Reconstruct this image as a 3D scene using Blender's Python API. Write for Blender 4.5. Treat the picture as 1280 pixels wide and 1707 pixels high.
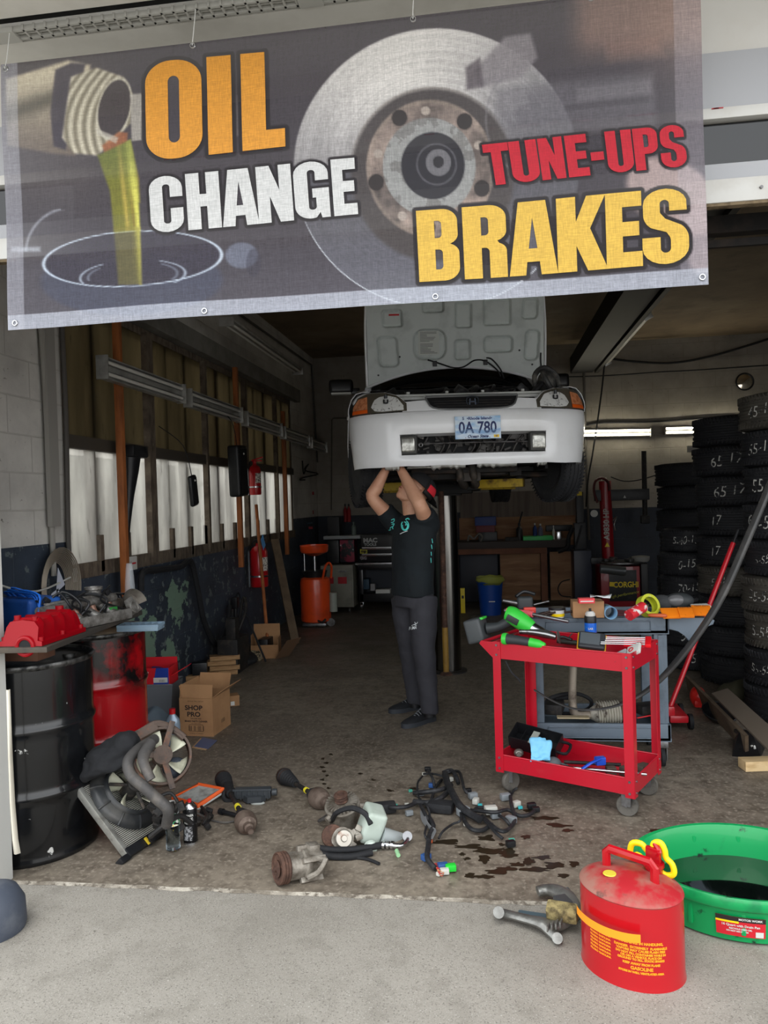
import bpy, bmesh, math, random
from mathutils import Vector, Matrix, Euler, noise
for _o in list(bpy.data.objects): bpy.data.objects.remove(_o)
S = bpy.context.scene
COL = S.collection
PI = math.pi
V = Vector
# ------------------------------------------------------------------ camera
CZ, YAW, PIT, ROLL, FPX = 1.54, math.radians(7.8), .0129, .03, 1280.0
CAM = V((0, 0, CZ))
_F = V((-math.sin(YAW)*math.cos(PIT), math.cos(YAW)*math.cos(PIT), -math.sin(PIT)))
_R0 = V((math.cos(YAW), math.sin(YAW), 0)); _U0 = _R0.cross(_F)
_R = _R0*math.cos(ROLL) - _U0*math.sin(ROLL); _U = _U0*math.cos(ROLL) + _R0*math.sin(ROLL)
cd = bpy.data.cameras.new('camera'); cam = bpy.data.objects.new('camera', cd); COL.objects.link(cam)
cd.sensor_fit = 'VERTICAL'; cd.sensor_height = 36; cd.lens = FPX/1707*36; cd.clip_start = .05; cd.clip_end = 200
_m = Matrix((_R, _U, -_F)).transposed().to_4x4(); _m.translation = CAM; cam.matrix_world = _m
S.camera = cam
# ------------------------------------------------------------------ light
W = bpy.data.worlds.new('world'); S.world = W; W.use_nodes = True
nt = W.node_tree; bg = nt.nodes['Background']
tc = nt.nodes.new('ShaderNodeTexCoord'); sx = nt.nodes.new('ShaderNodeSeparateXYZ'); cr = nt.nodes.new('ShaderNodeValToRGB')
nt.links.new(tc.outputs['Generated'], sx.inputs[0]); nt.links.new(sx.outputs[2], cr.inputs[0]); nt.links.new(cr.outputs[0], bg.inputs[0])
cr.color_ramp.elements[0].position = 0; cr.color_ramp.elements[0].color = (.72, .72, .72, 1)
cr.color_ramp.elements[1].position = .9; cr.color_ramp.elements[1].color = (.74, .80, .86, 1)
e_ = cr.color_ramp.elements.new(.12); e_.color = (1.32, 1.34, 1.36, 1)
bg.inputs[1].default_value = 1.0
sd = bpy.data.lights.new('hazy_sun', 'SUN'); sd.energy = .6; sd.angle = math.radians(35); sd.color = (1, .97, .92)
so = bpy.data.objects.new('hazy_sun', sd); COL.objects.link(so); so.rotation_euler = (math.radians(27), 0, math.radians(-12)); so.location = (0, -5, 8)
S.view_settings.view_transform = 'Standard'; S.view_settings.look = 'None'; S.view_settings.gamma = 1; S.view_settings.use_curve_mapping = False
S.view_settings.exposure = 1.3
# ------------------------------------------------------------------ rays: a point of the photograph on a plane of the place
def ray(x, y): return _F + _R*((x-640)/FPX) + _U*((853.5-y)/FPX)
def G(x, y, z=0.0): d = ray(x, y); return CAM + d*((z-CZ)/d.z)
def AY(x, y, Y): d = ray(x, y); return CAM + d*(Y/d.y)
def AX(x, y, X): d = ray(x, y); return CAM + d*(X/d.x)
def DP(x, y, t): return CAM + ray(x, y)*t
# ------------------------------------------------------------------ materials
def lin(c):
    c = tuple(v/255 for v in c[:3])
    return tuple(v/12.92 if v <= .04045 else ((v+.055)/1.055)**2.4 for v in c) + (1,)
MATS = {}
def mat(name, rgb, rough=.5, metal=0, layers=(), bump=0, bs=60, coat=0, emit=None, es=0, alpha=1, trans=0, stretch=None, ior=1.45, spec=.5, attr=None):
    """layers: (rgb, scale, lo, hi[, seed]) patches of another colour on the surface"""
    if name in MATS: return MATS[name]
    m = bpy.data.materials.new(name); m.use_nodes = True; t = m.node_tree; N = t.nodes; L = t.links
    b = N['Principled BSDF']
    b.inputs['Base Color'].default_value = lin(rgb); b.inputs['Roughness'].default_value = rough; b.inputs['Metallic'].default_value = metal
    b.inputs['IOR'].default_value = ior; b.inputs['Coat Weight'].default_value = coat; b.inputs['Alpha'].default_value = alpha
    b.inputs['Transmission Weight'].default_value = trans; b.inputs['Specular IOR Level'].default_value = spec
    if emit: b.inputs['Emission Color'].default_value = lin(emit); b.inputs['Emission Strength'].default_value = es
    tcn = N.new('ShaderNodeTexCoord'); src = tcn.outputs['Object']
    if stretch:
        mp = N.new('ShaderNodeMapping'); mp.inputs['Scale'].default_value = stretch; L.new(src, mp.inputs[0]); src = mp.outputs[0]
    col = None
    if attr:
        a = N.new('ShaderNodeAttribute'); a.attribute_name = attr; col = a.outputs[0]; L.new(col, b.inputs['Base Color'])
    for i, ly in enumerate(layers):
        c2, sc, lo, hi = ly[:4]
        nz = N.new('ShaderNodeTexNoise'); nz.noise_dimensions = '4D'; nz.inputs['Scale'].default_value = sc; nz.inputs['Detail'].default_value = 6; nz.inputs['Roughness'].default_value = .6
        nz.inputs['W'].default_value = ly[4] if len(ly) > 4 else i*3.7+1
        L.new(src, nz.inputs['Vector'])
        mr = N.new('ShaderNodeMapRange'); mr.inputs[1].default_value = lo; mr.inputs[2].default_value = hi; L.new(nz.outputs[0], mr.inputs[0])
        mx = N.new('ShaderNodeMix'); mx.data_type = 'RGBA'; fo = mr.outputs[0]
        if len(ly) > 5:      # the patch keeps to one end of the object: (x weight, z weight, lo, hi)
            vm = N.new('ShaderNodeVectorMath'); vm.operation = 'DOT_PRODUCT'; vm.inputs[1].default_value = (ly[5][0], 0, ly[5][1]); L.new(src, vm.inputs[0])
            m2 = N.new('ShaderNodeMapRange'); m2.inputs[1].default_value = ly[5][2]; m2.inputs[2].default_value = ly[5][3]; L.new(vm.outputs['Value'], m2.inputs[0])
            mm = N.new('ShaderNodeMath'); mm.operation = 'MULTIPLY'; L.new(fo, mm.inputs[0]); L.new(m2.outputs[0], mm.inputs[1]); fo = mm.outputs[0]
        L.new(fo, mx.inputs[0])
        if col is None: mx.inputs[6].default_value = lin(rgb)
        else: L.new(col, mx.inputs[6])
        mx.inputs[7].default_value = lin(c2); col = mx.outputs[2]; L.new(col, b.inputs['Base Color'])
    if bump:
        nz = N.new('ShaderNodeTexNoise'); nz.inputs['Scale'].default_value = bs; nz.inputs['Detail'].default_value = 5; L.new(src, nz.inputs['Vector'])
        bp = N.new('ShaderNodeBump'); bp.inputs['Strength'].default_value = bump; bp.inputs['Distance'].default_value = .01; L.new(nz.outputs[0], bp.inputs['Height']); L.new(bp.outputs[0], b.inputs['Normal'])
    MATS[name] = m; return m
# ------------------------------------------------------------------ mesh builder
def frame(d, up=V((0, 0, 1))):
    d = V(d).normalized()
    if abs(d.dot(up)) > .97: up = V((0, 1, 0)) if abs(d.y) < .9 else V((1, 0, 0))
    x = up.cross(d).normalized(); y = d.cross(x)
    return Matrix((x, y, d)).transposed()
def RZ(a): return Matrix.Rotation(a, 4, 'Z')
def RX(a): return Matrix.Rotation(a, 4, 'X')
def RY(a): return Matrix.Rotation(a, 4, 'Y')
def TR(*p): return Matrix.Translation(V(p if len(p) == 3 else p[0]))
def crom(pts, k=4, closed=False):
    P = [V(p) for p in pts]; n = len(P); out = []
    rng = n if closed else n-1
    for i in range(rng):
        if closed: a, b, c, d = P[i-1], P[i], P[(i+1) % n], P[(i+2) % n]
        else: a, b, c, d = P[max(i-1, 0)], P[i], P[i+1], P[min(i+2, n-1)]
        for j in range(k):
            t = j/k; t2 = t*t; t3 = t2*t
            out.append(.5*((2*b)+(-a+c)*t+(2*a-5*b+4*c-d)*t2+(-a+3*b-3*c+d)*t3))
    if not closed: out.append(P[-1])
    return out
def lerps(r, n):
    if isinstance(r, (int, float)): return [r]*n
    m = len(r)-1; o = []
    for i in range(n):
        t = i/(n-1)*m; j = min(int(t), m-1); o.append(r[j]+(r[j+1]-r[j])*(t-j))
    return o
class MB:
    def __init__(s, M=None): s.b = bmesh.new(); s.M = M or Matrix()
    def v(s, p): return s.b.verts.new(s.M @ V(p))
    def f(s, vs):
        try: return s.b.faces.new(vs)
        except ValueError: return None
    def box(s, c, d, rot=None, bev=0, seg=2):
        c = V(c); h = V(d)/2; R = rot.to_3x3() if rot else Matrix.Identity(3)
        vs = [s.v(c + R @ V((h.x*i, h.y*j, h.z*k))) for i in (-1, 1) for j in (-1, 1) for k in (-1, 1)]
        fs = [s.f([vs[q] for q in z]) for z in ((0, 1, 3, 2), (4, 6, 7, 5), (0, 4, 5, 1), (2, 3, 7, 6), (0, 2, 6, 4), (1, 5, 7, 3))]
        if bev:
            es = list({e for f in fs for e in f.edges})
            bmesh.ops.bevel(s.b, geom=es, offset=bev, segments=seg, profile=.6, affect='EDGES')
        return s
    def rings(s, rs, cap=True, closed=False):
        R = [[s.v(p) for p in r] for r in rs]; n = len(R[0]); m = len(R)
        for i in range(m if closed else m-1):
            a, b = R[i], R[(i+1) % m]
            for j in range(n): s.f([a[j], a[(j+1) % n], b[(j+1) % n], b[j]])
        if cap and not closed: s.f(R[0][::-1]); s.f(R[-1])
        return s
    def cyl(s, a, b, r0, r1=None, n=20, cap=True):
        a, b = V(a), V(b); r1 = r0 if r1 is None else r1; F = frame(b-a)
        return s.rings([[p + F @ V((math.cos(2*PI*k/n)*r, math.sin(2*PI*k/n)*r, 0)) for k in range(n)] for p, r in ((a, r0), (b, r1))], cap)
    def tube(s, pts, r, n=8, k=4, closed=False, flat=1.0, cap=True, up=V((0, 0, 1))):
        P = crom(pts, k, closed) if k > 1 else [V(p) for p in pts]; m = len(P); rr = lerps(r, m); rs = []; F = None
        for i, p in enumerate(P):
            t = (P[(i+1) % m]-P[i-1]) if closed else (P[min(i+1, m-1)]-P[max(i-1, 0)])
            if t.length < 1e-9: t = V((0, 0, 1))
            t.normalize()
            if F is None: F = frame(t, up)
            else:
                x = F.col[0] - t*F.col[0].dot(t); x.normalize(); y = t.cross(x); F = Matrix((x, y, t)).transposed()
            rs.append([p + F @ V((math.cos(2*PI*q/n)*rr[i], math.sin(2*PI*q/n)*rr[i]*flat, 0)) for q in range(n)])
        return s.rings(rs, cap, closed)
    def lathe(s, prof, n=32, M=None, cap=True, ang=None, ex=1.0, ey=1.0):
        M = M or Matrix(); full = ang is None; a0, a1 = ang or (0, 2*PI); k = n if full else n+1
        rs = [[M @ V((r*ex*math.cos(a0+(a1-a0)*q/n), r*ey*math.sin(a0+(a1-a0)*q/n), z)) for q in range(k)] for r, z in prof]
        if full: return s.rings(rs, cap)
        return s.sheet(rs)
    def sheet(s, rows):
        R = [[s.v(p) for p in r] for r in rows]
        for i in range(len(R)-1):
            for j in range(len(R[0])-1): s.f([R[i][j], R[i][j+1], R[i+1][j+1], R[i+1][j]])
        return s
    def prism(s, poly, z0, z1, M=None, bev=0):
        M = M or Matrix(); n = len(poly)
        a = [s.v(M @ V((p[0], p[1], z0))) for p in poly]; b = [s.v(M @ V((p[0], p[1], z1))) for p in poly]
        fs = [s.f(a[::-1]), s.f(b)] + [s.f([a[i], a[(i+1) % n], b[(i+1) % n], b[i]]) for i in range(n)]
        if bev:
            es = list({e for f in fs[:2] if f for e in f.edges}); bmesh.ops.bevel(s.b, geom=es, offset=bev, segments=2, profile=.6, affect='EDGES')
        return s
    def ball(s, c, r, n=16, M=None, m=10):
        c = V(c); r = V((r, r, r)) if isinstance(r, (int, float)) else V(r); M = (M or Matrix()).to_3x3()
        return s.rings([[c + M @ V((r.x*math.sin(t)*math.cos(2*PI*q/n), r.y*math.sin(t)*math.sin(2*PI*q/n), r.z*math.cos(t))) for q in range(n)] for t in [PI*(i+.02)/(m+.04) for i in range(m+1)]])
    def torus(s, c, R, r, M=None, n=32, k=8, ex=1, ey=1):
        M = (M or Matrix()).to_3x3(); c = V(c); P = [c + M @ V((R*ex*math.cos(2*PI*i/n), R*ey*math.sin(2*PI*i/n), 0)) for i in range(n)]
        return s.tube(P, r, n=k, k=1, closed=True, up=M @ V((0, 0, 1)))
    def raw(s, verts, faces):
        vs = [s.v(p) for p in verts]
        for f in faces: s.f([vs[i] for i in f])
        return s
    def jitter(s, a, sc=8, seed=0):
        for v in s.b.verts: v.co += noise.noise_vector(v.co*sc + V((seed, seed*2, 0)))*a
        return s
    def build(s, name, m, parent=None, world=False, smooth=True, ang=38, solid=0, sub=0, keep=False):
        me = bpy.data.meshes.new(name)
        for f in s.b.faces: f.smooth = smooth
        bmesh.ops.recalc_face_normals(s.b, faces=s.b.faces[:])
        off = V((0, 0, 0))
        if parent is None and not keep:
            xs = [v.co for v in s.b.verts]; lo = [min(p[i] for p in xs) for i in range(3)]; hi = [max(p[i] for p in xs) for i in range(3)]
            off = V(((lo[0]+hi[0])/2, (lo[1]+hi[1])/2, lo[2]))
            bmesh.ops.translate(s.b, vec=-off, verts=s.b.verts[:])
        elif parent is not None and world:
            bmesh.ops.transform(s.b, matrix=WM(parent).inverted(), verts=s.b.verts[:])
        s.b.to_mesh(me); s.b.free()
        if smooth: me.set_sharp_from_angle(angle=math.radians(ang))
        ms = m if isinstance(m, (list, tuple)) else [m]
        for q in ms: me.materials.append(q)
        o = bpy.data.objects.new(name, me); COL.objects.link(o); o.location = off
        if parent is not None: o.parent = parent
        if solid: md = o.modifiers.new('thick', 'SOLIDIFY'); md.thickness = solid; md.offset = 0
        if sub: md = o.modifiers.new('sub', 'SUBSURF'); md.levels = sub; md.render_levels = sub
        return o
def WM(o):
    m = Matrix.LocRotScale(o.location, o.rotation_euler, o.scale)
    return (WM(o.parent) @ m) if o.parent else m
def tag(o, label, cat, group=None, kind=None):
    o['label'] = label; o['category'] = cat
    if group: o['group'] = group
    if kind: o['kind'] = kind
    return o
def T(name, label, cat, loc=(0, 0, 0), rz=0, group=None, rot=None):
    o = bpy.data.objects.new(name, None); COL.objects.link(o); o.location = V(loc); o.empty_display_size = .05
    o.rotation_euler = rot if rot else (0, 0, rz)
    return tag(o, label, cat, group)
def struct(o): o['kind'] = 'structure'; return o
def copy_tree(o, parent=None):
    c = o.copy(); COL.objects.link(c)
    if parent: c.parent = parent
    for ch in list(o.children): copy_tree(ch, c)
    return c
_txt = {}
def text_mesh(body, size=1, bold=0.0, sx=1.0, shear=0, align='CENTER'):
    cu = bpy.data.curves.new('t', 'FONT'); cu.body = body; cu.size = size; cu.offset = bold; cu.shear = shear; cu.align_x = align; cu.align_y = 'CENTER'; cu.resolution_u = 3
    o = bpy.data.objects.new('t', cu); COL.objects.link(o)
    me = bpy.data.meshes.new_from_object(o.evaluated_get(bpy.context.evaluated_depsgraph_get()))
    vs = [V((v.co.x*sx, v.co.y, 0)) for v in me.vertices]; fs = [tuple(p.vertices) for p in me.polygons]
    bpy.data.objects.remove(o); bpy.data.curves.remove(cu); bpy.data.meshes.remove(me)
    return vs, fs
def text(name, body, size, m, parent, M, bold=0.0, sx=1.0, shear=0, fn=None, world=False, mb=None):
    """lettering laid in the XY plane of M; fn may wrap it round a surface"""
    vs, fs = text_mesh(body, size, bold, sx, shear)
    b = mb or MB(); b.raw([M @ (fn(v) if fn else v) for v in vs], fs)
    if mb: return mb
    return b.build(name, m, parent, world=world, smooth=False)
def quad(name, m, parent, M, w, h, t=.001):
    return MB().box((0, 0, 0), (w, h, t), ).build(name, m, parent) if M is None else _quad(name, m, parent, M, w, h, t)
def _quad(name, m, parent, M, w, h, t):
    b = MB(M); b.box((0, 0, 0), (w, h, t)); return b.build(name, m, parent, smooth=False)
# common materials
black_rub = mat('black_rubber', (26, 27, 30), .75, layers=[((48, 48, 50), 9, .5, .75)], bump=.15, bs=90)
black_pl = mat('black_plastic', (22, 23, 26), .42, layers=[((46, 46, 48), 12, .5, .8)])
chrome = mat('bright_steel', (200, 202, 205), .22, 1)
steel = mat('dull_steel', (140, 140, 142), .4, .9, layers=[((80, 76, 72), 14, .45, .7)])
alu = mat('cast_aluminium', (150, 148, 144), .5, .6, layers=[((88, 84, 78), 22, .42, .66), ((62, 56, 50), 9, .58, .75)], bump=.25, bs=120)
rust = mat('rusty_iron', (92, 66, 54), .8, .2, layers=[((58, 42, 36), 20, .4, .65), ((124, 92, 76), 40, .55, .75)], bump=.3, bs=100)
grime = mat('grimy_black_metal', (38, 37, 37), .6, .3, layers=[((70, 62, 55), 18, .5, .75)], bump=.2, bs=80)
white_pl = mat('white_plastic', (205, 205, 200), .45)
red_pl = mat('red_plastic', (190, 24, 30), .4)
wood = mat('pine_wood', (176, 140, 98), .7, layers=[((140, 102, 64), 5, .4, .65)], stretch=(2, 2, 14), bump=.1)
card = mat('brown_cardboard', (168, 128, 90), .85, layers=[((146, 108, 74), 4, .45, .7)])
ink = mat('dark_print', (40, 30, 28), .8)
# ================================================================== SETTING
def node_mat(name):
    m = bpy.data.materials.new(name); m.use_nodes = True; return m, m.node_tree.nodes, m.node_tree.links, m.node_tree.nodes['Principled BSDF']
def mixc(N, L, fac, a, b):
    mx = N.new('ShaderNodeMix'); mx.data_type = 'RGBA'
    for i, q in ((0, fac), (6, a), (7, b)):
        if isinstance(q, (int, float)): mx.inputs[i].default_value = q
        elif isinstance(q, tuple): mx.inputs[i].default_value = lin(q)
        else: L.new(q, mx.inputs[i])
    return mx.outputs[2]
def nz(N, L, src, sc, lo, hi, det=6, w=0, stretch=None):
    if stretch:
        mp = N.new('ShaderNodeMapping'); mp.inputs['Scale'].default_value = stretch; L.new(src, mp.inputs[0]); src = mp.outputs[0]
    n = N.new('ShaderNodeTexNoise'); n.noise_dimensions = '4D'; n.inputs['W'].default_value = w; n.inputs['Scale'].default_value = sc; n.inputs['Detail'].default_value = det; n.inputs['Roughness'].default_value = .62; L.new(src, n.inputs['Vector'])
    mr = N.new('ShaderNodeMapRange'); mr.inputs[1].default_value = lo; mr.inputs[2].default_value = hi; L.new(n.outputs[0], mr.inputs[0]); return mr.outputs[0]
def mth(N, L, op, a, b=0):
    m = N.new('ShaderNodeMath'); m.operation = op
    for i, q in ((0, a), (1, b)):
        if isinstance(q, (int, float)): m.inputs[i].default_value = q
        else: L.new(q, m.inputs[i])
    return m.outputs[0]
def block_mat(name, axis, up=(142, 139, 134), low=(58, 68, 82), peel=False, mort=(176, 172, 165)):
    m, N, L, b = node_mat(name); tcn = N.new('ShaderNodeTexCoord'); sp = N.new('ShaderNodeSeparateXYZ'); L.new(tcn.outputs['Object'], sp.inputs[0])
    cb = N.new('ShaderNodeCombineXYZ'); L.new(sp.outputs[axis], cb.inputs[0]); L.new(sp.outputs[2], cb.inputs[1])
    br = N.new('ShaderNodeTexBrick'); br.inputs['Scale'].default_value = 1; br.inputs['Mortar Size'].default_value = .006; br.inputs['Mortar Smooth'].default_value = .4
    br.inputs['Brick Width'].default_value = .45; br.inputs['Row Height'].default_value = .222; L.new(cb.outputs[0], br.inputs['Vector'])
    src = tcn.outputs['Object']
    upc = mixc(N, L, nz(N, L, src, 2.2, .35, .7), up, tuple(int(v*.8) for v in up))
    upc = mixc(N, L, nz(N, L, src, 25, .64, .7, w=4), upc, (96, 90, 82))
    upc = mixc(N, L, mth(N, L, 'MULTIPLY', br.outputs['Fac'], .55), upc, mort)
    lwc = mixc(N, L, nz(N, L, src, 3, .4, .7, w=2), low, tuple(int(v*.7) for v in low))
    lwc = mixc(N, L, nz(N, L, src, 40, .66, .7, w=7), lwc, (120, 128, 132))
    lwc = mixc(N, L, mth(N, L, 'MULTIPLY', br.outputs['Fac'], .25), lwc, (70, 78, 88))
    if peel:
        # flaking paint: pale green and grey undercoat in patches of the wall's own
        def blob(y, z, r, ry=1):
            d = mth(N, L, 'ADD', mth(N, L, 'POWER', mth(N, L, 'MULTIPLY', mth(N, L, 'SUBTRACT', sp.outputs[1], y), 1/ry), 2), mth(N, L, 'POWER', mth(N, L, 'SUBTRACT', sp.outputs[2], z), 2))
            return mth(N, L, 'SUBTRACT', 1, mth(N, L, 'DIVIDE', mth(N, L, 'SQRT', d), r))
        bl = mth(N, L, 'MAXIMUM', mth(N, L, 'MAXIMUM', blob(6.35, .72, .34, 1.1), blob(5.75, .55, .38, .8)), mth(N, L, 'MAXIMUM', blob(5.5, .85, .24, .6), blob(6.1, .25, .22, 1.2)))
        n1 = nz(N, L, src, 5, .3, .7, w=9)
        f = mth(N, L, 'GREATER_THAN', mth(N, L, 'ADD', mth(N, L, 'MULTIPLY', bl, .6), n1), .78)
        f = mth(N, L, 'MULTIPLY', f, mth(N, L, 'GREATER_THAN', bl, .0))
        wide = mth(N, L, 'GREATER_THAN', mth(N, L, 'ADD', mth(N, L, 'MULTIPLY', blob(7.0, .75, 2.0, 1.6), .12), nz(N, L, src, 11, .3, .7, w=19)), .80)
        lwc = mixc(N, L, mth(N, L, 'MULTIPLY', wide, .75), lwc, (112, 122, 122))
        lwc = mixc(N, L, f, lwc, (120, 146, 128))
    hz = mth(N, L, 'GREATER_THAN', sp.outputs[2], 1.345)
    L.new(mixc(N, L, hz, lwc, upc), b.inputs['Base Color']); b.inputs['Roughness'].default_value = .62
    bp = N.new('ShaderNodeBump'); bp.inputs['Strength'].default_value = .5; bp.inputs['Distance'].default_value = .008; bp.invert = True
    n2 = N.new('ShaderNodeTexNoise'); n2.inputs['Scale'].default_value = 30; L.new(src, n2.inputs['Vector'])
    L.new(mth(N, L, 'ADD', br.outputs['Fac'], mth(N, L, 'MULTIPLY', n2.outputs[0], .3)), bp.inputs['Height']); L.new(bp.outputs[0], b.inputs['Normal'])
    return m
def floor_mat():
    m, N, L, b = node_mat('brown_grey_concrete'); tcn = N.new('ShaderNodeTexCoord'); s = tcn.outputs['Object']
    c = mixc(N, L, nz(N, L, s, .9, .35, .68), (136, 126, 112), (108, 99, 88))
    c = mixc(N, L, nz(N, L, s, 3.5, .45, .75, w=3), c, (92, 84, 74))
    c = mixc(N, L, nz(N, L, s, 2.6, .54, .72, w=5, stretch=(.6, 1.1, 1)), c, (150, 140, 124))
    c = mixc(N, L, nz(N, L, s, 14, .45, .68, w=31), c, (84, 75, 65))
    c = mixc(N, L, nz(N, L, s, 45, .52, .66, w=33), c, (150, 140, 126))
    c = mixc(N, L, nz(N, L, s, 26, .64, .70, w=8), c, (74, 66, 58))
    c = mixc(N, L, nz(N, L, s, 60, .7, .73, w=11), c, (186, 180, 168))
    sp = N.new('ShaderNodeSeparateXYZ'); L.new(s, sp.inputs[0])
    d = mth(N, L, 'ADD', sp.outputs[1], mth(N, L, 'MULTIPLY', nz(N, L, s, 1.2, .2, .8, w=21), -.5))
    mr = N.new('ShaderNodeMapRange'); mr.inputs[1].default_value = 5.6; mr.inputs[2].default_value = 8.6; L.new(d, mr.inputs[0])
    c = mixc(N, L, mth(N, L, 'MULTIPLY', mr.outputs[0], .55), c, (66, 60, 54))   # colour grows darker towards the back of the bay
    L.new(c, b.inputs['Base Color'])
    mr2 = N.new('ShaderNodeMapRange'); mr2.inputs[3].default_value = .38; mr2.inputs[4].default_value = .72; L.new(nz(N, L, s, 2.2, .3, .7, w=13), mr2.inputs[0]); L.new(mr2.outputs[0], b.inputs['Roughness'])
    bp = N.new('ShaderNodeBump'); bp.inputs['Strength'].default_value = .25; bp.inputs['Distance'].default_value = .006
    n2 = N.new('ShaderNodeTexNoise'); n2.inputs['Scale'].default_value = 35; n2.inputs['Detail'].default_value = 8; L.new(s, n2.inputs['Vector']); L.new(n2.outputs[0], bp.inputs['Height']); L.new(bp.outputs[0], b.inputs['Normal'])
    return m
def apron_mat():
    m, N, L, b = node_mat('pale_pavement_concrete'); tcn = N.new('ShaderNodeTexCoord'); s = tcn.outputs['Object']
    c = mixc(N, L, nz(N, L, s, 1.6, .35, .7), (150, 145, 136), (134, 129, 120))
    c = mixc(N, L, nz(N, L, s, 7, .5, .75, w=3), c, (122, 117, 108))
    c = mixc(N, L, nz(N, L, s, 170, .54, .64, w=5), c, (104, 99, 92))
    c = mixc(N, L, nz(N, L, s, 210, .58, .68, w=6), c, (188, 185, 178))
    c = mixc(N, L, nz(N, L, s, 20, .68, .73, w=9), c, (84, 78, 70))
    L.new(c, b.inputs['Base Color']); b.inputs['Roughness'].default_value = .85
    bp = N.new('ShaderNodeBump'); bp.inputs['Strength'].default_value = .4; bp.inputs['Distance'].default_value = .004
    n2 = N.new('ShaderNodeTexNoise'); n2.inputs['Scale'].default_value = 90; n2.inputs['Detail'].default_value = 6; L.new(s, n2.inputs['Vector']); L.new(n2.outputs[0], bp.inputs['Height']); L.new(bp.outputs[0], b.inputs['Normal'])
    return m
LX, RXW, BY, FY, CH = -2.7, 4.9, 11.95, 2.94, 3.85     # left wall, right wall, back wall, front, ceiling height
wl_m = block_mat('painted_block_left', 1, up=(214, 211, 204), peel=True); wb_m = block_mat('painted_block_back', 0, up=(160, 153, 142), mort=(140, 134, 122), low=(36, 44, 58))
# floors
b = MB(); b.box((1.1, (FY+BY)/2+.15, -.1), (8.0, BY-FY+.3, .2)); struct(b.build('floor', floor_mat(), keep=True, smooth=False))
b = MB()
rows = []
random.seed(3)
nx = 160
edge = [FY + .012*noise.noise(V((i*.35, 0, 0))) + .01*noise.noise(V((i*1.3, 5, 0))) for i in range(nx+1)]
rows = []
for t in (0, 1):
    rows.append([V((-3 + 9*i/nx, (-3.5 if t == 0 else edge[i]), .004)) for i in range(nx+1)])
rows.append([V((-3 + 9*i/nx, edge[i]+.004, -.1)) for i in range(nx+1)])
b.sheet(rows); o = b.build('floor_apron', apron_mat(), keep=True, smooth=False); struct(o); o.name = 'ground'
b = MB()
b.sheet([[V((-3+9*i/nx, edge[i]-.022-.012*noise.noise(V((i*.9, 2, 0))), .005)) for i in range(nx+1)], [V((-3+9*i/nx, edge[i]-.003, .011)) for i in range(nx+1)], [V((-3+9*i/nx, edge[i]+.012+.012*noise.noise(V((i*.8, 9, 0))), .001)) for i in range(nx+1)]])
struct(b.build('trim_1', mat('broken_slab_edge', (176, 169, 156), .9, layers=[((122, 114, 102), 7, .42, .56), ((100, 92, 82), 34, .5, .6)], bump=.5, bs=90), keep=True))
MB().box((-8, 5, -.15), (9.0, 24, .2)).build('ground', mat('outside_ground', (120, 118, 112), .9), keep=True, smooth=False)['kind'] = 'structure'
# left wall with the long window opening
WY0, WY1, WZ0, WZ1, WZM = 4.62, 10.45, 1.10, 3.0, 2.0
b = MB()
th = .22; X0 = LX-th/2
for (y0, y1, z0, z1) in ((FY+.02, WY0, 0, CH), (WY1, BY, 0, CH), (WY0, WY1, 0, WZ0), (WY0, WY1, WZ1, CH)):
    b.box((X0, (y0+y1)/2, (z0+z1)/2), (th, y1-y0, z1-z0))
struct(b.build('wall_left', wl_m, keep=True, smooth=False))
b = MB(); b.box((X0+.06, (WY0+WY1)/2, 3.08), (th+.04, WY1-WY0+.5, .17)); struct(b.build('trim_2', mat('lintel_paint', (128, 126, 120), .6, layers=[((92, 88, 82), 4, .4, .7)]), keep=True, smooth=False))
b = MB(); b.box((1.1, BY+.11, CH/2), (8.0, .22, CH)); struct(b.build('wall_back', wb_m, keep=True, smooth=False))
b = MB(); b.box((RXW+.11, (FY+BY)/2, CH/2), (.22, BY-FY, CH)); struct(b.build('wall_right', block_mat('painted_block_right', 1), keep=True, smooth=False))
b = MB(); b.box((1.1, (FY+BY)/2+.1, CH+.06), (8.1, BY-FY+.45, .12)); struct(b.build('ceiling', mat('stained_plywood_ceiling', (140, 122, 98), .8, layers=[((112, 96, 76), 1.2, .38, .62), ((150, 134, 110), .7, .5, .62), ((100, 86, 70), 6, .6, .8)]), keep=True, smooth=False))
for yy in (5.4, 7.84, 10.28):
    pass
# front of the building
fw = mat('white_facade_paint', (196, 194, 188), .5, layers=[((188, 184, 176), 3, .5, .75)])
b = MB()
b.box((1.1, FY+.14, 3.72), (8.2, .26, 1.2)); b.box((-2.53, FY+.02, 1.6), (.91, .02, 3.2)); b.box((4.85, FY+.14, 1.6), (.3, .26, 3.2))
struct(b.build('wall_front', fw, keep=True, smooth=False))
b = MB(); b.box((-2.06, FY+.01, 1.29), (.05, .05, 2.6)); b.box((-2.04, FY-.03, .72), (.012, .05, 1.4))
struct(b.build('trim_3', white_pl, keep=True, smooth=False))
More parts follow.
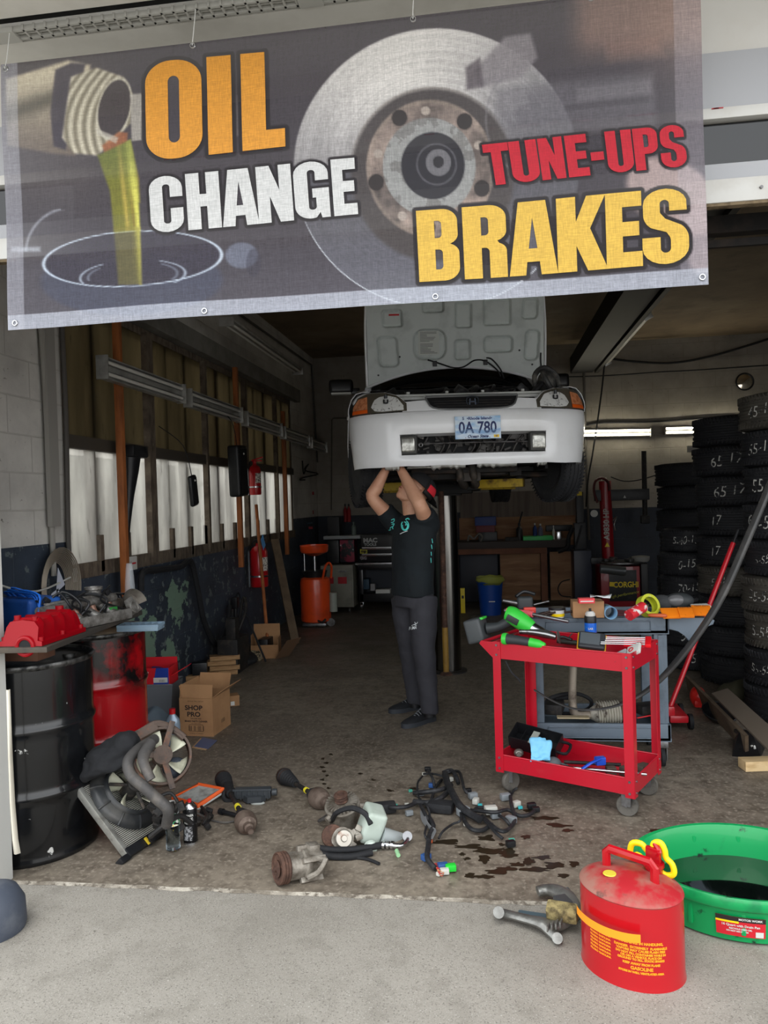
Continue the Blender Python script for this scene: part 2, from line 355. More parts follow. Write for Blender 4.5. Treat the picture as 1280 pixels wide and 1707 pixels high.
# soffit
b = MB(); b.box((1.1, 2.36, 3.42), (8.2, .62, .08)); b.box((1.1, 2.88, 3.42), (8.2, .13, .08)); struct(b.build('trim_4', mat('soffit_paint', (206, 203, 194), .6, layers=[((180, 176, 166), 2, .5, .75)]), keep=True, smooth=False))
b = MB()
for i in range(150):
    x = -2.9+i*.046
    if (i % 26) < 24: b.box((x, 2.765, 3.385), (.008, .07, .02))
b.box((.5, 2.742, 3.385), (7, .01, .02)); b.box((.5, 2.79, 3.385), (7, .012, .02)); b.box((.5, 2.765, 3.386), (7, .006, .012))
for i in range(6): b.box((-2.9+25*.046+i*26*.046-.04, 2.765, 3.38), (.09, .07, .02))
struct(b.build('trim_5', mat('vent_strip', (170, 168, 160), .5), keep=True, smooth=False))
b = MB(); b.box((1.1, 2.74, 3.52), (8.2, .3, .03)); struct(b.build('trim_6', mat('dark_vent_void', (18, 18, 18), .9), keep=True, smooth=False))
# the sectional door, raised: only its lowest sections hang below the header
door = struct(T('door_1', 'x', 'x', (1.35, FY+.02, 2.58))); del door['label']; del door['category']
dm = mat('white_door_paint', (196, 195, 190), .4, layers=[((180, 176, 168), 5, .5, .75)]); dg = mat('grey_door_panel', (160, 161, 164), .4)
X0d, Wd = 1.35, 6.7
b = MB(); b.box((0, 0, .05), (Wd, .045, .085), bev=.004); b.box((0, 0, .33), (Wd, .045, .04), bev=.004); b.build('rail', dm, door)
b = MB(); b.box((0, .006, .12), (Wd, .04, .06)); b.box((0, .003, .45), (Wd, .04, .20)); b.build('panel', dg, door)
b = MB(); b.box((0, .012, .225), (Wd, .008, .155)); b.build('pane', mat('dark_door_glass', (18, 19, 21), .08, spec=.6), door)
b = MB(); [b.box((-Wd/2+.01+i*1.1, -.004, .225), (.05, .05, .16)) for i in range(1, 5)]; b.build('mullion', dm, door)
b = MB(); b.box((0, 0, .003), (Wd, .035, .012)); b.build('bottom_seal', mat('mouldy_seal', (120, 104, 80), .9, layers=[((70, 58, 40), 20, .45, .6)]), door)
b = MB()
for x in [-2.55+i*.44 for i in range(13)]: b.cyl((x, -.03, .05), (x, -.02, .05), .006, n=8)
b.build('bolt', steel, door)
b = MB(); random.seed(5)
for i in range(60): x = random.uniform(-2.6, 2.6); b.box((x, -.0245, .348+random.uniform(-.003, .003)), (random.uniform(.01, .05), .001, .004))
b.build('red_marks', mat('red_paint_smear', (176, 48, 56), .6), door)
# tracks of the raised door
dk = mat('dark_iron', (30, 28, 27), .55, .5, layers=[((52, 44, 38), 8, .5, .7)])
b = MB(); b.box((.9, FY+.36, 2.62), (5.6, .06, .07)); b.box((.9, FY+.33, 2.54), (5.6, .02, .03)); tag(b.build('door_torsion_rail', dk), 'long dark rail hanging just inside the raised door', 'rail')
# ================================================================== WINDOW, LIGHTS, CEILING AND WALL THINGS
# long timber window: bright lower panes, soot-browned upper panes
def pane_mat(name, tint, tfac, rough=.9):
    m = bpy.data.materials.new(name); m.use_nodes = True; N = m.node_tree.nodes; L = m.node_tree.links; N.remove(N['Principled BSDF'])
    out = N['Material Output']; tl = N.new('ShaderNodeBsdfTranslucent'); tp = N.new('ShaderNodeBsdfTransparent'); df = N.new('ShaderNodeBsdfDiffuse'); gl = N.new('ShaderNodeBsdfGlossy')
    tcn = N.new('ShaderNodeTexCoord'); s = tcn.outputs['Object']
    c = mixc(N, L, nz(N, L, s, 3, .35, .7, stretch=(1, 1.6, .35)), tint, tuple(int(v*.82) for v in tint))
    c = mixc(N, L, nz(N, L, s, 9, .6, .75, w=3, stretch=(1, 2, .5)), c, tuple(int(v*.66) for v in tint))
    L.new(c, tl.inputs[0]); L.new(c, tp.inputs[0]); L.new(c, df.inputs[0]); gl.inputs['Roughness'].default_value = .12; gl.inputs[0].default_value = (.6, .6, .6, 1)
    a = N.new('ShaderNodeMixShader'); a.inputs[0].default_value = tfac; L.new(tl.outputs[0], a.inputs[1]); L.new(tp.outputs[0], a.inputs[2])
    b2 = N.new('ShaderNodeMixShader'); b2.inputs[0].default_value = .12; L.new(a.outputs[0], b2.inputs[1]); L.new(df.outputs[0], b2.inputs[2])
    g = N.new('ShaderNodeMixShader'); g.inputs[0].default_value = .05; L.new(b2.outputs[0], g.inputs[1]); L.new(gl.outputs[0], g.inputs[2])
    L.new(g.outputs[0], out.inputs[0]); return m
win = struct(T('window_1', 'x', 'x', (LX, (WY0+WY1)/2, WZ0))); del win['label']; del win['category']
hy = (WY1-WY0)/2; fr_m = mat('soiled_window_frame', (112, 100, 86), .8, layers=[((70, 60, 52), 6, .4, .65), ((140, 128, 112), 14, .6, .75)], stretch=(1, 3, 1))
b = MB()
b.box((-.07, 0, .04), (.16, 2*hy, .10)); b.box((-.07, 0, 1.86), (.12, 2*hy, .06)); b.box((-.07, -hy+.03, .95), (.12, .06, 1.9)); b.box((-.07, hy-.03, .95), (.12, .06, 1.9))
b.build('window_frame', fr_m, win)
b = MB(); b.box((-.02, 0, .90), (.07, 2*hy, .085)); b.build('transom', mat('grimy_transom', (72, 66, 58), .7), win)
b = MB()
YS = [-hy+.03+i*(2*hy-.06)/14 for i in range(15)]
for i in range(14): b.box((-.022, (YS[i]+YS[i+1])/2, .47), (.004, YS[i+1]-YS[i], .84))
b.build('lower_pane', pane_mat('frosted_pane', (236, 234, 228), .5), win)
b = MB()
for i in range(14): b.box((-.022, (YS[i]+YS[i+1])/2, 1.39), (.004, YS[i+1]-YS[i], .92))
b.build('upper_pane', pane_mat('sooty_pane', (116, 108, 90), .30), win)
std = mat('reddish_stud', (88, 68, 56), .75, layers=[((88, 60, 44), 5, .4, .6), ((150, 128, 104), 3, .55, .7)], stretch=(1, 1, .4))
for i in range(1, 14):
    b = MB(); b.box((-.065 if i % 3 else .006, YS[i], .93), (.05, (.045, .07, .05, .11)[i % 4], 1.84)); b.build('mullion', std if i % 3 else fr_m, win)
    b = MB(); b.box((-.015, YS[i], .14), (.05, .05, .26), bev=.004); b.build('bracket', fr_m, win)
# three orange timber props standing against the window wall
def prop(yf, xw, z1, lab, w=.05):
    o = MB().box((xw, yf, z1/2+.45), (.05, w, z1-.9), bev=.004).build('timber_prop', mat('orange_timber', (170, 100, 52), .65, layers=[((128, 74, 40), 6, .4, .65)], stretch=(3, 3, .6), bump=.1))
    tag(o, lab, 'timber')
prop(5.20, -2.60, 3.0, 'orange timber prop against the window wall, nearest the entrance'); 
prop(7.80, -2.60, 3.0, 'reddish timber prop behind the hanging black speaker'); prop(9.66, -2.60, 2.75, 'thin timber prop at the far end of the long window')
# outside the window: a pale boarded fence close to the building
fm = mat('pale_fence_paint', (236, 234, 228), .8, layers=[((210, 206, 198), 3, .45, .7)], stretch=(1, 4, .4))
b = MB(); b.box((-4.4, 7.6, 1.0), (.05, 8, .06)); b.box((-4.4, 7.6, 1.9), (.05, 8, .06)); b.box((-4.4, 7.6, .4), (.05, 8, .06)); 
for i in range(26): b.box((-4.45, 3.8+i*.3, 1.1), (.03, .27, 2.1))
tag(b.build('board_fence', fm), 'pale board fence seen dimly through the frosted window', 'fence')
# ceiling beam (black steel) with a tube light along it
blk = mat('black_painted_steel', (11, 11, 12), .6, .2, layers=[((24, 22, 20), 6, .55, .75)])
bm = T('steel_ceiling_beam', 'black steel beam running under the ceiling toward the back wall', 'beam', (1.42, 7.0, 3.38))
b = MB(); b.box((0, 0, .21), (.30, 9.4, .03)); b.box((0, 0, .0), (.30, 9.4, .03)); b.box((0, 0, .105), (.04, 9.4, .2)); b.box((-.16, 0, .1), (.02, 9.4, .23)); b.build('beam_profile', blk, bm)
b = MB(); b.box((.19, 1.2, -.02), (.05, 6.8, .05)); b.box((.19, -1.5, .05), (.08, .12, .1)); b.build('conduit_rail', dk, bm)
tube_off = mat('unlit_tube', (215, 213, 205), .3); tube_on = mat('lit_tube', (255, 250, 232), .4, emit=(255, 247, 224), es=7.0)
gal = mat('galvanised_fixture', (178, 178, 174), .35, .5, layers=[((130, 128, 122), 6, .45, .7)])
def strip_light(name, p0, p1, lab, on, facing, group=None, up=V((0, 0, 1)), w=.11, bare=False):
    """two-tube batten: fixture body, end caps, tubes; runs p0 -> p1 and faces `facing`"""
    p0, p1 = V(p0), V(p1); d = (p1-p0).normalized(); fc = V(facing).normalized(); s = fc.cross(d).normalized(); fc = d.cross(s)
    L = (p1-p0).length; Mx = Matrix((d, s, fc)).transposed().to_4x4(); Mx.translation = (p0+p1)/2
    r = T(name, lab, 'light fixture', (p0+p1)/2, group=group, rot=Mx.to_euler())
    b = MB(); b.box((0, 0, -.02), (L, w, .03), bev=.003); b.box((0, 0, .0), (L, .035, .035), bev=.003)
    if not bare: b.box((0, w/2+.005, .0), (L, .01, .05)); b.box((0, -w/2-.005, .0), (L, .01, .05))
    b.build('fixture_body', gal, r)
    for q in (-1, 1):
        MB().box((q*L/2, 0, .01), (.014, w+.03, .085), bev=.003).build('end_cap', gal, r)
        MB().cyl((-L/2+.02, q*w*.3, .022), (L/2-.02, q*w*.3, .022), .013, n=12).build('tube', tube_on if on else tube_off, r)
    return r
fx = [(4.80, 6.12, 2.49), (6.26, 7.62, 2.475), (7.80, 9.14, 2.46), (9.30, 10.60, 2.44), (10.75, 11.75, 2.42)]
fl = ['nearest the entrance', 'second from the entrance along the window', 'third from the entrance, above the hanging speaker', 'fourth from the entrance', 'farthest, beside the back corner']
for (y0, y1, z), w_ in zip(fx, fl):
    strip_light('wall_strip_light', (-2.52, y0, z), (-2.52, y1, z), 'unlit silver strip light on the window wall, '+w_, False, (1, 0, .0), group=None, w=.13)
strip_light('ceiling_strip_light', (-2.3, 6.7, 3.22), (-2.3, 9.3, 3.20), 'unlit tube light hung high above the window lintel', False, (0, 0, -1), bare=True)
strip_light('beam_strip_light', (1.66, 8.2, 3.38), (1.66, 10.9, 3.38), 'narrow tube light along the right edge of the black ceiling beam', False, (.5, 0, -1), w=.06, bare=True)
strip_light('wall_strip_light', (1.02, 11.82, 2.49), (2.40, 11.82, 2.455), 'lit twin tube light on the back wall right of the car', True, (0, -1, 0), w=.10, bare=True)
strip_light('wall_strip_light', (2.60, 11.82, 2.47), (3.95, 11.82, 2.44), 'lit twin tube light on the back wall partly behind the tyres', True, (0, -1, 0), w=.10, bare=True)
# convex mirror
r = T('convex_mirror', 'small round convex mirror with a black rim high on the back wall', 'mirror', (3.75, 11.86, 3.14))
MB().lathe([(0.001, .016), (.05, .0135), (.09, .0065), (.118, 0)], M=RX(PI/2), n=32).build('mirror_dome', mat('mirror_glass', (225, 215, 195), .06, 1), r)
MB().torus((0, -.005, 0), .12, .012, M=RX(PI/2)).build('rim', black_pl, r); MB().box((0, .035, 0), (.06, .06, .06)).build('wall_bracket', black_pl, r)
# cables and conduit
def cable(lab, pts, r, m=black_rub, name='cable', k=6, cat='cable', flat=1):
    return tag(MB().tube(pts, r, n=8, k=k, flat=flat).build(name, m), lab, cat)
yb = BY-.03
cable('thick black cable sagging from the beam across the upper back wall', [AY(1012, 597, yb-.1), AY(1060, 603, yb-.1), AY(1120, 605, yb-.1), AY(1180, 595, yb-.1), AY(1240, 578, yb-.1), AY(1290, 562, yb-.1)], .016)
cable('thin dark wire run along the back wall below the sagging cable', [AY(900, 628, yb), AY(960, 628, yb), AY(1030, 625, yb), AY(1100, 620, yb), AY(1160, 617, yb), AY(1290, 608, yb)], .009)
cable('dark conduit crossing the back wall just above the lit tubes', [AY(965, 712, yb), AY(1000, 705, yb), AY(1060, 704, yb), AY(1110, 702, yb), AY(1160, 698, yb), AY(1230, 695, yb)], .013)
cable('black drop cord hanging from the ceiling beam beside the car', [AY(1008, 600, yb-.15), AY(1003, 650, yb-.12), AY(994, 715, yb-.12), AY(987, 760, yb-.1), AY(980, 800, yb-.1), AY(977, 845, yb-.1)], .012)
cable('grey vertical conduit on the back wall right of the car hood', [AY(973, 612, yb), AY(975, 700, yb), AY(978, 800, yb), AY(982, 900, yb)], .018, mat('grey_conduit', (96, 92, 86), .6), 'conduit')
cable('thin air line drooping from the tyre changer mast to the tyres', [AY(1018, 795, yb-.6), AY(1040, 802, yb-.6), AY(1065, 800, yb-.6), AY(1100, 790, yb-.6)], .008)
for (x, y, w_, dd) in ((545, 672, 'left of the car', .03),):
    o = MB(); o.tube([AY(552, 850, yb), AY(553, 700, yb), AY(556, 697, yb), AY(580, 697, yb)], .010, k=1); tag(o.build('conduit', MATS['grey_conduit']), 'thin bent conduit on the back wall beside the car mirror', 'conduit')
xl = LX+.03
pale = mat('pale_conduit', (150, 147, 140), .5)
cable('pale pipe running down the block wall nearest the doorway', [AX(68, 540, xl), AX(78, 700, xl), AX(88, 915, xl), AX(90, 960, xl)], .017, pale, 'conduit')
cable('dark ribbed conduit just left of the long window', [AX(103, 540, xl), AX(110, 700, xl), AX(114, 900, xl), AX(119, 975, xl)], .016, mat('dark_conduit', (80, 76, 72), .6), 'conduit')
o = MB().box((xl+.01, AX(100, 700, xl).y-.12, 2.4), (.03, .10, 1.9)); tag(o.build('flat_conduit_cover', mat('taupe_paint', (150, 147, 141), .6)), 'flat taupe strip on the block wall beside the pale pipe', 'trim')
cable('thin ceiling conduit sloping above the lintel of the window wall', [V((xl, 5.2, 3.62)), V((xl, 8, 3.66)), V((xl, 11.7, 3.70)), V((xl, 11.9, 2.2))], .014, MATS['dark_conduit'], 'conduit', k=1)
cable('thick black hose looping low on the flaking blue wall', [AX(235, 985, xl+.04), AX(238, 955, xl+.05), AX(262, 950, xl+.05), AX(300, 945, xl+.05), AX(318, 936, xl+.05), AX(330, 985, xl+.06), AX(340, 1035, xl+.07), AX(358, 1073, xl+.08), AX(372, 1068, xl+.08), AX(380, 1040, xl+.07), AX(382, 1010, xl+.05)], .026, name='wall_hose', cat='hose')
o = T('air_valve', 'small dark air valve with dangling cords low on the wall by the window end', 'valve', AX(392, 1005, xl+.04))
MB().box((0, 0, 0), (.06, .08, .12), bev=.01).cyl((0, 0, -.06), (0, 0, -.2), .02).build('valve_body', black_pl, o); MB().tube([(0, 0, .05), (.02, .05, .1), (.02, .1, 0), (0.02, .05, -.25)], .008).build('hose', black_rub, o)
o = MB(); o.box((xl+.02, AX(214, 945, xl).y, 1.14), (.02, .17, .10), bev=.004); ob = o.build('warning_label', white_pl); tag(ob, 'small white sticker card on the blue wall under the window', 'label')
text('print', '!', .05, ink, ob, TR(.012, -.02, .05) @ RY(PI/2) @ RZ(PI/2)); MB().box((.0115, .03, .05), (.002, .06, .012)).build('red_print', red_pl, ob)
tag(MB().box((xl+.02, AX(120, 947, xl).y, 1.13), (.005, .05, .09)).build('paper_note', mat('white_paper', (222, 224, 226), .8)), 'small white note taped to the blue wall by the window corner', 'paper')
# things hanging at the window
def hang(name, px, py, X, size, lab, cat, tilt, round_=.02):
    c = AX(px, py, X); r = T(name, lab, cat, c, rot=(tilt, 0, 0))
    MB().box((0, 0, 0), size, bev=round_, seg=3).build('casing', black_pl, r)
    MB().box((size[0]/2+.001, 0, 0), (.004, size[1]*.78, size[2]*.86), bev=.0015).build('grille', mat('black_grille_cloth', (14, 14, 16), .9, bump=.3, bs=300), r)
    MB().tube([(0, 0, size[2]/2-.005), (-.05, .006, size[2]/2+.25), (-.24, 0, size[2]/2+.42)], .004).build('cord', black_rub, r)
    MB().ball((size[0]/2+.003, 0, size[2]*.33), .010).build('lamp', white_pl, r)
    return r
hang('hanging_speaker', 397, 785, -2.42, (.12, .27, .50), 'large black speaker hanging in front of the window', 'speaker', .06, .03)
hang('hanging_phone', 322, 818, -2.45, (.04, .12, .26), 'small black handset hanging before the window, left of the speaker', 'phone', .18, .02)
fq = AX(222, 760, -2.60)
r = T('long_funnel', 'long black funnel hung against the window with its spout down', 'funnel', fq)
MB().box((0, 0, .03), (.13, .24, .09), bev=.02).build('mount', black_pl, r)
MB().rings([[V((math.cos(a)*w*.35, -.02-of+math.sin(a)*w*.5, z)) for a in [2*PI*i/16 for i in range(16)]] for z, w, of in ((.0, .17, .0), (-.12, .14, .02), (-.3, .085, .06), (-.5, .05, .10), (-.72, .022, .13))]).build('funnel_cone', black_pl, r)
# fire extinguishers
def extinguisher(c, h, rad, lab, lean=0, card_tag=True):
    r = T('fire_extinguisher', lab, 'fire extinguisher', c, rot=(0, lean, 0))
    MB().lathe([(.001, 0), (rad*.92, 0), (rad, .015), (rad, h*.78), (rad*.8, h*.86), (rad*.35, h*.92), (rad*.3, h*.97), (0.001, h*.97)]).build('cylinder', mat('extinguisher_red', (186, 20, 28), .3, coat=.4), r)
    b = MB(); b.cyl((0, 0, h*.96), (0, 0, h*1.04), rad*.3); b.box((.03, 0, h*1.10), (.13, .022, .014), rot=RY(-.25)); b.box((.03, 0, h*1.04), (.11, .022, .012)); b.build('valve_handle', black_pl if card_tag else red_pl, r)
    MB().tube([(-.01, 0, h*1.02), (-.06, .01, h*1.0), (-rad-.015, .015, h*.7), (-rad-.01, .015, h*.35)], .009).build('hose', black_rub, r)
    MB().lathe([(rad+.001, h*.36), (rad+.001, h*.66)], cap=False, ang=(-1.2, .5), n=12).build('label', mat('extinguisher_label', (226, 222, 212), .6, layers=[((90, 80, 76), 60, .52, .56)]), r)
    MB().lathe([(rad+.003, h*.22), (rad+.003, h*.26)], cap=False, n=24).build('strap', chrome, r)
    MB().box((-rad-.012, 0, h*.4), (.02, .06, h*.8)).build('wall_bracket', chrome, r)
    if card_tag: MB().box((.07, -.05, h*.99), (.003, .10, .15), rot=RX(.6)).build('hanging_tag', mat('light_blue_tag', (96, 168, 232), .6), r)
extinguisher(AX(433, 978, -2.55), .50, .095, 'red fire extinguisher with a light blue tag below the window')
extinguisher(AX(426, 825, -2.55), .36, .065, 'smaller red fire extinguisher hung in the window by the speaker', card_tag=False)
# push broom and plank leaning on the wall
p0, p1 = AX(427, 842, -2.60), AX(446, 1068, -2.30)
r = T('wooden_broom', 'broom with a long orange wooden handle behind the tagged extinguisher', 'broom', (p1.x, p1.y, 0))
MB().cyl(p1+V((0, 0, .0)), p0, .018).build('handle', MATS['orange_timber'], r, world=True); MB().box((p1.x, p1.y, .12), (.1, .34, .14), bev=.01).build('brush_head', black_pl, r, world=True)
p0, p1 = AX(458, 900, -2.55), G(492, 1072, .02)
o = MB(); d = (p0-p1); o.box((p0+p1)/2, (.09, .04, d.length), rot=frame(d).to_4x4()); tag(o.build('leaning_plank', mat('grey_brown_plank', (110, 92, 72), .8, layers=[((80, 66, 52), 6, .4, .65)])), 'worn brown plank leaning on the blue wall before the orange drain tank', 'plank')
p0, p1 = AX(358, 905, -2.60), G(421, 1103, .02)
cable('thin black rod leaning from the window sill to the floor by the open carton', [AX(400, 1000, -2.5), (AX(400, 1000, -2.5)+G(443, 1103, .02))/2, G(443, 1103, .02)], .010, name='thin_rod', cat='rod')
# ================================================================== CAR ON THE LIFT
paint = mat('white_car_paint', (232, 234, 236), .28, coat=.5, layers=[((216, 217, 216), 2.5, .5, .75)])
dpaint = mat('dirty_white_paint', (200, 202, 198), .4, layers=[((170, 172, 168), 5, .5, .7)])
void = mat('dark_engine_bay', (16, 16, 18), .7)
glassd = mat('dark_windscreen', (12, 14, 16), .06, spec=.7)
lens = mat('clear_lamp_lens', (236, 238, 236), .25, .15, layers=[((150, 150, 150), 30, .56, .64), ((70, 72, 74), 22, .64, .68)], coat=1)
amber = mat('amber_lens', (214, 140, 96), .2, layers=[((176, 104, 66), 30, .45, .6)], coat=1)
amber2 = mat('bright_amber_lens', (232, 96, 24), .2, coat=1)
LZ = 1.55; nose = DP(791, 745, 5.12)
car = T('car', 'white compact hatchback raised on the lift with its hood open', 'car', (nose.x, nose.y, LZ), math.radians(8.7))
def cp(name, b, m, par=None, **k): return b.build(name, m, par or car, **k)
def plan(u): a = min(1, abs(u)/.845); return .44*(1-(1-a**2.6)**(1/2.6))
def uout(w): return .845 if w >= .44 else .845*(1-(1-max(w, 0)/.44)**2.6)**(1/2.6)
def prof(z):
    pts = [(.12, .10), (.17, .065), (.20, .03), (.24, .006), (.28, .0), (.50, .0), (.56, .006), (.585, .022), (.60, .038), (.62, .044), (.76, .125), (.90, .22)]
    for (a, x), (b_, y) in zip(pts, pts[1:]):
        if z <= b_: return x+(y-x)*max(0, (z-a))/(b_-a)
    return pts[-1][1]
def FS(u, z, off=0):
    # outward normal approx (plan tangent)
    e = .004; w = plan(u)+prof(z); d = (plan(min(u+e, .844))-plan(max(u-e, -.844)))/(2*e) if abs(u) < .835 else math.copysign(6, u)
    n = V((d, -1, 0)).normalized()
    return V((u, w, z)) + n*off
us = [-.845+.845*(1-math.cos(PI*.5*i/14)) for i in range(15)]
ul = [u for u in us if u < -.50]+[-.50, -.46, -.42, -.35, -.28, -.21, -.14, -.07, 0]
ul = ul + [-u for u in ul[:-1]][::-1]
zl = [.225, .228, .235, .25, .27, .295, .30, .335, .37, .405, .44, .446, .48, .52, .555, .575, .588, .592]
PL = [(-.845, .56)] + [(u, None) for u in ul] + [(.845, .56)]
def bp_(u, wf, z):
    rec = 0
    if abs(u) < .52 and .27 < z < .47: rec = .012*min(1, (.52-abs(u))/.03)*min(1, (z-.27)/.03, (.47-z)/.03)
    lo = .004*noise.noise(V((u*9, z*9, 3)))
    if wf is not None: return V((u*(1-.035*max(0, (.5-z)/.27)), wf+prof(z)*.3, z))
    k_ = 1-.035*max(0, (.5-z)/.27)
    p_ = FS(u, z, -rec); p_.x *= k_
    return p_ + V((0, lo, (.006*noise.noise(V((u*7, 0, 0))) if z < .24 else 0)))
b = MB()
grid = [[b.v(bp_(u, wf, z)) for (u, wf) in PL] for z in zl]
for i in range(len(zl)-1):
    for j in range(len(PL)-1):
        uc = (PL[j][0]+PL[j+1][0])/2; zc = (zl[i]+zl[i+1])/2
        if abs(uc) < .50 and .30 < zc < .44: continue
        b.f([grid[i][j], grid[i][j+1], grid[i+1][j+1], grid[i+1][j]])
# lip and inner walls of the opening, under-edge and top step
op = [u for u in ul if abs(u) <= .5001]
b.sheet([[bp_(u, None, .30) for u in op], [bp_(u, None, .30)+V((0, .09, .012)) for u in op]]); b.sheet([[bp_(u, None, .44) for u in op], [bp_(u, None, .44)+V((0, .09, -.012)) for u in op]])
for q in (-.5, .5): b.sheet([[bp_(q, None, z) for z in (.30, .335, .37, .405, .44)], [bp_(q, None, z)+V((0, .07, 0)) for z in (.30, .335, .37, .405, .44)]])
b.sheet([[bp_(u, wf, .225) for (u, wf) in PL], [bp_(u, wf, .225)+V((0, .05, .012+.02*noise.noise(V((u*6, 1, 0))))) for (u, wf) in PL]])
b.sheet([[bp_(u, wf, .592) for (u, wf) in PL], [bp_(u, wf, .592)+V((-u*.03, .06, .002)) for (u, wf) in PL]])
bumper = cp('front_bumper', b, paint, ang=50)
b = MB()
for x0, x1, sd_ in ((-.30, -.06, 1), (.02, .30, 2), (-.62, -.52, 3), (.45, .52, 4)):
    n_ = 12; b.sheet([[bp_(x0+(x1-x0)*i/n_, None, .232)+V((0, .01, .004)) for i in range(n_+1)], [bp_(x0+(x1-x0)*i/n_, None, .232)+V((0, .05+.02*noise.noise(V((i*.7, sd_, 0))), -.022-.03*abs(noise.noise(V((i*.5, sd_, 4)))))) for i in range(n_+1)]])
cp('torn_splash_guard', b, dpaint, ang=60, solid=.003)
# upper fascia between the lamps + lamp housings backing
def patch(name, poly_lo, poly_hi, off, m, n=14, par=None, rows=3, thick=0):
    """poly_lo / poly_hi: (u,z) lines; sheet between them on the nose surface"""
    def at_(P, t):
        x = P[0][0]+(P[-1][0]-P[0][0])*t
        for (a, z0), (b_, z1) in zip(P, P[1:]):
            if min(a, b_)-1e-9 <= x <= max(a, b_)+1e-9: return x, z0+(z1-z0)*((x-a)/(b_-a) if b_ != a else 0)
        return P[-1]
    b = MB(); R = []
    for r in range(rows+1):
        q = r/rows; row = []
        for i in range(n+1):
            x0, z0 = at_(poly_lo, i/n); x1, z1 = at_(poly_hi, i/n)
            row.append(FS(x0+(x1-x0)*q, z0+(z1-z0)*q, off))
        R.append(row)
    b.sheet(R); e = [[p for p in R[0]], [p+V((0, .03, 0)) for p in R[0]]]; b.sheet(e); b.sheet([R[-1], [p+V((0, .03, 0)) for p in R[-1]]])
    for c in (0, -1): b.sheet([[r[c] for r in R], [r[c]+V((0, .03, 0)) for r in R]])
    return b.build(name, m, par or car, ang=40)
patch('nose_panel', [(-.47, .594), (.47, .594)], [(-.47, .665), (-.30, .672), (.30, .672), (.47, .665)], .0, paint, n=30)
for q in (-1, 1):
    hs = patch('headlight', [(q*.805, .597), (q*.44, .600)], [(q*.805, .66), (q*.77, .725), (q*.70, .748), (q*.58, .742), (q*.50, .715), (q*.44, .655)], .004, mat('lamp_surround', (92, 88, 78), .25, .3, coat=1), n=22, rows=4)
    patch('lens', [(q*.675, .640), (q*.655, .612), (q*.60, .604), (q*.46, .608)], [(q*.675, .642), (q*.655, .690), (q*.62, .712), (q*.56, .718), (q*.50, .698), (q*.46, .640)], .012, lens, n=18, rows=5, par=hs)
    b = MB(); c = FS(q*.575, .665, .016); b.tube([c+V((-.012, 0, .022)), c+V((-.012, -.004, 0)), c+V((.012, -.004, 0)), c+V((.012, 0, .022))], .006, n=6, k=2); b.cyl(c+V((0, 0, .03)), c+V((0, .0, .055)), .012); b.build('bulb_shield', mat('dark_bulb_cap', (70, 72, 74), .3, .8), hs)
    patch('turn_signal', [(q*.80, .630), (q*.70, .630)], [(q*.795, .66), (q*.76, .712), (q*.70, .722)], .012, amber, n=8, par=hs); patch('turn_signal', [(q*.803, .603), (q*.70, .603)], [(q*.80, .628), (q*.70, .628)], .013, amber2, n=8, par=hs)
    # fog lamp
    c = FS(q*.445, .37, -.02); b = MB(TR(c) @ RZ(math.atan((plan(q*.45)-plan(q*.44))/(.01*q)))); b.box((0, .02, 0), (.125, .05, .13), bev=.02); fo = cp('fog_light', b, mat('fog_lamp_bezel', (58, 58, 56), .5))
    b = MB(TR(c)); b.box((0, -.006, 0), (.095, .02, .098), bev=.012, seg=3); b.build('fog_lens', mat('fog_lens', (168, 168, 160), .18, .5, layers=[((110, 110, 104), 40, .4, .6)], coat=1), fo)
# upper grille with badge
g = patch('grille', [(-.285, .630), (-.23, .606), (0, .598), (.23, .606), (.285, .630)], [(-.305, .690), (.305, .690)], .012, void, n=20)
b = MB()
for z in (.622, .640, .658): b.tube([FS(x, z, .016) for x in [-.24-.03*(z-.62)/.04+i*(.48+.06*(z-.62)/.04)/10 for i in range(11)]], .0035, n=6, k=1)
b.build('grille_bar', grime, g)
b = MB(); b.tube([FS(-.31+i*.62/20, .692, .012) for i in range(21)], .009, n=8, k=1); b.tube([FS(x, z, .012) for x, z in [(-.31, .69), (-.285, .630), (-.23, .604), (-.1, .597), (0, .595), (.1, .597), (.23, .604), (.285, .630), (.31, .69)]], .006, n=8, k=2); b.build('grille_frame', mat('grey_grille_trim', (92, 94, 94), .4), g)
b = MB(); c = FS(0, .647, .022)
b.tube([c+V((x, 0, z)) for x, z in ((-.036, .028), (-.026, -.028), (.026, -.028), (.036, .028))], .004, n=6, k=3, closed=True)
b.box(c+V((-.018, 0, 0)), (.009, .006, .042), rot=RY(.1)); b.box(c+V((.018, 0, 0)), (.009, .006, .042), rot=RY(-.1)); b.box(c, (.034, .006, .008)); b.build('badge', mat('dark_badge', (50, 56, 66), .3, .7), g)
# lower opening: radiator, bar, odds
b = MB(); b.box((0, .20, .37), (1.0, .03, .22)); cp('bumper_void', b, void)
b = MB(); b.tube([(-.41, .085, .375), (0, .045, .375), (.38, .085, .372)], .005, n=6); b.torus((-.355, .06, .368), .012, .004, M=RX(PI/2), n=14); cp('tow_bar', b, steel)
b = MB(); random.seed(11)
for i in range(60):
    x = random.uniform(-.38, .40); z = random.uniform(.31, .43); b.box((x, random.uniform(.12, .17), z), (random.uniform(.01, .06), .02, random.uniform(.01, .05)), rot=RY(random.uniform(-.5, .5)), bev=.003)
for i in range(8):
    x = random.uniform(-.3, .3); b.tube([(x, .11, .31), (x+.03, .10, .37), (x+random.uniform(-.1, .1), .12, .43)], .008, n=6)
cp('front_crossmember', b, mat('oily_parts', (52, 50, 48), .45, .5, layers=[((110, 106, 98), 30, .58, .7)]))
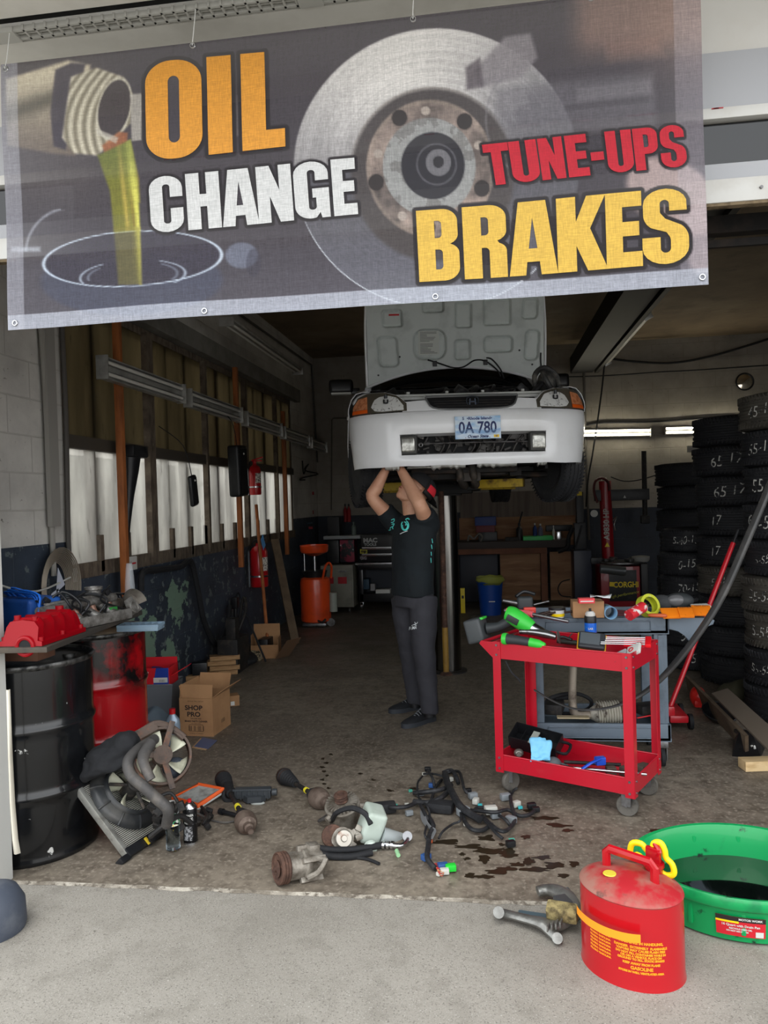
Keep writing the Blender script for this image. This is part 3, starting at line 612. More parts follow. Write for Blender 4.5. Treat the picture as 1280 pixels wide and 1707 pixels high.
# licence plate
b = MB(TR(.024, -.012, .468) @ RX(-.03)); b.box((0, 0, 0), (.305, .004, .152), bev=.0015); pl = cp('license_plate', b, mat('plate_face', (206, 222, 236), .35, layers=[((150, 190, 226), 9, .45, .6)], stretch=(1, 1, 2.5)))
PM = TR(.024, -.0155, .468) @ RX(PI/2-.03)
navy = mat('plate_navy', (24, 40, 92), .5)
text('number', '0A 780', .108, navy, pl, PM @ TR(-.002, -.004, 0), bold=.0022, sx=.80)
text('state_name', '5  •Rhode Island•', .026, mat('plate_grey_blue', (70, 84, 130), .5), pl, PM @ TR(-.004, .060, 0), bold=.0011, sx=1.1)
text('motto', '. Ocean State .', .028, navy, pl, PM @ TR(-.004, -.060, 0), shear=.4, bold=.0010)
b = MB(PM @ TR(.122, -.060, .0005)); b.box((0, 0, 0), (.034, .018, .001)); st = b.build('sticker', mat('yellow_sticker', (236, 196, 30), .5), pl); text('date', '23', .015, navy, st, PM @ TR(.122, -.060, .0015), bold=.0006)
b = MB(PM)
for i in range(9): b.tube([(-.149+.003, -.02-.004*i, .0004), (-.05, -.01-.003*i, .0004), (.05, -.022-.004*i, .0004), (.146, -.012-.003*i, .0004)], .0006, n=4)
b.build('wave_print', mat('plate_wave', (140, 180, 220), .5), pl)
# fenders, sides and tail
def topz(w): return .735+.19*min(1, max(0, w-.12)/1.15) if w < 1.3 else (.925+.02*min(1, (w-1.3)/1.5))
def botz(w):
    z = .20
    for c in (.80, 3.42):
        if abs(w-c) < .335: z = max(z, .26+math.sqrt(.335**2-(w-c)**2))
    return z
def side(q, w0, w1, n, zmin=.0):
    R = []
    for i in range(n+1):
        w = w0+(w1-w0)*i/n; uo = uout(w); tz = topz(w); zb = max(botz(w), zmin)
        fl = .012 if botz(w) > .205 else 0
        tail = 1-.10*max(0, (w-3.6)/.55)**2
        R.append([V((q*u*tail, w, z)) for u, z in ((uo+fl, zb), (uo+fl, max(zb+.02, .40)), (uo+.004, max(zb+.03, .57)), (uo, .66), (uo-.02, tz-.055), (uo-.055, tz-.012), (uo-.10, tz), (uo-.15, tz-.004))])
    return R
for q in (-1, 1):
    b = MB(); b.sheet(side(q, .47, 1.33, 36)); b.sheet(side(q, .345, .47, 8, .592)); b.sheet([[FS(q*u, z, .0) for u, z in ((.44, .655), (.50, .715), (.58, .742), (.70, .748), (.77, .725), (.805, .68))], [V((q*u, .50, z)) for u, z in ((.50, .765), (.56, .775), (.64, .785), (.71, .785), (.78, .775), (.825, .73))]])
    cp('front_fender', b, paint, ang=50, solid=.004)
    b = MB(); b.sheet(side(q, 1.335, 2.45, 6)); cp('door', b, paint, ang=50, solid=.004)
    b = MB(); b.sheet(side(q, 2.455, 4.12, 60)); cp('rear_fender', b, paint, ang=50, solid=.004)
    # greenhouse side: glass and pillars
    B = lambda w, z, u: V((q*u, w, z))
    b = MB(); b.sheet([[B(1.42, .93, .70), B(1.95, 1.315, .585)], [B(2.45, .935, .71), B(2.45, 1.335, .58)]]); b.sheet([[B(2.50, .935, .71), B(2.50, 1.335, .58)], [B(3.45, .945, .69), B(3.2, 1.31, .57)]]); cp('side_window', b, glassd, solid=.004)
    b = MB(); b.tube([B(1.28, .925, .70), B(1.60, 1.13, .645), B(1.95, 1.335, .58), B(2.5, 1.365, .565), B(3.2, 1.33, .56), B(3.65, 1.0, .66)], .028, n=8); b.tube([B(2.475, .93, .705), B(2.475, 1.35, .57)], .022, k=1); cp('pillar', b, paint)
    # door mirror
    b = MB(TR(q*.93, 1.50, .99)); b.box((0, 0, 0), (.21, .09, .125), bev=.035, seg=3); mi = cp('door_mirror', b, mat('black_mirror_shell', (14, 14, 16), .35))
    b = MB(TR(q*.93, 1.50, .93)); b.box((0, -.01, 0), (.17, .08, .012), bev=.004); b.build('mirror_base', dpaint, mi)
    b = MB(); b.box((q*.81, 1.50, .95), (.08, .05, .05), bev=.01); b.build('mirror_arm', MATS['black_mirror_shell'], mi)
b = MB(); b.sheet([[V((-.58, 1.96, 1.34)), V((0, 1.90, 1.375)), V((.58, 1.96, 1.34))], [V((-.57, 2.5, 1.37)), V((0, 2.5, 1.41)), V((.57, 2.5, 1.37))], [V((-.56, 3.22, 1.335)), V((0, 3.25, 1.37)), V((.56, 3.22, 1.335))]]); cp('roof', b, paint, solid=.01, sub=1)
b = MB(); b.sheet([[V((x, 1.30-.10*(1-(x/.7)**2), .925)) for x in (-.70, -.35, 0, .35, .70)], [V((x*.82, 1.96-.06*(1-(x/.7)**2), 1.345)) for x in (-.70, -.35, 0, .35, .70)]]); cp('windshield', b, glassd, solid=.005)
b = MB(); b.sheet([[V((-.56, 3.24, 1.33)), V((.56, 3.24, 1.33))], [V((-.64, 3.72, .96)), V((.64, 3.72, .96))]]); cp('rear_window', b, glassd, solid=.005)
b = MB(); b.sheet([[V((x*.75, 3.74, .955)) for x in (-1, 0, 1)], [V((x*.74, 4.10, .92)) for x in (-1, 0, 1)], [V((x*.76, 4.16, .60)) for x in (-1, 0, 1)], [V((x*.77, 4.18, .45)) for x in (-1, 0, 1)], [V((x*.77, 4.13, .22)) for x in (-1, 0, 1)]]); cp('tailgate', b, paint, solid=.01, ang=30)
# underside
b = MB()
b.box((0, 2.45, .215), (1.52, 3.2, .03)); b.box((-.42, 2.3, .19), (.09, 3.0, .05)); b.box((.42, 2.3, .19), (.09, 3.0, .05)); b.box((0, 3.6, .20), (1.0, .5, .10), bev=.03); b.box((-.70, 2.2, .185), (.05, 1.9, .05)); b.box((.70, 2.2, .185), (.05, 1.9, .05))
cp('floor_pan', b, mat('underbody', (24, 24, 25), .7, layers=[((48, 42, 38), 5, .5, .7)], bump=.3))
b = MB(); b.box((0, .95, .20), (.86, .20, .06), bev=.02); b.box((0, .62, .21), (.8, .08, .05), bev=.02); b.box((-.1, .80, .20), (.34, .24, .12), bev=.03); b.box((.22, .80, .24), (.22, .26, .16), bev=.04)
for q in (-1, 1): b.tube([(q*.35, .92, .20), (q*.55, .82, .17), (q*.70, .80, .17)], .022); b.cyl((q*.25, .80, .26), (q*.70, .80, .25), .014)
cp('subframe', b, mat('subframe_iron', (34, 32, 31), .6, .4, layers=[((70, 54, 44), 9, .5, .7)]))
b = MB(); b.tube([(-.05, .62, .30), (-.03, .60, .15), (.02, .75, .10), (.06, 1.0, .13)], .032, n=12); b.tube([(.05, .62, .30), (.07, .60, .15), (.10, .75, .10), (.08, 1.0, .13)], .032, n=12); b.box((.03, .60, .16), (.18, .03, .07), bev=.01); b.tube([(.07, 1.0, .13), (.10, 1.6, .14), (.16, 2.4, .15), (.2, 3.2, .14)], .026)
b.lathe([(.03, 0), (.085, .06), (.085, .30), (.03, .36)], M=TR(.02, 3.75, .03) @ RX(PI/2))
cp('exhaust_pipe', b, mat('sooty_exhaust', (66, 62, 58), .6, .5, layers=[((104, 92, 82), 12, .5, .7)]))
b = MB(); b.box((-.35, 1.6, .20), (.30, .5, .02), bev=.004); b.box((-.22, .58, .235), (.42, .22, .015), bev=.004); cp('heat_shield', b, mat('crumpled_shield', (170, 168, 160), .35, .8, bump=.6, bs=30))
# engine bay
b = MB()
b.sheet([[V((-.68, 1.18, .25)), V((.68, 1.18, .25))], [V((-.68, 1.18, .90)), V((.68, 1.18, .90))]]); b.box((0, 1.16, .88), (1.34, .10, .03))
for q in (-1, 1): b.box((q*.66, .72, .62), (.03, .96, .22)); b.box((q*.58, .70, .30), (.02, .5, .2))
cp('firewall', b, void)
b = MB(); b.box((0, .215, .700), (1.0, .03, .022), bev=.006); b.box((0, .26, .725), (1.02, .06, .018), bev=.006)
for x in (-.42, -.15, .1, .38): b.cyl((x, .24, .735), (x, .24, .75), .012, n=8)
cp('radiator_support', b, dpaint)
b = MB(); random.seed(8)
b.box((-.05, .55, .70), (.52, .20, .12), bev=.03); b.box((-.05, .42, .68), (.5, .06, .10), bev=.02)
for i in range(26):
    x = random.uniform(-.52, .56); w = random.uniform(.28, 1.0); s_ = random.uniform(.03, .10); b.box((x, w, random.uniform(.66, .80)), (s_*1.6, s_, s_), rot=Euler((random.random(), random.random(), random.random())).to_matrix(), bev=.01)
for i in range(9):
    x = random.uniform(-.5, .5); b.tube([(x, .3, .70), (x+.1, .35+.05*i, .80), (x+random.uniform(-.3, .3), .8, .78), (x+.1, 1.1, .82)], random.uniform(.008, .022), n=8)
cp('engine', b, mat('engine_block', (44, 44, 46), .5, .4, layers=[((112, 112, 112), 9, .52, .68)]))
b = MB(); b.torus((.60, .42, .83), .075, .020, M=RY(1.1) @ RX(.4)); b.ball((.60, .46, .82), (.07, .06, .09)); b.tube([(.52, .40, .74), (.50, .40, .86), (.58, .45, .93), (.68, .5, .88), (.70, .5, .78)], .020); cp('air_intake_hose', b, mat('grey_black_hose', (58, 58, 58), .5, layers=[((120, 116, 108), 10, .5, .66)]))
# wheels
def tyre_prof(R, w, rim, groove=.007):
    h = w/2; p = [(rim, -h*.80), (rim+.012, -h*.88), ((rim+R)/2, -h*1.0), (R-.03, -h*.93), (R-.008, -h*.80), (R, -h*.68)]
    for i in range(4):
        c = -h*.68+(i+.5)*h*1.36/4
        if i < 4: p += [(R, c-h*.10), (R-groove, c-h*.07), (R-groove, c+h*.07), (R, c+h*.10)]
    p += [(R, h*.68), (R-.008, h*.80), (R-.03, h*.93), ((rim+R)/2, h*1.0), (rim+.012, h*.88), (rim, h*.80)]
    return p
tread = mat('tyre_rubber', (34, 35, 38), .7, layers=[((54, 54, 54), 7, .5, .72)], bump=.35, bs=70)
for (q, w, rx_) in ((-1, .80, math.radians(12)), (1, .80, math.radians(16)), (-1, 3.42, 0), (1, 3.42, 0)):
    Mw = TR(q*.735, w, .245) @ RZ(rx_) @ RY(PI/2)
    b = MB(Mw); b.lathe(tyre_prof(.292, .185, .19), n=64); 
    for k in range(60):
        a = 2*PI*k/60
        for s_ in (-1, 1): b.box((math.cos(a)*.288, math.sin(a)*.288, s_*.062), (.014, .007, .05), rot=(RZ(a) @ RX(s_*.5)))
    wh = cp('wheel', b, tread, ang=30)
    b = MB(Mw); b.lathe([(.19, -.075), (.185, -.06), (.178, .03), (.12, .05), (.03, .06), (.001, .06)], n=40, cap=False); b.lathe([(.19, .075), (.18, .06), (.178, .03)], n=40, cap=False); b.cyl((0, 0, -.06), (0, 0, .055), .07)
    b.build('rim', mat('dusty_steel_rim', (70, 68, 66), .5, .6), wh)
# open hood: inner panel with pressed recesses, outer skin
HM = TR(.03, 1.235, .945) @ RX(math.radians(7.5))        # hood plane: local x across, z up, leaning slightly forward
def hc(x, y): return ((x-(570+(430-y)*.06))*.00179, (430-y)*.0018)
recs = [((268, 275), .085, .125, .045, .12), ((462, 248), .135, .125, .085, .0), ((610, 275), .068, .082, .03, 0), ((775, 255), .122, .068, .04, 0), ((930, 262), .062, .125, .045, -.12), ((300, 128), .085, .072, .03, .1), ((490, 70), .09, .07, .03, 0), ((625, 122), .070, .103, .025, 0), ((780, 112), .115, .108, .025, 0), ((932, 98), .066, .088, .035, -.1), ((300, -60), .09, .12, .03, 0), ((490, -90), .09, .12, .03, 0), ((640, -90), .08, .12, .03, 0), ((780, -90), .1, .12, .03, 0), ((935, -70), .07, .12, .03, 0)]
def hz_(x, z):
    d = -1
    for (cx, cy), hw, hh, rr, tl in recs:
        X, Z = hc(cx, cy); dx, dz = x-X, z-Z; dx, dz = dx*math.cos(tl)+dz*math.sin(tl)*.6, dz
        ax, az = abs(dx)-hw+rr, abs(dz)-hh+rr
        s_ = math.hypot(max(ax, 0), max(az, 0))+min(max(ax, az), 0)-rr
        d = max(d, -s_)
    t = min(1, max(0, (d+.004)/.014)); g_ = math.exp(-((d-.012)/.006)**2)
    return .020*t*t*(3-2*t)+.010*g_
b = MB(HM); nx_, nz_ = 200, 150; R = []
HL = .95
for j in range(nz_+1):
    row = []
    for i in range(nx_+1):
        t = -1+2*i/nx_; v_ = j/nz_; zb = .15*(1-t*t); z = zb+(HL-zb)*v_; hw = .725-.05*max(0, v_-.8)/.2; x = t*hw
        row.append(V((x, hz_(x, z)-.02+.012*abs(t)**6, z)))
    R.append(row)
b.sheet(R); hood = cp('hood', b, mat('hood_inner_paint', (200, 207, 204), .4, layers=[((176, 183, 180), 6, .5, .72)]), ang=60)
b = MB(HM); R = []
for j in range(13):
    R.append([V(((-1+2*i/24)*(.735-.05*max(0, j/12-.8)/.2), .028+.05*(1-(-1+2*i/24)**2), (.14*(1-(-1+2*i/24)**2))*(1-j/12)+HL*j/12-.008)) for i in range(25)])
b.sheet(R); b.build('outer_skin', paint, hood)
b = MB(HM); b.tube([V(((-1+2*i/30)*.735, -.012, .15*(1-(-1+2*i/30)**2)-.008)) for i in range(31)], .011, k=1); b.tube([(-.735, -.005, 0), (-.737, .0, .5), (-.70, .01, .95)], .010); b.tube([(.735, -.005, 0), (.737, .0, .5), (.70, .01, .95)], .010); b.build('hood_edge', paint, hood)
b = MB(HM)
for (x, y) in ((320, 300), (870, 285), (215, 380), (450, 318), (925, 350), (940, 380)): X, Z = hc(x, y); b.cyl((X, -.024, Z), (X, -.018, Z), .008, n=10)
b.build('plug', black_pl, hood)
lab_m = mat('hood_sticker', (200, 204, 198), .5)
b = MB(HM); X, Z = hc(458, 240); b.box((X, -.004, Z), (.17, .003, .19)); sk = b.build('sticker', lab_m, hood)
b = MB(HM); random.seed(2)
for i in range(17):
    if i in (8,): continue
    w_ = random.uniform(.05, .14); b.box((X-.07+w_/2, -.006, Z+.085-i*.0105), (w_, .001, .004))
b.build('small_print', mat('grey_print', (110, 112, 110), .8), sk)
b = MB(HM); X, Z = hc(310, 112); b.box((X, -.004+.004, Z), (.085, .003, .014)); b.build('red_sticker', red_pl, hood)
b = MB(HM); X, Z = hc(450, 318); pts = [V((X, -.03, Z))]+[V((hc(x, y)[0], -.035, hc(x, y)[1])) for x, y in ((500, 335), (560, 355), (610, 352), (660, 325), (710, 330), (760, 370), (775, 400))]
b.tube(pts, .006); b.tube([V((hc(x, y)[0], -.03, hc(x, y)[1])) for x, y in ((715, 315), (740, 322), (775, 365), (790, 410))], .006); b.tube([V((hc(x, y)[0], -.02, hc(x, y)[1])) for x, y in ((968, 298), (965, 340), (972, 395), (990, 440))], .006)
for x in (478, 710): X, Z = hc(x, 335); b.box((X, -.03, Z), (.035, .02, .045), bev=.005)
b.build('washer_hose', black_pl, hood)
# ------------------------------------------------------------------ in-ground lift
lc = V((-.405, 6.92, 0))
r = T('car_lift', 'single-post in-ground lift: polished cylinder with yellow arms under the car', 'car lift', lc)
pol = mat('polished_ram', (120, 118, 114), .22, 1, layers=[((52, 48, 46), 2.2, .48, .62), ((150, 146, 138), 6, .6, .7)], stretch=(6, 6, .25))
MB().lathe([(.12, .0), (.12, 1.60)], n=48).build('ram', pol, r)
MB().lathe([(.17, 0), (.17, .012), (.135, .02)], n=40).build('floor_collar', grime, r)
b = MB(); b.box((0, 0, 1.64), (.52, .34, .09), bev=.01); b.box((0, 0, 1.60), (.32, .32, .04)); b.box((-.28, 0, 1.66), (.10, 1.1, .08)); b.box((.28, 0, 1.66), (.10, 1.1, .08)); b.build('bolster', blk, r)
ylw = mat('worn_yellow_paint', (190, 160, 44), .6, layers=[((84, 60, 36), 7, .48, .6), ((40, 34, 28), 14, .6, .7)])
for (a, c_) in (((-.25, -.50, 1.665), (-.62, -.62, 1.665)), ((.25, -.50, 1.665), (.66, -.62, 1.665)), ((-.25, .50, 1.665), (-.62, .8, 1.665)), ((.25, .50, 1.665), (.62, .8, 1.665))):
    a, c_ = V(a), V(c_); d = c_-a; arm = MB(); arm.box((a+c_)/2, (.085, .07, d.length+.06), rot=frame(d).to_4x4(), bev=.006); ar = arm.build('lift_arm', ylw, r)
    b = MB(); b.cyl(c_+V((0, 0, .03)), c_+V((0, 0, .065)), .05); b.box(c_+V((0, 0, .075)), (.10, .10, .02)); b.build('lift_pad', grime, ar)
b = MB(); b.cyl((-.01, -.16, .03), (-.01, -.16, .42), .026); b.build('locking_leg', mat('yellowed_leg', (150, 116, 48), .5, layers=[((110, 84, 38), 6, .5, .7)]), r)
MB().cyl((-.01, -.16, .42), (-.01, -.16, 1.62), .024).build('rusty_leg', rust, r)
MB().lathe([(.055, 0), (.055, .01), (.03, .03)], M=TR(-.01, -.16, 0)).build('leg_foot', rust, r)
# ================================================================== PERSON
from mathutils.bvhtree import BVHTree
def hits(o):
    me = o.evaluated_get(bpy.context.evaluated_depsgraph_get()).to_mesh(); M = WM(o)
    t = BVHTree.FromPolygons([M @ v.co for v in me.vertices], [tuple(p.vertices) for p in me.polygons]); return t
def remesh(o, vs, sm=4, fac=.5):
    m = o.modifiers.new('remesh', 'REMESH'); m.mode = 'VOXEL'; m.voxel_size = vs; m.use_smooth_shade = True
    s = o.modifiers.new('soft', 'SMOOTH'); s.factor = fac; s.iterations = sm
def on_surface(tree, px, py, off=.003):
    d = ray(px, py).normalized(); h = tree.ray_cast(CAM, d)
    return (h[0] - d*off) if h[0] else None
skin = mat('skin', (198, 150, 122), .5, layers=[((178, 124, 98), 9, .45, .7)], bump=.05, bs=120)
shirt_m = mat('black_teal_cotton', (12, 20, 25), .85, layers=[((18, 28, 33), 5, .45, .7)], bump=.12, bs=60)
trou_m = mat('charcoal_knit', (46, 46, 52), .85, layers=[((55, 55, 61), 6, .45, .7)], bump=.08, bs=160)
pc = G(694, 1205)
man = T('person', 'person in dark T-shirt and charcoal track pants reaching up under the car', 'person', pc)
t0 = 5.30
fw_ = V((-.75, -.66, 0)).normalized(); lf = V((.66, -.75, 0)).normalized(); UP = V((0, 0, 1))
hip = DP(689, 985, t0); waist = DP(688, 955, t0); chest = DP(690, 893, t0); neck0 = DP(688, 858, t0)
def oval(c, hw, hd, n=20, f=fw_, l=lf, tilt=V((0, 0, 0))):
    return [c + l*(math.cos(2*PI*i/n)*hw) + f*(math.sin(2*PI*i/n)*hd) + V((0, 0, tilt.z*math.cos(2*PI*i/n))) for i in range(n)]
shL, shR = DP(714, 874, 5.24), DP(655, 868, 5.42)
elL, wrL = DP(700, 842, 5.10), DP(666, 779, 5.29)
elR, wrR = DP(620, 828, 5.36), DP(645, 779, 5.36)
hc_ = DP(690, 818, t0)
# --- body: head, neck, arms, hands and trunk as one continuous surface
b = MB()
b.rings([oval(hip+UP*-.05, .14, .10), oval(hip, .155, .11), oval(waist, .14, .10), oval(chest, .165, .115), oval(chest+UP*.08, .16, .10), oval(neck0+UP*-.02, .09, .07)])
n_ = V((-.58, -.36, .62)).normalized(); h_ = (V((.50, .12, .62))); h_ = (h_-n_*h_.dot(n_)).normalized(); s_ = h_.cross(n_)   # face, crown and side axes
def HP(a, f, u): return hc_ + s_*a + n_*f + h_*u
HMx = Matrix((s_, n_, h_)).transposed().to_4x4()
b.tube([neck0+UP*-.06, neck0+UP*.0+n_*.01, HP(0, -.02, -.06)], [.075, .062, .060], n=16)
b.ball(HP(0, -.012, .03), (.076, .096, .098), M=HMx, n=20, m=14); b.ball(HP(0, .025, -.035), (.060, .068, .078), M=HMx, n=20, m=14)
b.ball(HP(0, .055, -.088), (.030, .028, .026), M=HMx); b.tube([HP(.055, -.01, -.05), HP(.035, .03, -.085), HP(0, .06, -.095), HP(-.035, .03, -.085), HP(-.055, -.01, -.05)], .020)
b.tube([HP(0, .080, .035), HP(0, .096, .01), HP(0, .112, -.012)], [.010, .013, .016]); b.ball(HP(.012, .098, -.014), .010); b.ball(HP(-.012, .098, -.014), .010)
b.tube([HP(.045, .074, .038), HP(0, .088, .042), HP(-.045, .074, .038)], [.010, .012, .010])
b.tube([HP(.026, .080, -.044), HP(0, .090, -.042), HP(-.026, .080, -.044)], [.006, .008, .006]); b.tube([HP(.022, .080, -.056), HP(0, .088, -.058), HP(-.022, .080, -.056)], [.006, .009, .006])
for q in (-1, 1): b.tube([HP(q*.074, -.012, .03), HP(q*.086, -.02, .02), HP(q*.086, -.016, .0), HP(q*.074, -.006, -.018)], [.008, .012, .011, .007])
def arm(sh, el, wr, r):
    b.tube([sh, (sh*.5+el*.5)+V((0, 0, -.006)), el, el*.72+wr*.28, el*.35+wr*.65, wr], r, n=18, k=5)
arm(shL, elL, wrL, [.062, .054, .047, .050, .038, .027]); arm(shR, elR, wrR, [.058, .052, .043, .046, .036, .026])
def hand(wr, dr, pn, q):
    """dr: wrist to knuckles, pn: palm normal; five separate bent fingers closed on the part held"""
    sd = pn.cross(dr).normalized()*q
    for i in range(5): b.tube([wr, wr+dr*.05+sd*(-.026+i*.013), wr+dr*.088+sd*(-.034+i*.017)], [.020, .017, .013], n=10)
    for i, L in enumerate((.066, .078, .074, .058)):
        a = wr+dr*.088+sd*(.034-i*.021); p1 = a+dr*L*.42+pn*.004; p2 = p1+dr*L*.24+pn*L*.26; p3 = p2-dr*L*.02+pn*L*.34
        b.tube([a-dr*.015, a, p1, p2, p3], [.0095, .0095, .009, .008, .0065], n=8, k=3)
    a = wr+dr*.028+sd*.028; b.tube([a-sd*.012, a+sd*.022+dr*.022+pn*.008, a+sd*.034+dr*.050+pn*.02, a+sd*.026+dr*.072+pn*.034], [.014, .012, .010, .0075], n=8, k=3)
hand(wrL, V((-.15, .25, .95)).normalized(), V((-.7, .65, -.1)).normalized(), -1); hand(wrR, V((.2, .15, .96)).normalized(), V((.75, .6, -.1)).normalized(), 1)
body = b.build('body', skin, man, world=True); remesh(body, .0048, 5, .5)
# --- face details that have a look of their own
b = MB(); 
for q in (-1, 1): b.ball(HP(q*.030, .079, .022), (.012, .006, .006), M=HMx, n=12)
b.build('eye', mat('eye_white', (230, 228, 222), .3), man, world=True)
b = MB(); b.tube([HP(.022, .090, -.050), HP(0, .096, -.050), HP(-.022, .090, -.050)], [.003, .004, .003]); b.build('lips', mat('lips', (150, 84, 76), .5), man, world=True)
b = MB()
for q in (-1, 1): b.tube([HP(q*.014, .088, .040), HP(q*.032, .082, .044), HP(q*.048, .070, .040)], [.0035, .004, .002])
b.build('eyebrow', mat('black_hair', (20, 17, 16), .7), man, world=True)
# hair and backward cap: black with a red side panel
def dome(r0, f0, amin, amax, bmin=0, bmax=2*PI, n=28, m=12):
    c = HP(0, -.02, .035); R = []
    for i in range(m+1):
        t = amin+(amax-amin)*i/m
        R.append([c + (h_*math.cos(t)+(s_*math.cos(p)+n_*math.sin(p))*math.sin(t)).normalized()*r0*(1+.10*math.sin(t)*abs(math.sin(p))) for p in [bmin+(bmax-bmin)*k/n for k in range(n+1)]])
    return R
b = MB(); b.sheet(dome(.098, 0, .02, 1.75, PI, 2*PI)); b.build('hair', MATS['black_hair'], man, world=True, solid=.01)
b = MB(); b.sheet(dome(.106, 0, .02, 1.42)); cap = b.build('cap', mat('black_cap_cloth', (20, 20, 22), .85), man, world=True, solid=.006)
cc = HP(0, -.02, .035); b = MB(); b.sheet(dome(.109, 0, .95, 1.45, -1.0, -.1, 10, 6)); b.build('red_panel', mat('red_cap_cloth', (200, 34, 48), .8), cap, world=True, solid=.004)
b = MB(); R = []
for i in range(7):
    a = -.75+i*.25; base = cc+(s_*math.sin(a)-n_*math.cos(a))*.112+h_*.016; R.append([base, base-n_*.05-h_*.015, base-n_*.075*math.cos(a)-h_*.03])
b.sheet(R); b.build('brim', MATS['black_cap_cloth'], cap, world=True, solid=.004)
b = MB(); b.box(HP(-.085, -.03, .06), (.012, .012, .045)); b.build('cap_clip', white_pl, cap, world=True)
# --- T-shirt
b = MB()
hem = DP(688, 992, t0)
b.rings([oval(hem, .168, .132, 28), oval(hem+UP*.06, .172, .136, 28), oval(waist+UP*.03, .170, .132, 28), oval(waist+UP*.12, .176, .134, 28), oval(chest, .188, .134, 28), oval(chest+UP*.06, .180, .122, 28), oval(chest+UP*.11, .150, .095, 28), oval(neck0+UP*.005, .078, .068, 28)])
b.tube([shL*.6+chest*.4, shL, shL*.45+elL*.55], [.088, .084, .072], n=20); b.tube([shR*.6+chest*.4, shR, shR*.55+elR*.45], [.084, .078, .068], n=20)
shirt = b.build('t_shirt', shirt_m, man, world=True); remesh(shirt, .008, 6, .5)
tx = bpy.data.textures.new('folds', 'CLOUDS'); tx.noise_scale = .16
dm_ = shirt.modifiers.new('folds', 'DISPLACE'); dm_.texture = tx; dm_.strength = .022; dm_.mid_level = .5; dm_.texture_coords = 'LOCAL'
# --- trousers
b = MB()
knL, knR = DP(706, 1080, 5.18), DP(681, 1078, 5.40); anL, anR = DP(716, 1176, 5.20), DP(692, 1168, 5.45)
hL, hR = DP(705, 1000, 5.24), DP(674, 1000, 5.38)
b.rings([oval(hip+UP*-.10, .165, .125, 24), oval(hip+UP*-.02, .160, .122, 24), oval(waist+UP*-.02, .145, .112, 24)])
b.tube([hL+UP*.02, hL*.5+knL*.5, knL, knL*.5+anL*.5, anL, anL+UP*-.05], [.098, .094, .078, .068, .060, .062], n=20); b.tube([hR+UP*.02, hR*.5+knR*.5, knR, knR*.5+anR*.5, anR, anR+UP*-.03], [.098, .090, .074, .064, .058, .058], n=20)
tr = b.build('trousers', trou_m, man, world=True); remesh(tr, .008, 6, .5)
tx2 = bpy.data.textures.new('folds2', 'CLOUDS'); tx2.noise_scale = .12
dm_ = tr.modifiers.new('folds', 'DISPLACE'); dm_.texture = tx2; dm_.strength = .020; dm_.mid_level = .5; dm_.texture_coords = 'LOCAL'
# --- shoes
shoe_m = mat('black_knit_shoe', (26, 28, 32), .8, bump=.2, bs=200); sole_m = mat('dark_grey_sole', (52, 56, 62), .6)
def shoe(toe, heel, ank):
    toe = V((toe.x, toe.y, 0)); heel = V((heel.x, heel.y, 0)); d = (toe-heel); L = .285; d.normalize(); s = V((-d.y, d.x, 0)); c0 = heel-d*.0
    def P(a, w, z): return c0 + d*(a*L) + s*w + V((0, 0, z))
    b = MB(); prof_ = [(-.02, .028), (.08, .038), (.3, .036), (.5, .044), (.72, .050), (.88, .042), (.97, .026), (1.0, .010)]
    out = [P(a, w, 0) for a, w in prof_]+[P(a, -w, 0) for a, w in prof_[::-1]]
    b.rings([out, [p+V((0, 0, .012)) for p in out], [p+V((0, 0, .030)) for p in out]]); so_ = b.build('sole', sole_m, man, world=True, ang=60)
    b = MB(); R = []
    for a, w, z in ((-.015, .024, .075), (.05, .034, .10), (.2, .036, .105), (.34, .036, .10), (.5, .042, .078), (.68, .048, .062), (.84, .043, .052), (.95, .028, .040), (.985, .01, .030)):
        R.append([P(a, math.cos(2*PI*k/16)*w, .028+max(0, math.sin(2*PI*k/16))*(z-.028)) for k in range(16)])
    b.rings(R); up_ = b.build('shoe', shoe_m, man, world=True, ang=70)
    b = MB()
    for k in range(5): a = .34+k*.065; z = .100-.0095*k; b.tube([P(a, -.026, z-.010), P(a+.012, 0, z+.006), P(a, .026, z-.010)], .003, n=6, k=3)
    b.build('lace', mat('grey_lace', (120, 124, 130), .8), up_, world=True)
    b = MB(); b.tube([P(.42, -.048, .045), P(.30, -.046, .055), P(.22, -.043, .045), P(.33, -.046, .038)], .003, n=6, closed=True); b.build('side_mark', mat('pale_mark', (180, 184, 188), .6), up_, world=True)
    b = MB(); b.tube([ank+UP*-.01, V((ank.x, ank.y, .08))], .042, n=12, k=1); b.build('sock', black_pl, man, world=True)
shoe(G(664, 1216), G(722, 1200), anL); shoe(G(655, 1188), G(706, 1180), anR)
# --- prints, laid on the cloth
bpy.context.view_layer.update()
ts = hits(shirt); teal = mat('turquoise_print', (90, 214, 206), .7)
def decal(tree, lines, r, m, name, par, off=.003):
    b = MB()
    for l in lines:
        P = [on_surface(tree, x, y, off) for x, y in crom([(x, y, 0) for x, y in l], 3) for x, y in [(x, y)]] if False else [on_surface(tree, q.x, q.y, off) for q in crom([(x, y, 0) for x, y in l], 3)]
        P = [p for p in P if p]
        if len(P) > 1: b.tube(P, r, n=5, k=1)
    return b.build(name, m, par, world=True)
ring = lambda cx, cy, rx, ry, a0, a1, n=12: [(cx+rx*math.cos(a0+(a1-a0)*i/n), cy+ry*math.sin(a0+(a1-a0)*i/n)) for i in range(n+1)]
decal(ts, [ring(675, 876, 6, 8, -1.2, 4.0), ring(675, 877, 4.2, 6, -.6, 3.4), [(671, 880), (675, 884), (680, 878)], [(676, 866), (680, 864), (682, 866)], [(674, 870), (677, 872), (676, 876)]], .0045, teal, 'chest_emblem', shirt)
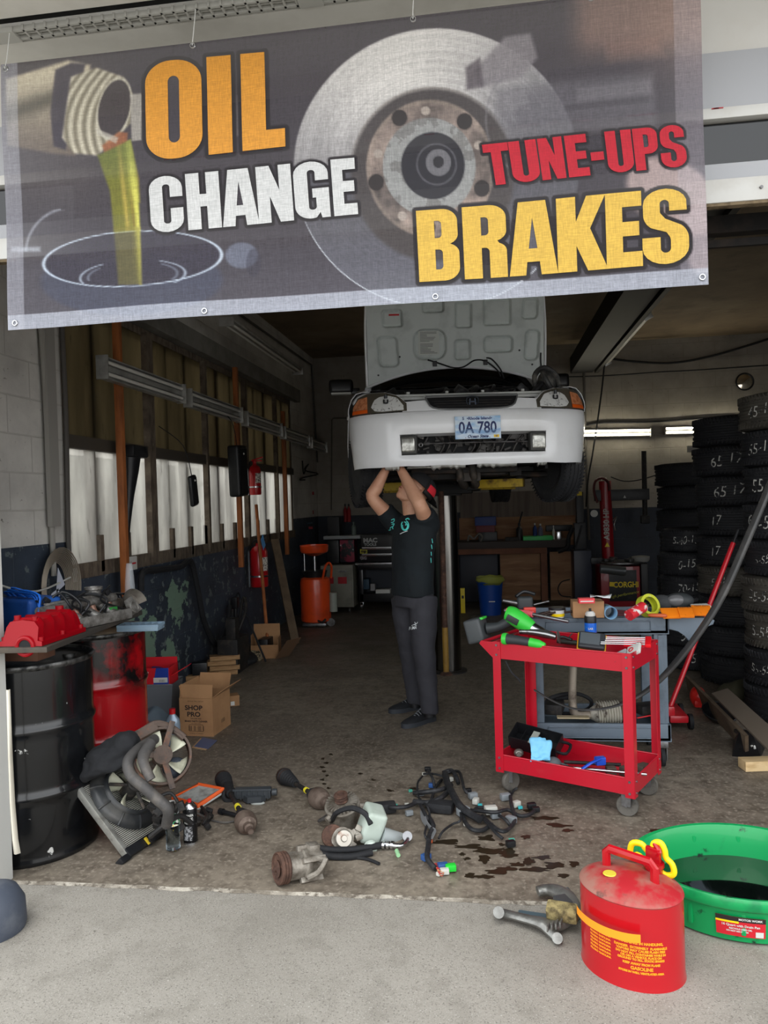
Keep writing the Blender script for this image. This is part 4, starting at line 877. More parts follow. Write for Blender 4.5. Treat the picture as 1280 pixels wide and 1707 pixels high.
decal(ts, [[(667, 890), (673, 887), (679, 885)]], .003, mat('white_print', (220, 226, 228), .7), 'chest_lettering', shirt)
decal(ts, [[(652, 867), (657, 865), (656, 870), (652, 871)], [(653, 874), (657, 873), (654, 879)], [(650, 881), (653, 878), (655, 882)], [(648, 884), (651, 883)]], .003, teal, 'sleeve_lettering', shirt)
decal(ts, [[(720, 898), (721, 905)], [(719, 908), (720, 915)], [(718.5, 920), (719, 926)], [(718, 930), (718.5, 938)]], .003, teal, 'back_print', shirt)
tt = hits(tr)
vs, fs = text_mesh('PUMA', 8, bold=.25, sx=.62)
P = [on_surface(tt, 688+v.x*.95+v.y*.12, 1047-v.y*.9-v.x*.15, .003) for v in vs]
if all(P): b = MB(); b.raw(P, fs); b.build('brand_lettering', MATS['white_print'], tr, world=True, smooth=False)
decal(tt, [[(686, 1043), (690, 1041), (694, 1040), (696, 1037)], [(690, 1041), (694, 1043)], [(693, 1040), (691, 1037)]], .0022, MATS['white_print'], 'brand_emblem', tr)
# ================================================================== BANNER
import numpy as np
BX0, BX1, BZ0, BZ1, BYP = -1.79, .748, 2.235, 3.245, 2.72
def wave(x, z):
    t = (BZ1-z)/(BZ1-BZ0)
    return .010*math.sin(x*2.6+.5)*t + .006*math.sin(x*7.1+z*3)*t + .004*math.sin(z*9+x*2) - .02*t
def BP(x, z, off=0.0): return V((x, BYP+wave(x, z)-off, z))
ban = T('banner', 'large printed vinyl banner advertising oil change, tune-ups and brakes over the doorway', 'banner', ((BX0+BX1)/2, BYP, BZ0))
NU, NV = 620, 246
xs = np.linspace(BX0, BX1, NU); zs = np.linspace(BZ1, BZ0, NV)
XX, ZZ = np.meshgrid(xs, zs)
Fv, Rv, Uv = np.array(_F), np.array(_R), np.array(_U)
Pw = np.stack([XX, np.full_like(XX, BYP), ZZ-CZ], -1); tt_ = Pw @ Fv
PX = 640+FPX*(Pw @ Rv)/tt_; PY = 853.5-FPX*(Pw @ Uv)/tt_        # picture coordinates of the printed artwork
def ss(a, b, x): t = np.clip((x-a)/(b-a), 0, 1); return t*t*(3-2*t)
rs_ = np.random.RandomState(4)
def vnoise(X, Y, sc, seed):
    r = np.random.RandomState(seed); g = r.rand(64, 64); x = X/sc; y = Y/sc; x0 = np.floor(x).astype(int); y0 = np.floor(y).astype(int); fx = x-x0; fy = y-y0; fx = fx*fx*(3-2*fx); fy = fy*fy*(3-2*fy)
    q = lambda a, b: g[a % 64, b % 64]
    return (q(y0, x0)*(1-fx)+q(y0, x0+1)*fx)*(1-fy)+(q(y0+1, x0)*(1-fx)+q(y0+1, x0+1)*fx)*fy
def fbm(X, Y, sc, seed): return .5*vnoise(X, Y, sc, seed)+.3*vnoise(X, Y, sc/2.1, seed+1)+.2*vnoise(X, Y, sc/4.3, seed+2)
A = np.zeros(PX.shape+(3,)); A[:] = (68, 62, 68)
def mixa(m, c): 
    global A
    c = np.array(c, float); A = A*(1-m[..., None])+c*m[..., None] if c.ndim == 1 else A*(1-m[..., None])+c*m[..., None]
def ell(cx, cy, rx, ry, rot=0):
    dx, dy = PX-cx, PY-cy; c, s = math.cos(rot), math.sin(rot); x = dx*c+dy*s; y = -dx*s+dy*c; return np.sqrt((x/rx)**2+(y/ry)**2)
def poly(pts, soft=2.0):
    d = np.full(PX.shape, -1e9)      # convex polygon, clockwise in picture coordinates
    for (x0, y0), (x1, y1) in zip(pts, pts[1:]+pts[:1]):
        L = math.hypot(x1-x0, y1-y0); d = np.maximum(d, ((PY-y0)*(x1-x0)-(PX-x0)*(y1-y0))/L*-1)
    return 1-ss(-soft, soft, d)
# backdrop
mixa(ss(330, 540, PY)*.45, (112, 112, 124)); mixa(fbm(PX, PY, 160, 1)*.35, (60, 56, 62))
mixa(ss(380, 300, PY)*ss(240, 120, PY*0+PX)*0.2, (120, 110, 100))
# brake disc
R1 = ell(728, 282, 238, 236); ang = np.arctan2(PY-282, PX-728)
light = np.clip(np.cos((ang+1.95)*.85), 0, 1)**1.3
disc = (1-ss(.985, 1.0, R1)); dc = np.array((92, 90, 96.))+(np.array((232, 228, 222.))-np.array((92, 90, 96.)))*light[..., None]
dc = dc*(.93+.12*vnoise(R1*240, ang*3, 2.2, 7)[..., None]); A = A*(1-disc[..., None]*.92)+dc*disc[..., None]*.92
mixa(disc*ss(330, 480, PY)*.5, (104, 104, 116)); mixa((1-ss(.0, .006, abs(R1-.99)))*ss(330, 420, PY)*.9, (214, 220, 226))
hatR = ell(722, 292, 140, 150); mixa((1-ss(.93, 1.0, hatR)), (74, 68, 68)); mixa((1-ss(.0, .03, abs(hatR-.97)))*.5*light, (120, 112, 106))
hub = ell(718, 282, 108, 118); rustn = fbm(PX, PY, 34, 11)
hc3 = np.array((96, 86, 82.))+(rustn[..., None]-.3)*np.array((150, 132, 118.)); m_ = (1-ss(.96, 1.0, hub)); A = A*(1-m_[..., None])+hc3*m_[..., None]
mixa((1-ss(0, .05, abs(hub-.95)))*.5, (148, 134, 122))
h2 = ell(716, 280, 78, 84); mixa((1-ss(.97, 1.0, h2)), (150, 150, 148)); mixa((1-ss(.97, 1.0, h2))*(fbm(PX, PY, 20, 17) > .52)*.5, (102, 98, 96))
h3 = ell(722, 278, 54, 58); mixa((1-ss(.95, 1.0, h3)), (44, 42, 48)); h4 = ell(728, 276, 36, 38); mixa(1-ss(0, .08, abs(h4-.9)), (86, 84, 90)); h5 = ell(731, 273, 22, 24); mixa(1-ss(.9, 1.0, h5), (112, 110, 114)); h6 = ell(731, 272, 10, 11); mixa(1-ss(.85, 1.0, h6), (48, 46, 50))
for k in range(5):
    a = -.9+k*2*PI/5; e = ell(717+math.cos(a)*92, 281+math.sin(a)*100, 13, 14); mixa(1-ss(.9, 1.1, e), (52, 46, 46)); e = ell(717+math.cos(a+.5)*88, 281+math.sin(a+.5)*96, 8, 8); mixa(1-ss(.8, 1.1, e), (168, 156, 146))
# caliper and hands on the right
cal = poly([(790, 118), (842, 62), (884, 56), (896, 96), (870, 128), (800, 146)], 5); mixa(cal*.9, (132, 126, 130)); mixa(poly([(776, 112), (800, 96), (806, 144), (778, 150)], 4)*.8, (84, 76, 82))
mixa(poly([(826, 148), (1088, 120), (1096, 214), (850, 226), (826, 190)], 10)*.55, (106, 102, 108)); mixa(poly([(960, 148), (1086, 132), (1088, 156), (962, 170)], 5)*.35, (136, 132, 136)); mixa(poly([(856, 160), (950, 146), (952, 200), (862, 212)], 6)*.25, (86, 82, 90))
mixa((1-ss(0, .05, abs(ell(880, 200, 70, 90)-1)))*(PX < 880)*.5, (128, 124, 128))
mixa(ss(930, 990, PX+ (PY-40)*.0)*ss(110, 40, PY+(PX-1180)*.05)*.75, (142, 112, 100)); mixa(ss(1010, 1170, PX)*ss(180, 60, PY)*.3, (176, 136, 116))
hand_ = ss(1.05, .85, ell(1120, 330, 88, 62, .6)); mixa(hand_*.75, (196, 172, 166)); mixa(ss(1.0, .7, ell(1168, 400, 34, 70))*.55, (206, 186, 184))
# oil bottle
bt = poly([(10, 132), (112, 100), (150, 108), (128, 262), (92, 258), (14, 244)], 4); g_ = ss(110, 265, PY); bc = np.array((206, 194, 168.))*(1-g_[..., None])+np.array((112, 100, 90.))*g_[..., None]
bc = bc*(1-.45*np.exp(-((PY-175-(PX-60)*-.35)/18)**2))[..., None]; A = A*(1-bt[..., None])+bc*bt[..., None]
mixa(poly([(92, 116), (118, 104), (142, 106), (112, 252), (92, 246), (86, 190)], 3)*.9, (58, 52, 64))
nk = poly([(118, 128), (160, 112), (206, 128), (222, 158), (220, 208), (166, 262), (126, 258), (106, 232)], 3); nc = np.array((168, 160, 140.))+38*np.sin((PX+.25*(PY-185)-.0045*(PY-185)**2)*.42)[..., None]*np.array((1, 1, .95)); A = A*(1-nk[..., None])+nc*nk[..., None]
mo = ell(192, 182, 27, 52, .18); mixa(1-ss(.92, 1.0, mo), (66, 58, 60)); mixa((1-ss(0, .10, abs(mo-1.0)))*.8, (196, 190, 172))
mixa(poly([(166, 218), (200, 222), (216, 208), (214, 246), (178, 262)], 3)*.9, (158, 96, 62)); mixa(poly([(162, 216), (200, 232), (196, 242), (164, 226)], 2)*.7, (196, 190, 176))
# stream of oil
st_ = np.maximum(poly([(166, 262), (220, 236), (234, 300), (236, 340), (196, 350)], 3), poly([(184, 300), (232, 296), (241, 478), (202, 478)], 3)); sc_ = np.array((120, 118, 44.))*np.ones_like(A); A = A*(1-st_[..., None])+sc_*st_[..., None]
xc = 196+(PY-240)*.115; mixa(st_*np.exp(-((PX-xc-22)/8)**2), (214, 208, 96)); mixa(st_*np.exp(-((PX-xc-4)/4)**2)*.6, (216, 186, 90)); mixa(st_*np.exp(-((PX-xc-33)/3)**2)*.7, (150, 92, 54)); mixa(st_*ss(330, 240, PY)*.5, (88, 104, 58))
mixa(st_*np.exp(-((PX-xc-15)/3)**2)*.6*ss(300, 360, PY), (120, 96, 34))
# filler ring
mixa((1-ss(.9, 1.0, ell(222, 470, 160, 62)))*(PY > 440)*.9, (72, 74, 90)); rg = ell(223, 434, 149, 46, -.05); mixa(1-ss(.96, 1.0, rg), (60, 56, 68)); mixa(1-ss(.0, .035, abs(rg-1)), (196, 208, 222))
A_st = st_*(PY > 380)*(PY < 478); mixa(A_st*np.exp(-((PX-xc-22)/8)**2), (218, 212, 110)); mixa(A_st*.5, (132, 124, 50))
rg2 = ell(225, 462, 88, 26, -.05); mixa((1-ss(0, .05, abs(rg2-1)))*(PY < 474)*(abs(PX-222) > 46)*.8, (180, 192, 206)); mixa((1-ss(0, .05, abs(rg2-.85)))*(PY < 470)*(abs(PX-222) > 50)*.5, (160, 172, 188))
mixa(ss(1, .8, ell(405, 428, 30, 24))*.7, (122, 128, 146)); mixa(ss(1, .8, ell(425, 440, 14, 26))*.5, (60, 58, 70))
mixa(poly([(218, 158), (238, 156), (238, 236), (222, 238)], 2)*.9, (172, 166, 156)); mixa(poly([(336, 160), (348, 158), (348, 234), (338, 236)], 2)*.8, (178, 172, 166)); mixa(poly([(395, 160), (404, 158), (402, 228), (396, 230)], 2)*.5, (150, 144, 142))
mixa((1-ss(0, .06, abs(ell(118, 420, 74, 72)-1)))*(PX < 110)*(PY < 420)*(PY > 350)*.6, (176, 180, 190)); mixa(poly([(20, 412), (68, 412), (68, 420), (20, 420)], 3)*.6, (196, 204, 214))
mixa(poly([(838, 160), (874, 150), (884, 170), (850, 186)], 4)*.6, (134, 130, 134)); mixa(poly([(880, 232), (1020, 220), (1024, 250), (890, 262)], 8)*.35, (52, 48, 54)); mixa(poly([(940, 176), (1080, 160), (1082, 170), (942, 186)], 3)*.4, (60, 56, 62)); mixa(poly([(1008, 70), (1100, 60), (1104, 92), (1012, 104)], 12)*.3, (160, 120, 104))
# pale sewn hem on the left, right and bottom
uu = (XX-BX0)/(BX1-BX0); vv = (BZ1-ZZ)/(BZ1-BZ0)
hl = (uu < .026); hr = (uu > .966); hb = (vv > .945)
A = np.where(hb[..., None], A*.35+np.array((206, 212, 224))*.65, A); A = np.where(hl[..., None], A*.5+np.array((188, 190, 200))*.5, A); A = np.where(hr[..., None]&~hb[..., None], A*.6+np.array((168, 160, 168))*.4, A)
mixa((1-ss(0, 3, abs(PY-(540-(PX-505)*.05))))*0, (0, 0, 0))
A = A*(1+.05*(rs_.rand(*PX.shape)-.5))[..., None]
# woven look: bright and dark threads
A = A*(1+.05*np.repeat((rs_.rand(NV, 1)-.5), NU, 1)+.05*np.repeat((rs_.rand(1, NU)-.5), NV, 0))[..., None]
# ---- glyphs, drawn as outlines on a unit cell (x right, y up)
def arc(cx, cy, rx, ry, a0, a1, n=10): return [(cx+rx*math.cos(math.radians(a0+(a1-a0)*i/n)), cy+ry*math.sin(math.radians(a0+(a1-a0)*i/n))) for i in range(n+1)]
def rr(x0, y0, x1, y1, rx, ry): return arc(x1-rx, y1-ry, rx, ry, 0, 90)+arc(x0+rx, y1-ry, rx, ry, 90, 180)+arc(x0+rx, y0+ry, rx, ry, 180, 270)+arc(x1-rx, y0+ry, rx, ry, 270, 360)
GL = {
 'O': [rr(0, 0, 1, 1, .46, .22), rr(.40, .16, .60, .84, .10, .06)],
 'I': [[(0, 0), (1, 0), (1, 1), (0, 1)]],
 'L': [[(0, 0), (1, 0), (1, .19), (.56, .19), (.56, 1), (0, 1)]],
 'C': [arc(.5, .78, .5, .22, 0, 180)+arc(.5, .22, .5, .22, 180, 360)+[(1, .42), (.62, .42), (.62, .24)]+arc(.51, .20, .11, .05, 0, -180)+arc(.51, .80, .11, .05, 180, 0)+[(.62, .62), (1, .62)]],
 'H': [[(0, 0), (.40, 0), (.40, .40), (.60, .40), (.60, 0), (1, 0), (1, 1), (.60, 1), (.60, .62), (.40, .62), (.40, 1), (0, 1)]],
 'A': [[(0, 0), (.34, 0), (.37, .18), (.63, .18), (.66, 0), (1, 0), (.78, 1), (.22, 1)], [(.41, .36), (.59, .36), (.50, .78)]],
 'N': [[(0, 0), (.36, 0), (.36, .46), (.62, 0), (1, 0), (1, 1), (.64, 1), (.64, .56), (.38, 1), (0, 1)]],
 'G': [arc(.5, .78, .5, .22, 0, 180)+arc(.45, .22, .45, .22, 180, 290)+[(.72, .10), (.76, 0), (1, 0), (1, .52), (.52, .52), (.52, .36), (.62, .36), (.62, .24)]+arc(.51, .20, .11, .05, 0, -180)+arc(.51, .80, .11, .05, 180, 0)+[(.62, .66), (1, .66)]],
 'E': [[(0, 0), (1, 0), (1, .20), (.46, .20), (.46, .41), (.92, .41), (.92, .60), (.46, .60), (.46, .80), (1, .80), (1, 1), (0, 1)]],
 'T': [[(.30, 0), (.70, 0), (.70, .80), (1, .80), (1, 1), (0, 1), (0, .80), (.30, .80)]],
 'U': [[(1, 1)]+[(.60, 1), (.60, .22)]+arc(.5, .20, .10, .05, 0, -180)+[(.40, 1), (0, 1)]+arc(.5, .22, .5, .22, 180, 360)],
 '-': [[(0, .34), (1, .34), (1, .54), (0, .54)]],
 'P': [[(0, 0), (.42, 0), (.42, .38)]+arc(.60, .56, .40, .18, -90, 0)+arc(.60, .82, .40, .18, 0, 90)+[(0, 1)], [(.42, .54)]+arc(.53, .60, .09, .06, -90, 0)+arc(.53, .78, .09, .06, 0, 90)+[(.42, .84)]],
 'B': [[(0, 0)]+arc(.62, .18, .38, .18, -90, 0)+arc(.66, .38, .34, .14, 0, 70)+arc(.66, .64, .32, .14, -70, 0)+arc(.60, .82, .38, .18, 0, 90)+[(0, 1)], [(.42, .16)]+arc(.50, .21, .10, .05, -90, 0)+arc(.50, .39, .10, .05, 0, 90)+[(.42, .44)], [(.42, .60)]+arc(.50, .65, .09, .05, -90, 0)+arc(.50, .79, .09, .05, 0, 90)+[(.42, .84)]],
 'R': [[(0, 0), (.42, 0), (.42, .42)]+arc(.50, .36, .10, .06, 90, 0)+[(.60, 0), (1, 0), (1, .30)]+arc(.74, .36, .26, .12, 0, 70)+arc(.68, .64, .32, .14, -70, 0)+arc(.60, .82, .40, .18, 0, 90)+[(0, 1)], [(.42, .59)]+arc(.50, .64, .09, .05, -90, 0)+arc(.50, .79, .09, .05, 0, 90)+[(.42, .84)]],
 'K': [[(0, 0), (.38, 0), (.38, .34), (.60, 0), (1.0, 0), (.66, .56), (.98, 1), (.60, 1), (.38, .66), (.38, 1), (0, 1)]],
 'S': [arc(.5, .80, .47, .20, -8, 180)+arc(.46, .66, .43, .22, 180, 232)+[(.52, .42)]+arc(.50, .30, .11, .10, 40, 0)+arc(.50, .21, .11, .06, 0, -180)+[(.39, .36), (0, .36)]+arc(.5, .22, .5, .22, 180, 360)+arc(.56, .32, .44, .24, 0, 50)+[(.50, .60)]+arc(.49, .70, .10, .07, 200, 180)+arc(.49, .80, .10, .05, 180, 0)+[(.59, .70), (.97, .70)]],
}
words = [('OIL', (241, 104), (472, 84), (248, 272), (478, 248), [(0, .405), (.445, .620), (.690, 1.0)], (216, 148, 52), 'gold_print'),
         ('CHANGE', (250, 299), (592, 267), (256, 392), (599, 361), [(0, .160), (.178, .340), (.345, .522), (.520, .690), (.700, .868), (.885, 1.0)], (206, 206, 204), 'white_banner_print'),
         ('TUNE-UPS', (803, 243), (1139, 207), (814, 312), (1145, 279), [(0, .125), (.128, .265), (.272, .392), (.405, .512), (.525, .590), (.605, .735), (.742, .862), (.872, 1.0)], (184, 26, 44), 'red_banner_print'),
         ('BRAKES', (694, 355), (1144, 314), (700, 473), (1147, 440), [(0, .152), (.168, .328), (.335, .515), (.515, .700), (.695, .828), (.828, 1.0)], (216, 176, 74), 'yellow_banner_print')]
def px_to_banner(px, py): p = AY(px, py, BYP); return p.x, p.z
def seg_d(poly_):
    d = np.full(PX.shape, 1e9)
    for (x0, y0), (x1, y1) in zip(poly_, poly_[1:]+poly_[:1]):
        L2 = (x1-x0)**2+(y1-y0)**2+1e-9; t = np.clip(((PX-x0)*(x1-x0)+(PY-y0)*(y1-y0))/L2, 0, 1); d = np.minimum(d, np.hypot(PX-x0-t*(x1-x0), PY-y0-t*(y1-y0)))
    return d
printed = []
for wd, tl, tr_, bl, br_, ext, colr, mn in words:
    for chx, (a, b_) in zip(wd, ext):
        def q(x, y): 
            u = a+(b_-a)*x; v_ = 1-y; return ((tl[0]*(1-u)+tr_[0]*u)*(1-v_)+(bl[0]*(1-u)+br_[0]*u)*v_, (tl[1]*(1-u)+tr_[1]*u)*(1-v_)+(bl[1]*(1-u)+br_[1]*u)*v_)
        loops = [[q(x, y) for x, y in lp] for lp in GL[chx]]
        W_ = 7 if wd in ('OIL', 'BRAKES') else 5
        d = seg_d(loops[0]); mixa((1-ss(W_-1.5, W_+1, d)), (34, 28, 32))
        printed.append((chx, loops, colr, mn))
M8 = np.clip(A, 0, 255)/255; LINC = np.where(M8 <= .04045, M8/12.92, ((M8+.055)/1.055)**2.4)
me = bpy.data.meshes.new('banner_cloth')
vco = [BP(float(x), float(z)) for z in zs for x in xs]
idx = np.arange(NU*NV).reshape(NV, NU); fc_ = np.stack([idx[:-1, :-1], idx[:-1, 1:], idx[1:, 1:], idx[1:, :-1]], -1).reshape(-1, 4)
org = V(ban.location)
me.from_pydata([tuple(p-org) for p in vco], [], fc_.tolist())
ca = me.color_attributes.new('print', 'FLOAT_COLOR', 'POINT'); ca.data.foreach_set('color', np.concatenate([LINC.reshape(-1, 3), np.ones((NU*NV, 1))], 1).astype(np.float32).ravel())
me.polygons.foreach_set('use_smooth', [True]*len(me.polygons))
def mesh_vinyl(name, rgb=None):
    """thin woven vinyl: lets a little of what is behind it through"""
    m = bpy.data.materials.new(name); m.use_nodes = True; N = m.node_tree.nodes; L = m.node_tree.links; p = N['Principled BSDF']; out = N['Material Output']
    p.inputs['Roughness'].default_value = .6; p.inputs['Specular IOR Level'].default_value = .3
    tcn = N.new('ShaderNodeTexCoord')
    if rgb is None: a = N.new('ShaderNodeAttribute'); a.attribute_name = 'print'; src = a.outputs[0]
    else: src = lin(rgb)
    f1 = nz(N, L, tcn.outputs['Object'], 90, .42, .62, det=2, stretch=(5, 1, .35)); f2 = nz(N, L, tcn.outputs['Object'], 90, .42, .62, det=2, w=5, stretch=(.35, 1, 5))
    f = mth(N, L, 'MULTIPLY', mth(N, L, 'ADD', f1, f2), .5)
    mx = N.new('ShaderNodeMix'); mx.data_type = 'RGBA'; mx.blend_type = 'MULTIPLY'; mx.inputs[0].default_value = .36
    if rgb is None: L.new(src, mx.inputs[6])
    else: mx.inputs[6].default_value = src
    c2 = N.new('ShaderNodeCombineColor'); [L.new(f, c2.inputs[i]) for i in range(3)]
    L.new(c2.outputs[0], mx.inputs[7]); L.new(mx.outputs[2], p.inputs['Base Color'])
    tp = N.new('ShaderNodeBsdfTransparent'); ms = N.new('ShaderNodeMixShader'); ms.inputs[0].default_value = .15 if rgb is None else .05
    L.new(p.outputs[0], ms.inputs[1]); L.new(tp.outputs[0], ms.inputs[2]); L.new(ms.outputs[0], out.inputs[0]); return m
me.materials.append(mesh_vinyl('printed_vinyl')); ob = bpy.data.objects.new('printed_cloth', me); COL.objects.link(ob); ob.parent = ban
pm = {}
for chx, loops, colr, mn in printed:
    if mn not in pm: pm[mn] = mesh_vinyl(mn, colr)
    cu = bpy.data.curves.new('g', 'CURVE'); cu.dimensions = '2D'; cu.fill_mode = 'BOTH'
    for lp in loops:
        # subdivide long sides so that the letter follows the cloth
        P = []
        for (x0, y0), (x1, y1) in zip(lp, lp[1:]+lp[:1]):
            k = max(1, int(math.hypot(x1-x0, y1-y0)/12)); P += [(x0+(x1-x0)*i/k, y0+(y1-y0)*i/k) for i in range(k)]
        sp_ = cu.splines.new('POLY'); sp_.points.add(len(P)-1)
        for i, (x, y) in enumerate(P): X, Z = px_to_banner(x, y); sp_.points[i].co = (X, Z, 0, 1)
        sp_.use_cyclic_u = True
    o = bpy.data.objects.new('g', cu); COL.objects.link(o); m_e = bpy.data.meshes.new_from_object(o.evaluated_get(bpy.context.evaluated_depsgraph_get()))
    bm_ = bmesh.new(); bm_.from_mesh(m_e); bmesh.ops.triangulate(bm_, faces=bm_.faces[:])
    for _ in range(2):
        lg = [e for e in bm_.edges if e.calc_length() > .06]
        if lg: bmesh.ops.subdivide_edges(bm_, edges=lg, cuts=1); bmesh.ops.triangulate(bm_, faces=bm_.faces[:])
    for v in bm_.verts: v.co = BP(v.co.x, v.co.y, .0022)-org
    nm = bpy.data.meshes.new('letter'); bm_.to_mesh(nm); bm_.free(); bpy.data.objects.remove(o); bpy.data.curves.remove(cu); bpy.data.meshes.remove(m_e)
    nm.materials.append(pm[mn]); lo_ = bpy.data.objects.new('letter', nm); COL.objects.link(lo_); lo_.parent = ban
for u, v_ in ((.008, .02), (.3, .012), (.62, .012), (.86, .012), (.992, .02), (.992, .975), (.64, .982), (.31, .982), (.012, .975)):
    x, z = BX0+(BX1-BX0)*u, BZ1-(BZ1-BZ0)*v_; b = MB(); b.torus(BP(x, z, .003), .009, .0028, M=RX(PI/2), n=16, k=6); b.build('eyelet', chrome, ban, world=True)
b = MB()
for u, v_ in ((.008, .02), (.3, .012), (.62, .012), (.86, .012), (.992, .02)):
    x, z = BX0+(BX1-BX0)*u, BZ1-(BZ1-BZ0)*v_; b = MB(); b.tube([BP(x, z, .006), BP(x, z)+V((0, .01, .05)), V((x+.01, BYP+.02, 3.385))], .002, n=5); b.build('tie', white_pl, ban, world=True)
# ================================================================== LEFT SIDE: DRUMS AND WHAT LIES ON AND BESIDE THEM
def drum(c, m, lab, topm):
    r = T('steel_drum', lab, 'drum', c); R = .286
    pr = [(R-.006, .0), (R, .008), (R, .02), (R-.004, .03), (R-.004, .05), (R-.004, .25), (R-.004, .27), (R+.003, .285), (R+.006, .295), (R+.003, .305), (R-.004, .32), (R-.004, .34), (R-.004, .54), (R-.004, .56), (R+.003, .575), (R+.006, .585), (R+.003, .595), (R-.004, .61), (R-.004, .63), (R-.004, .83), (R-.004, .85)]
    MB().lathe(pr, n=72, cap=False).build('drum_body', m, r, ang=60)
    MB().lathe([(R-.004, .85), (R+.004, .858), (R+.006, .868), (R+.002, .876), (R-.006, .874), (R-.010, .862)], n=72, cap=False).build('rim', topm, r)
    MB().lathe([(R-.010, .862), (R-.015, .852), (.001, .852)], n=48, cap=False).build('lid', mat('drum_lid', (44, 44, 44), .35, .5, layers=[((130, 130, 126), 6, .58, .66)]), r)
    b = MB(); b.cyl((.15, .1, .852), (.15, .1, .866), .03); b.build('bung_cap', topm, r); return r
dblk = mat('black_drum_paint', (12, 13, 15), .22, .0, layers=[((30, 32, 35), 3, .45, .7), ((190, 190, 186), 11, .66, .68, 3)], bump=.05, bs=10, coat=.3)
dred = mat('red_drum_paint', (166, 6, 18), .25, layers=[((16, 14, 15), 3.2, .40, .52, 5.2, (1.0, 1.2, .84, 1.0)), ((216, 205, 170), 20, .74, .76, 8)], coat=.4, bump=.04, bs=10)
drum((-2.15, 3.31, 0), dblk, 'glossy black steel drum nearest the doorway, scuffed with white', mat('worn_drum_rim', (110, 110, 108), .4, .7, layers=[((30, 30, 30), 14, .45, .6)]))
drum((-2.24, 4.07, 0), dred, 'red steel drum with black smears behind the black drum', MATS['worn_drum_rim'])
# plank shelf lying over the drums
p1, p2 = G(237, 1018, .99), G(78, 1079, .99); dv = (p2-p1).normalized(); pv = V((-dv.y, dv.x, 0)); pv = pv if pv.x < 0 else -pv
def slab(name, c4, t, m, lab, cat, bev=.002):
    b = MB(); b.prism([(p.x, p.y) for p in c4], c4[0].z-t, c4[0].z, bev=bev); return tag(b.build(name, m), lab, cat)
slab('plank_shelf', [p1, p2, p2+pv*.30, p1+pv*.30], .022, mat('dark_oily_board', (54, 50, 46), .7, layers=[((84, 74, 62), 5, .5, .7)]), 'dark oily board lying across the drums under the engine parts', 'board')
c_ = G(62, 1104, .88); b = MB(); b.box((c_.x-.13, c_.y+.075, .925), (.26, .14, .085), bev=.003); tag(b.build('wood_block', mat('brown_block', (112, 78, 60), .7, layers=[((86, 58, 44), 5, .4, .7)])), 'brown timber block on the black drum under the red valve cover', 'wood block')
c_ = G(225, 1018, .88); b = MB(TR(-2.27, 4.32, .915) @ RZ(.5)); b.box((0, 0, 0), (.16, .07, .075), bev=.003); tag(b.build('wood_block', wood), 'short pale timber block under the far end of the dark board', 'wood block')
# valve cover
a, b2, c2 = G(70, 1078, .99), G(14, 1076, .99), G(143, 1053, .99); xd = (c2-a).normalized(); L_ = max(.36, (c2-a).length); Wd_ = .19
vm = Matrix((xd, V((-xd.y, xd.x, 0)), UP)).transposed().to_4x4(); vm.translation = V((a.x, a.y, .992))
r = T('valve_cover', 'shiny red cast valve cover lying on the board and block', 'engine part', vm.translation, rot=vm.to_euler())
redc = mat('red_gloss_enamel', (140, 0, 14), .38, spec=.3)
b = MB(); n_b = 28; R = []
for j, (wf, z) in enumerate(((0, 0), (0, .018), (.10, .022), (.13, .075), (.22, .098), (.5, .105), (.78, .098), (.87, .075), (.90, .022), (1, .018), (1, 0))):
    row = []
    for i in range(n_b+1):
        x = i/n_b*L_; k = 4*(i/n_b)-.5; bump = .016*max(0, math.cos(2*PI*(k)))**1.5 if .1 < i/n_b < .98 and j in (3, 4, 5, 6, 7) else 0
        xs_ = .02 if j in range(3, 8) else 0
        row.append(V((x*(1-2*xs_/L_)+xs_, wf*Wd_, z+bump*(.9 if j in (3, 4, 6, 7) else .4))))
    R.append(row)
b.sheet(R)
for e in (0, -1): vs = [b.v(r_[e]) for r_ in R]; b.f(vs)
for x, y in ((.02, .015), (L_-.02, .015), (.02, Wd_-.015), (L_-.02, Wd_-.015), (L_*.5, .012)): b.cyl((x, y, 0), (x, y, .035), .012, n=12)
b.cyl((L_*.86, Wd_*.5, .09), (L_*.86, Wd_*.5, .125), .018); b.cyl((.05, Wd_*.7, .09), (.05, Wd_*.7, .12), .014); b.cyl((.05, Wd_*.3, .09), (.05, Wd_*.3, .115), .012)
b.torus((-.001, Wd_*.38, .0), .035, .010, M=RY(PI/2), n=24)
b.build('cover_casting', redc, r, ang=35)
b = MB(); b.cyl((-.004, Wd_*.38, -.002), (.004, Wd_*.38, -.002), .030); b.build('cam_opening', void, r)
# blue bag with straps
c_ = G(42, 1050, .99); r = T('blue_tool_bag', 'blue bag with loose blue straps behind the red valve cover', 'bag', c_, -.45)
blu = mat('blue_fabric', (26, 78, 152), .6, layers=[((18, 58, 122), 9, .45, .7)])
MB().box((0, .02, .075), (.28, .17, .16), bev=.02, seg=3).jitter(.006, 14).build('bag_body', blu, r)
text('print', 'power/torque', .030, white_pl, r, TR(0, -.060, .095) @ RX(PI/2), shear=.3); text('print', 'ventilated\ncooling', .016, white_pl, r, TR(.085, -.060, .055) @ RX(PI/2), shear=.3)
strp = mat('bright_blue_strap', (30, 104, 206), .5)
for i in range(5): MB().tube([(-.12+.04*i, 0, .155), (-.05+.03*i, -.06, .185+.01*(i % 3)), (.05+.03*i, -.03, .175), (.14+.01*i, .0-.01*i, .13-.01*i), (.17+.01*i, -.03, .02)], .009, n=8, flat=.5).build('strap', strp, r)
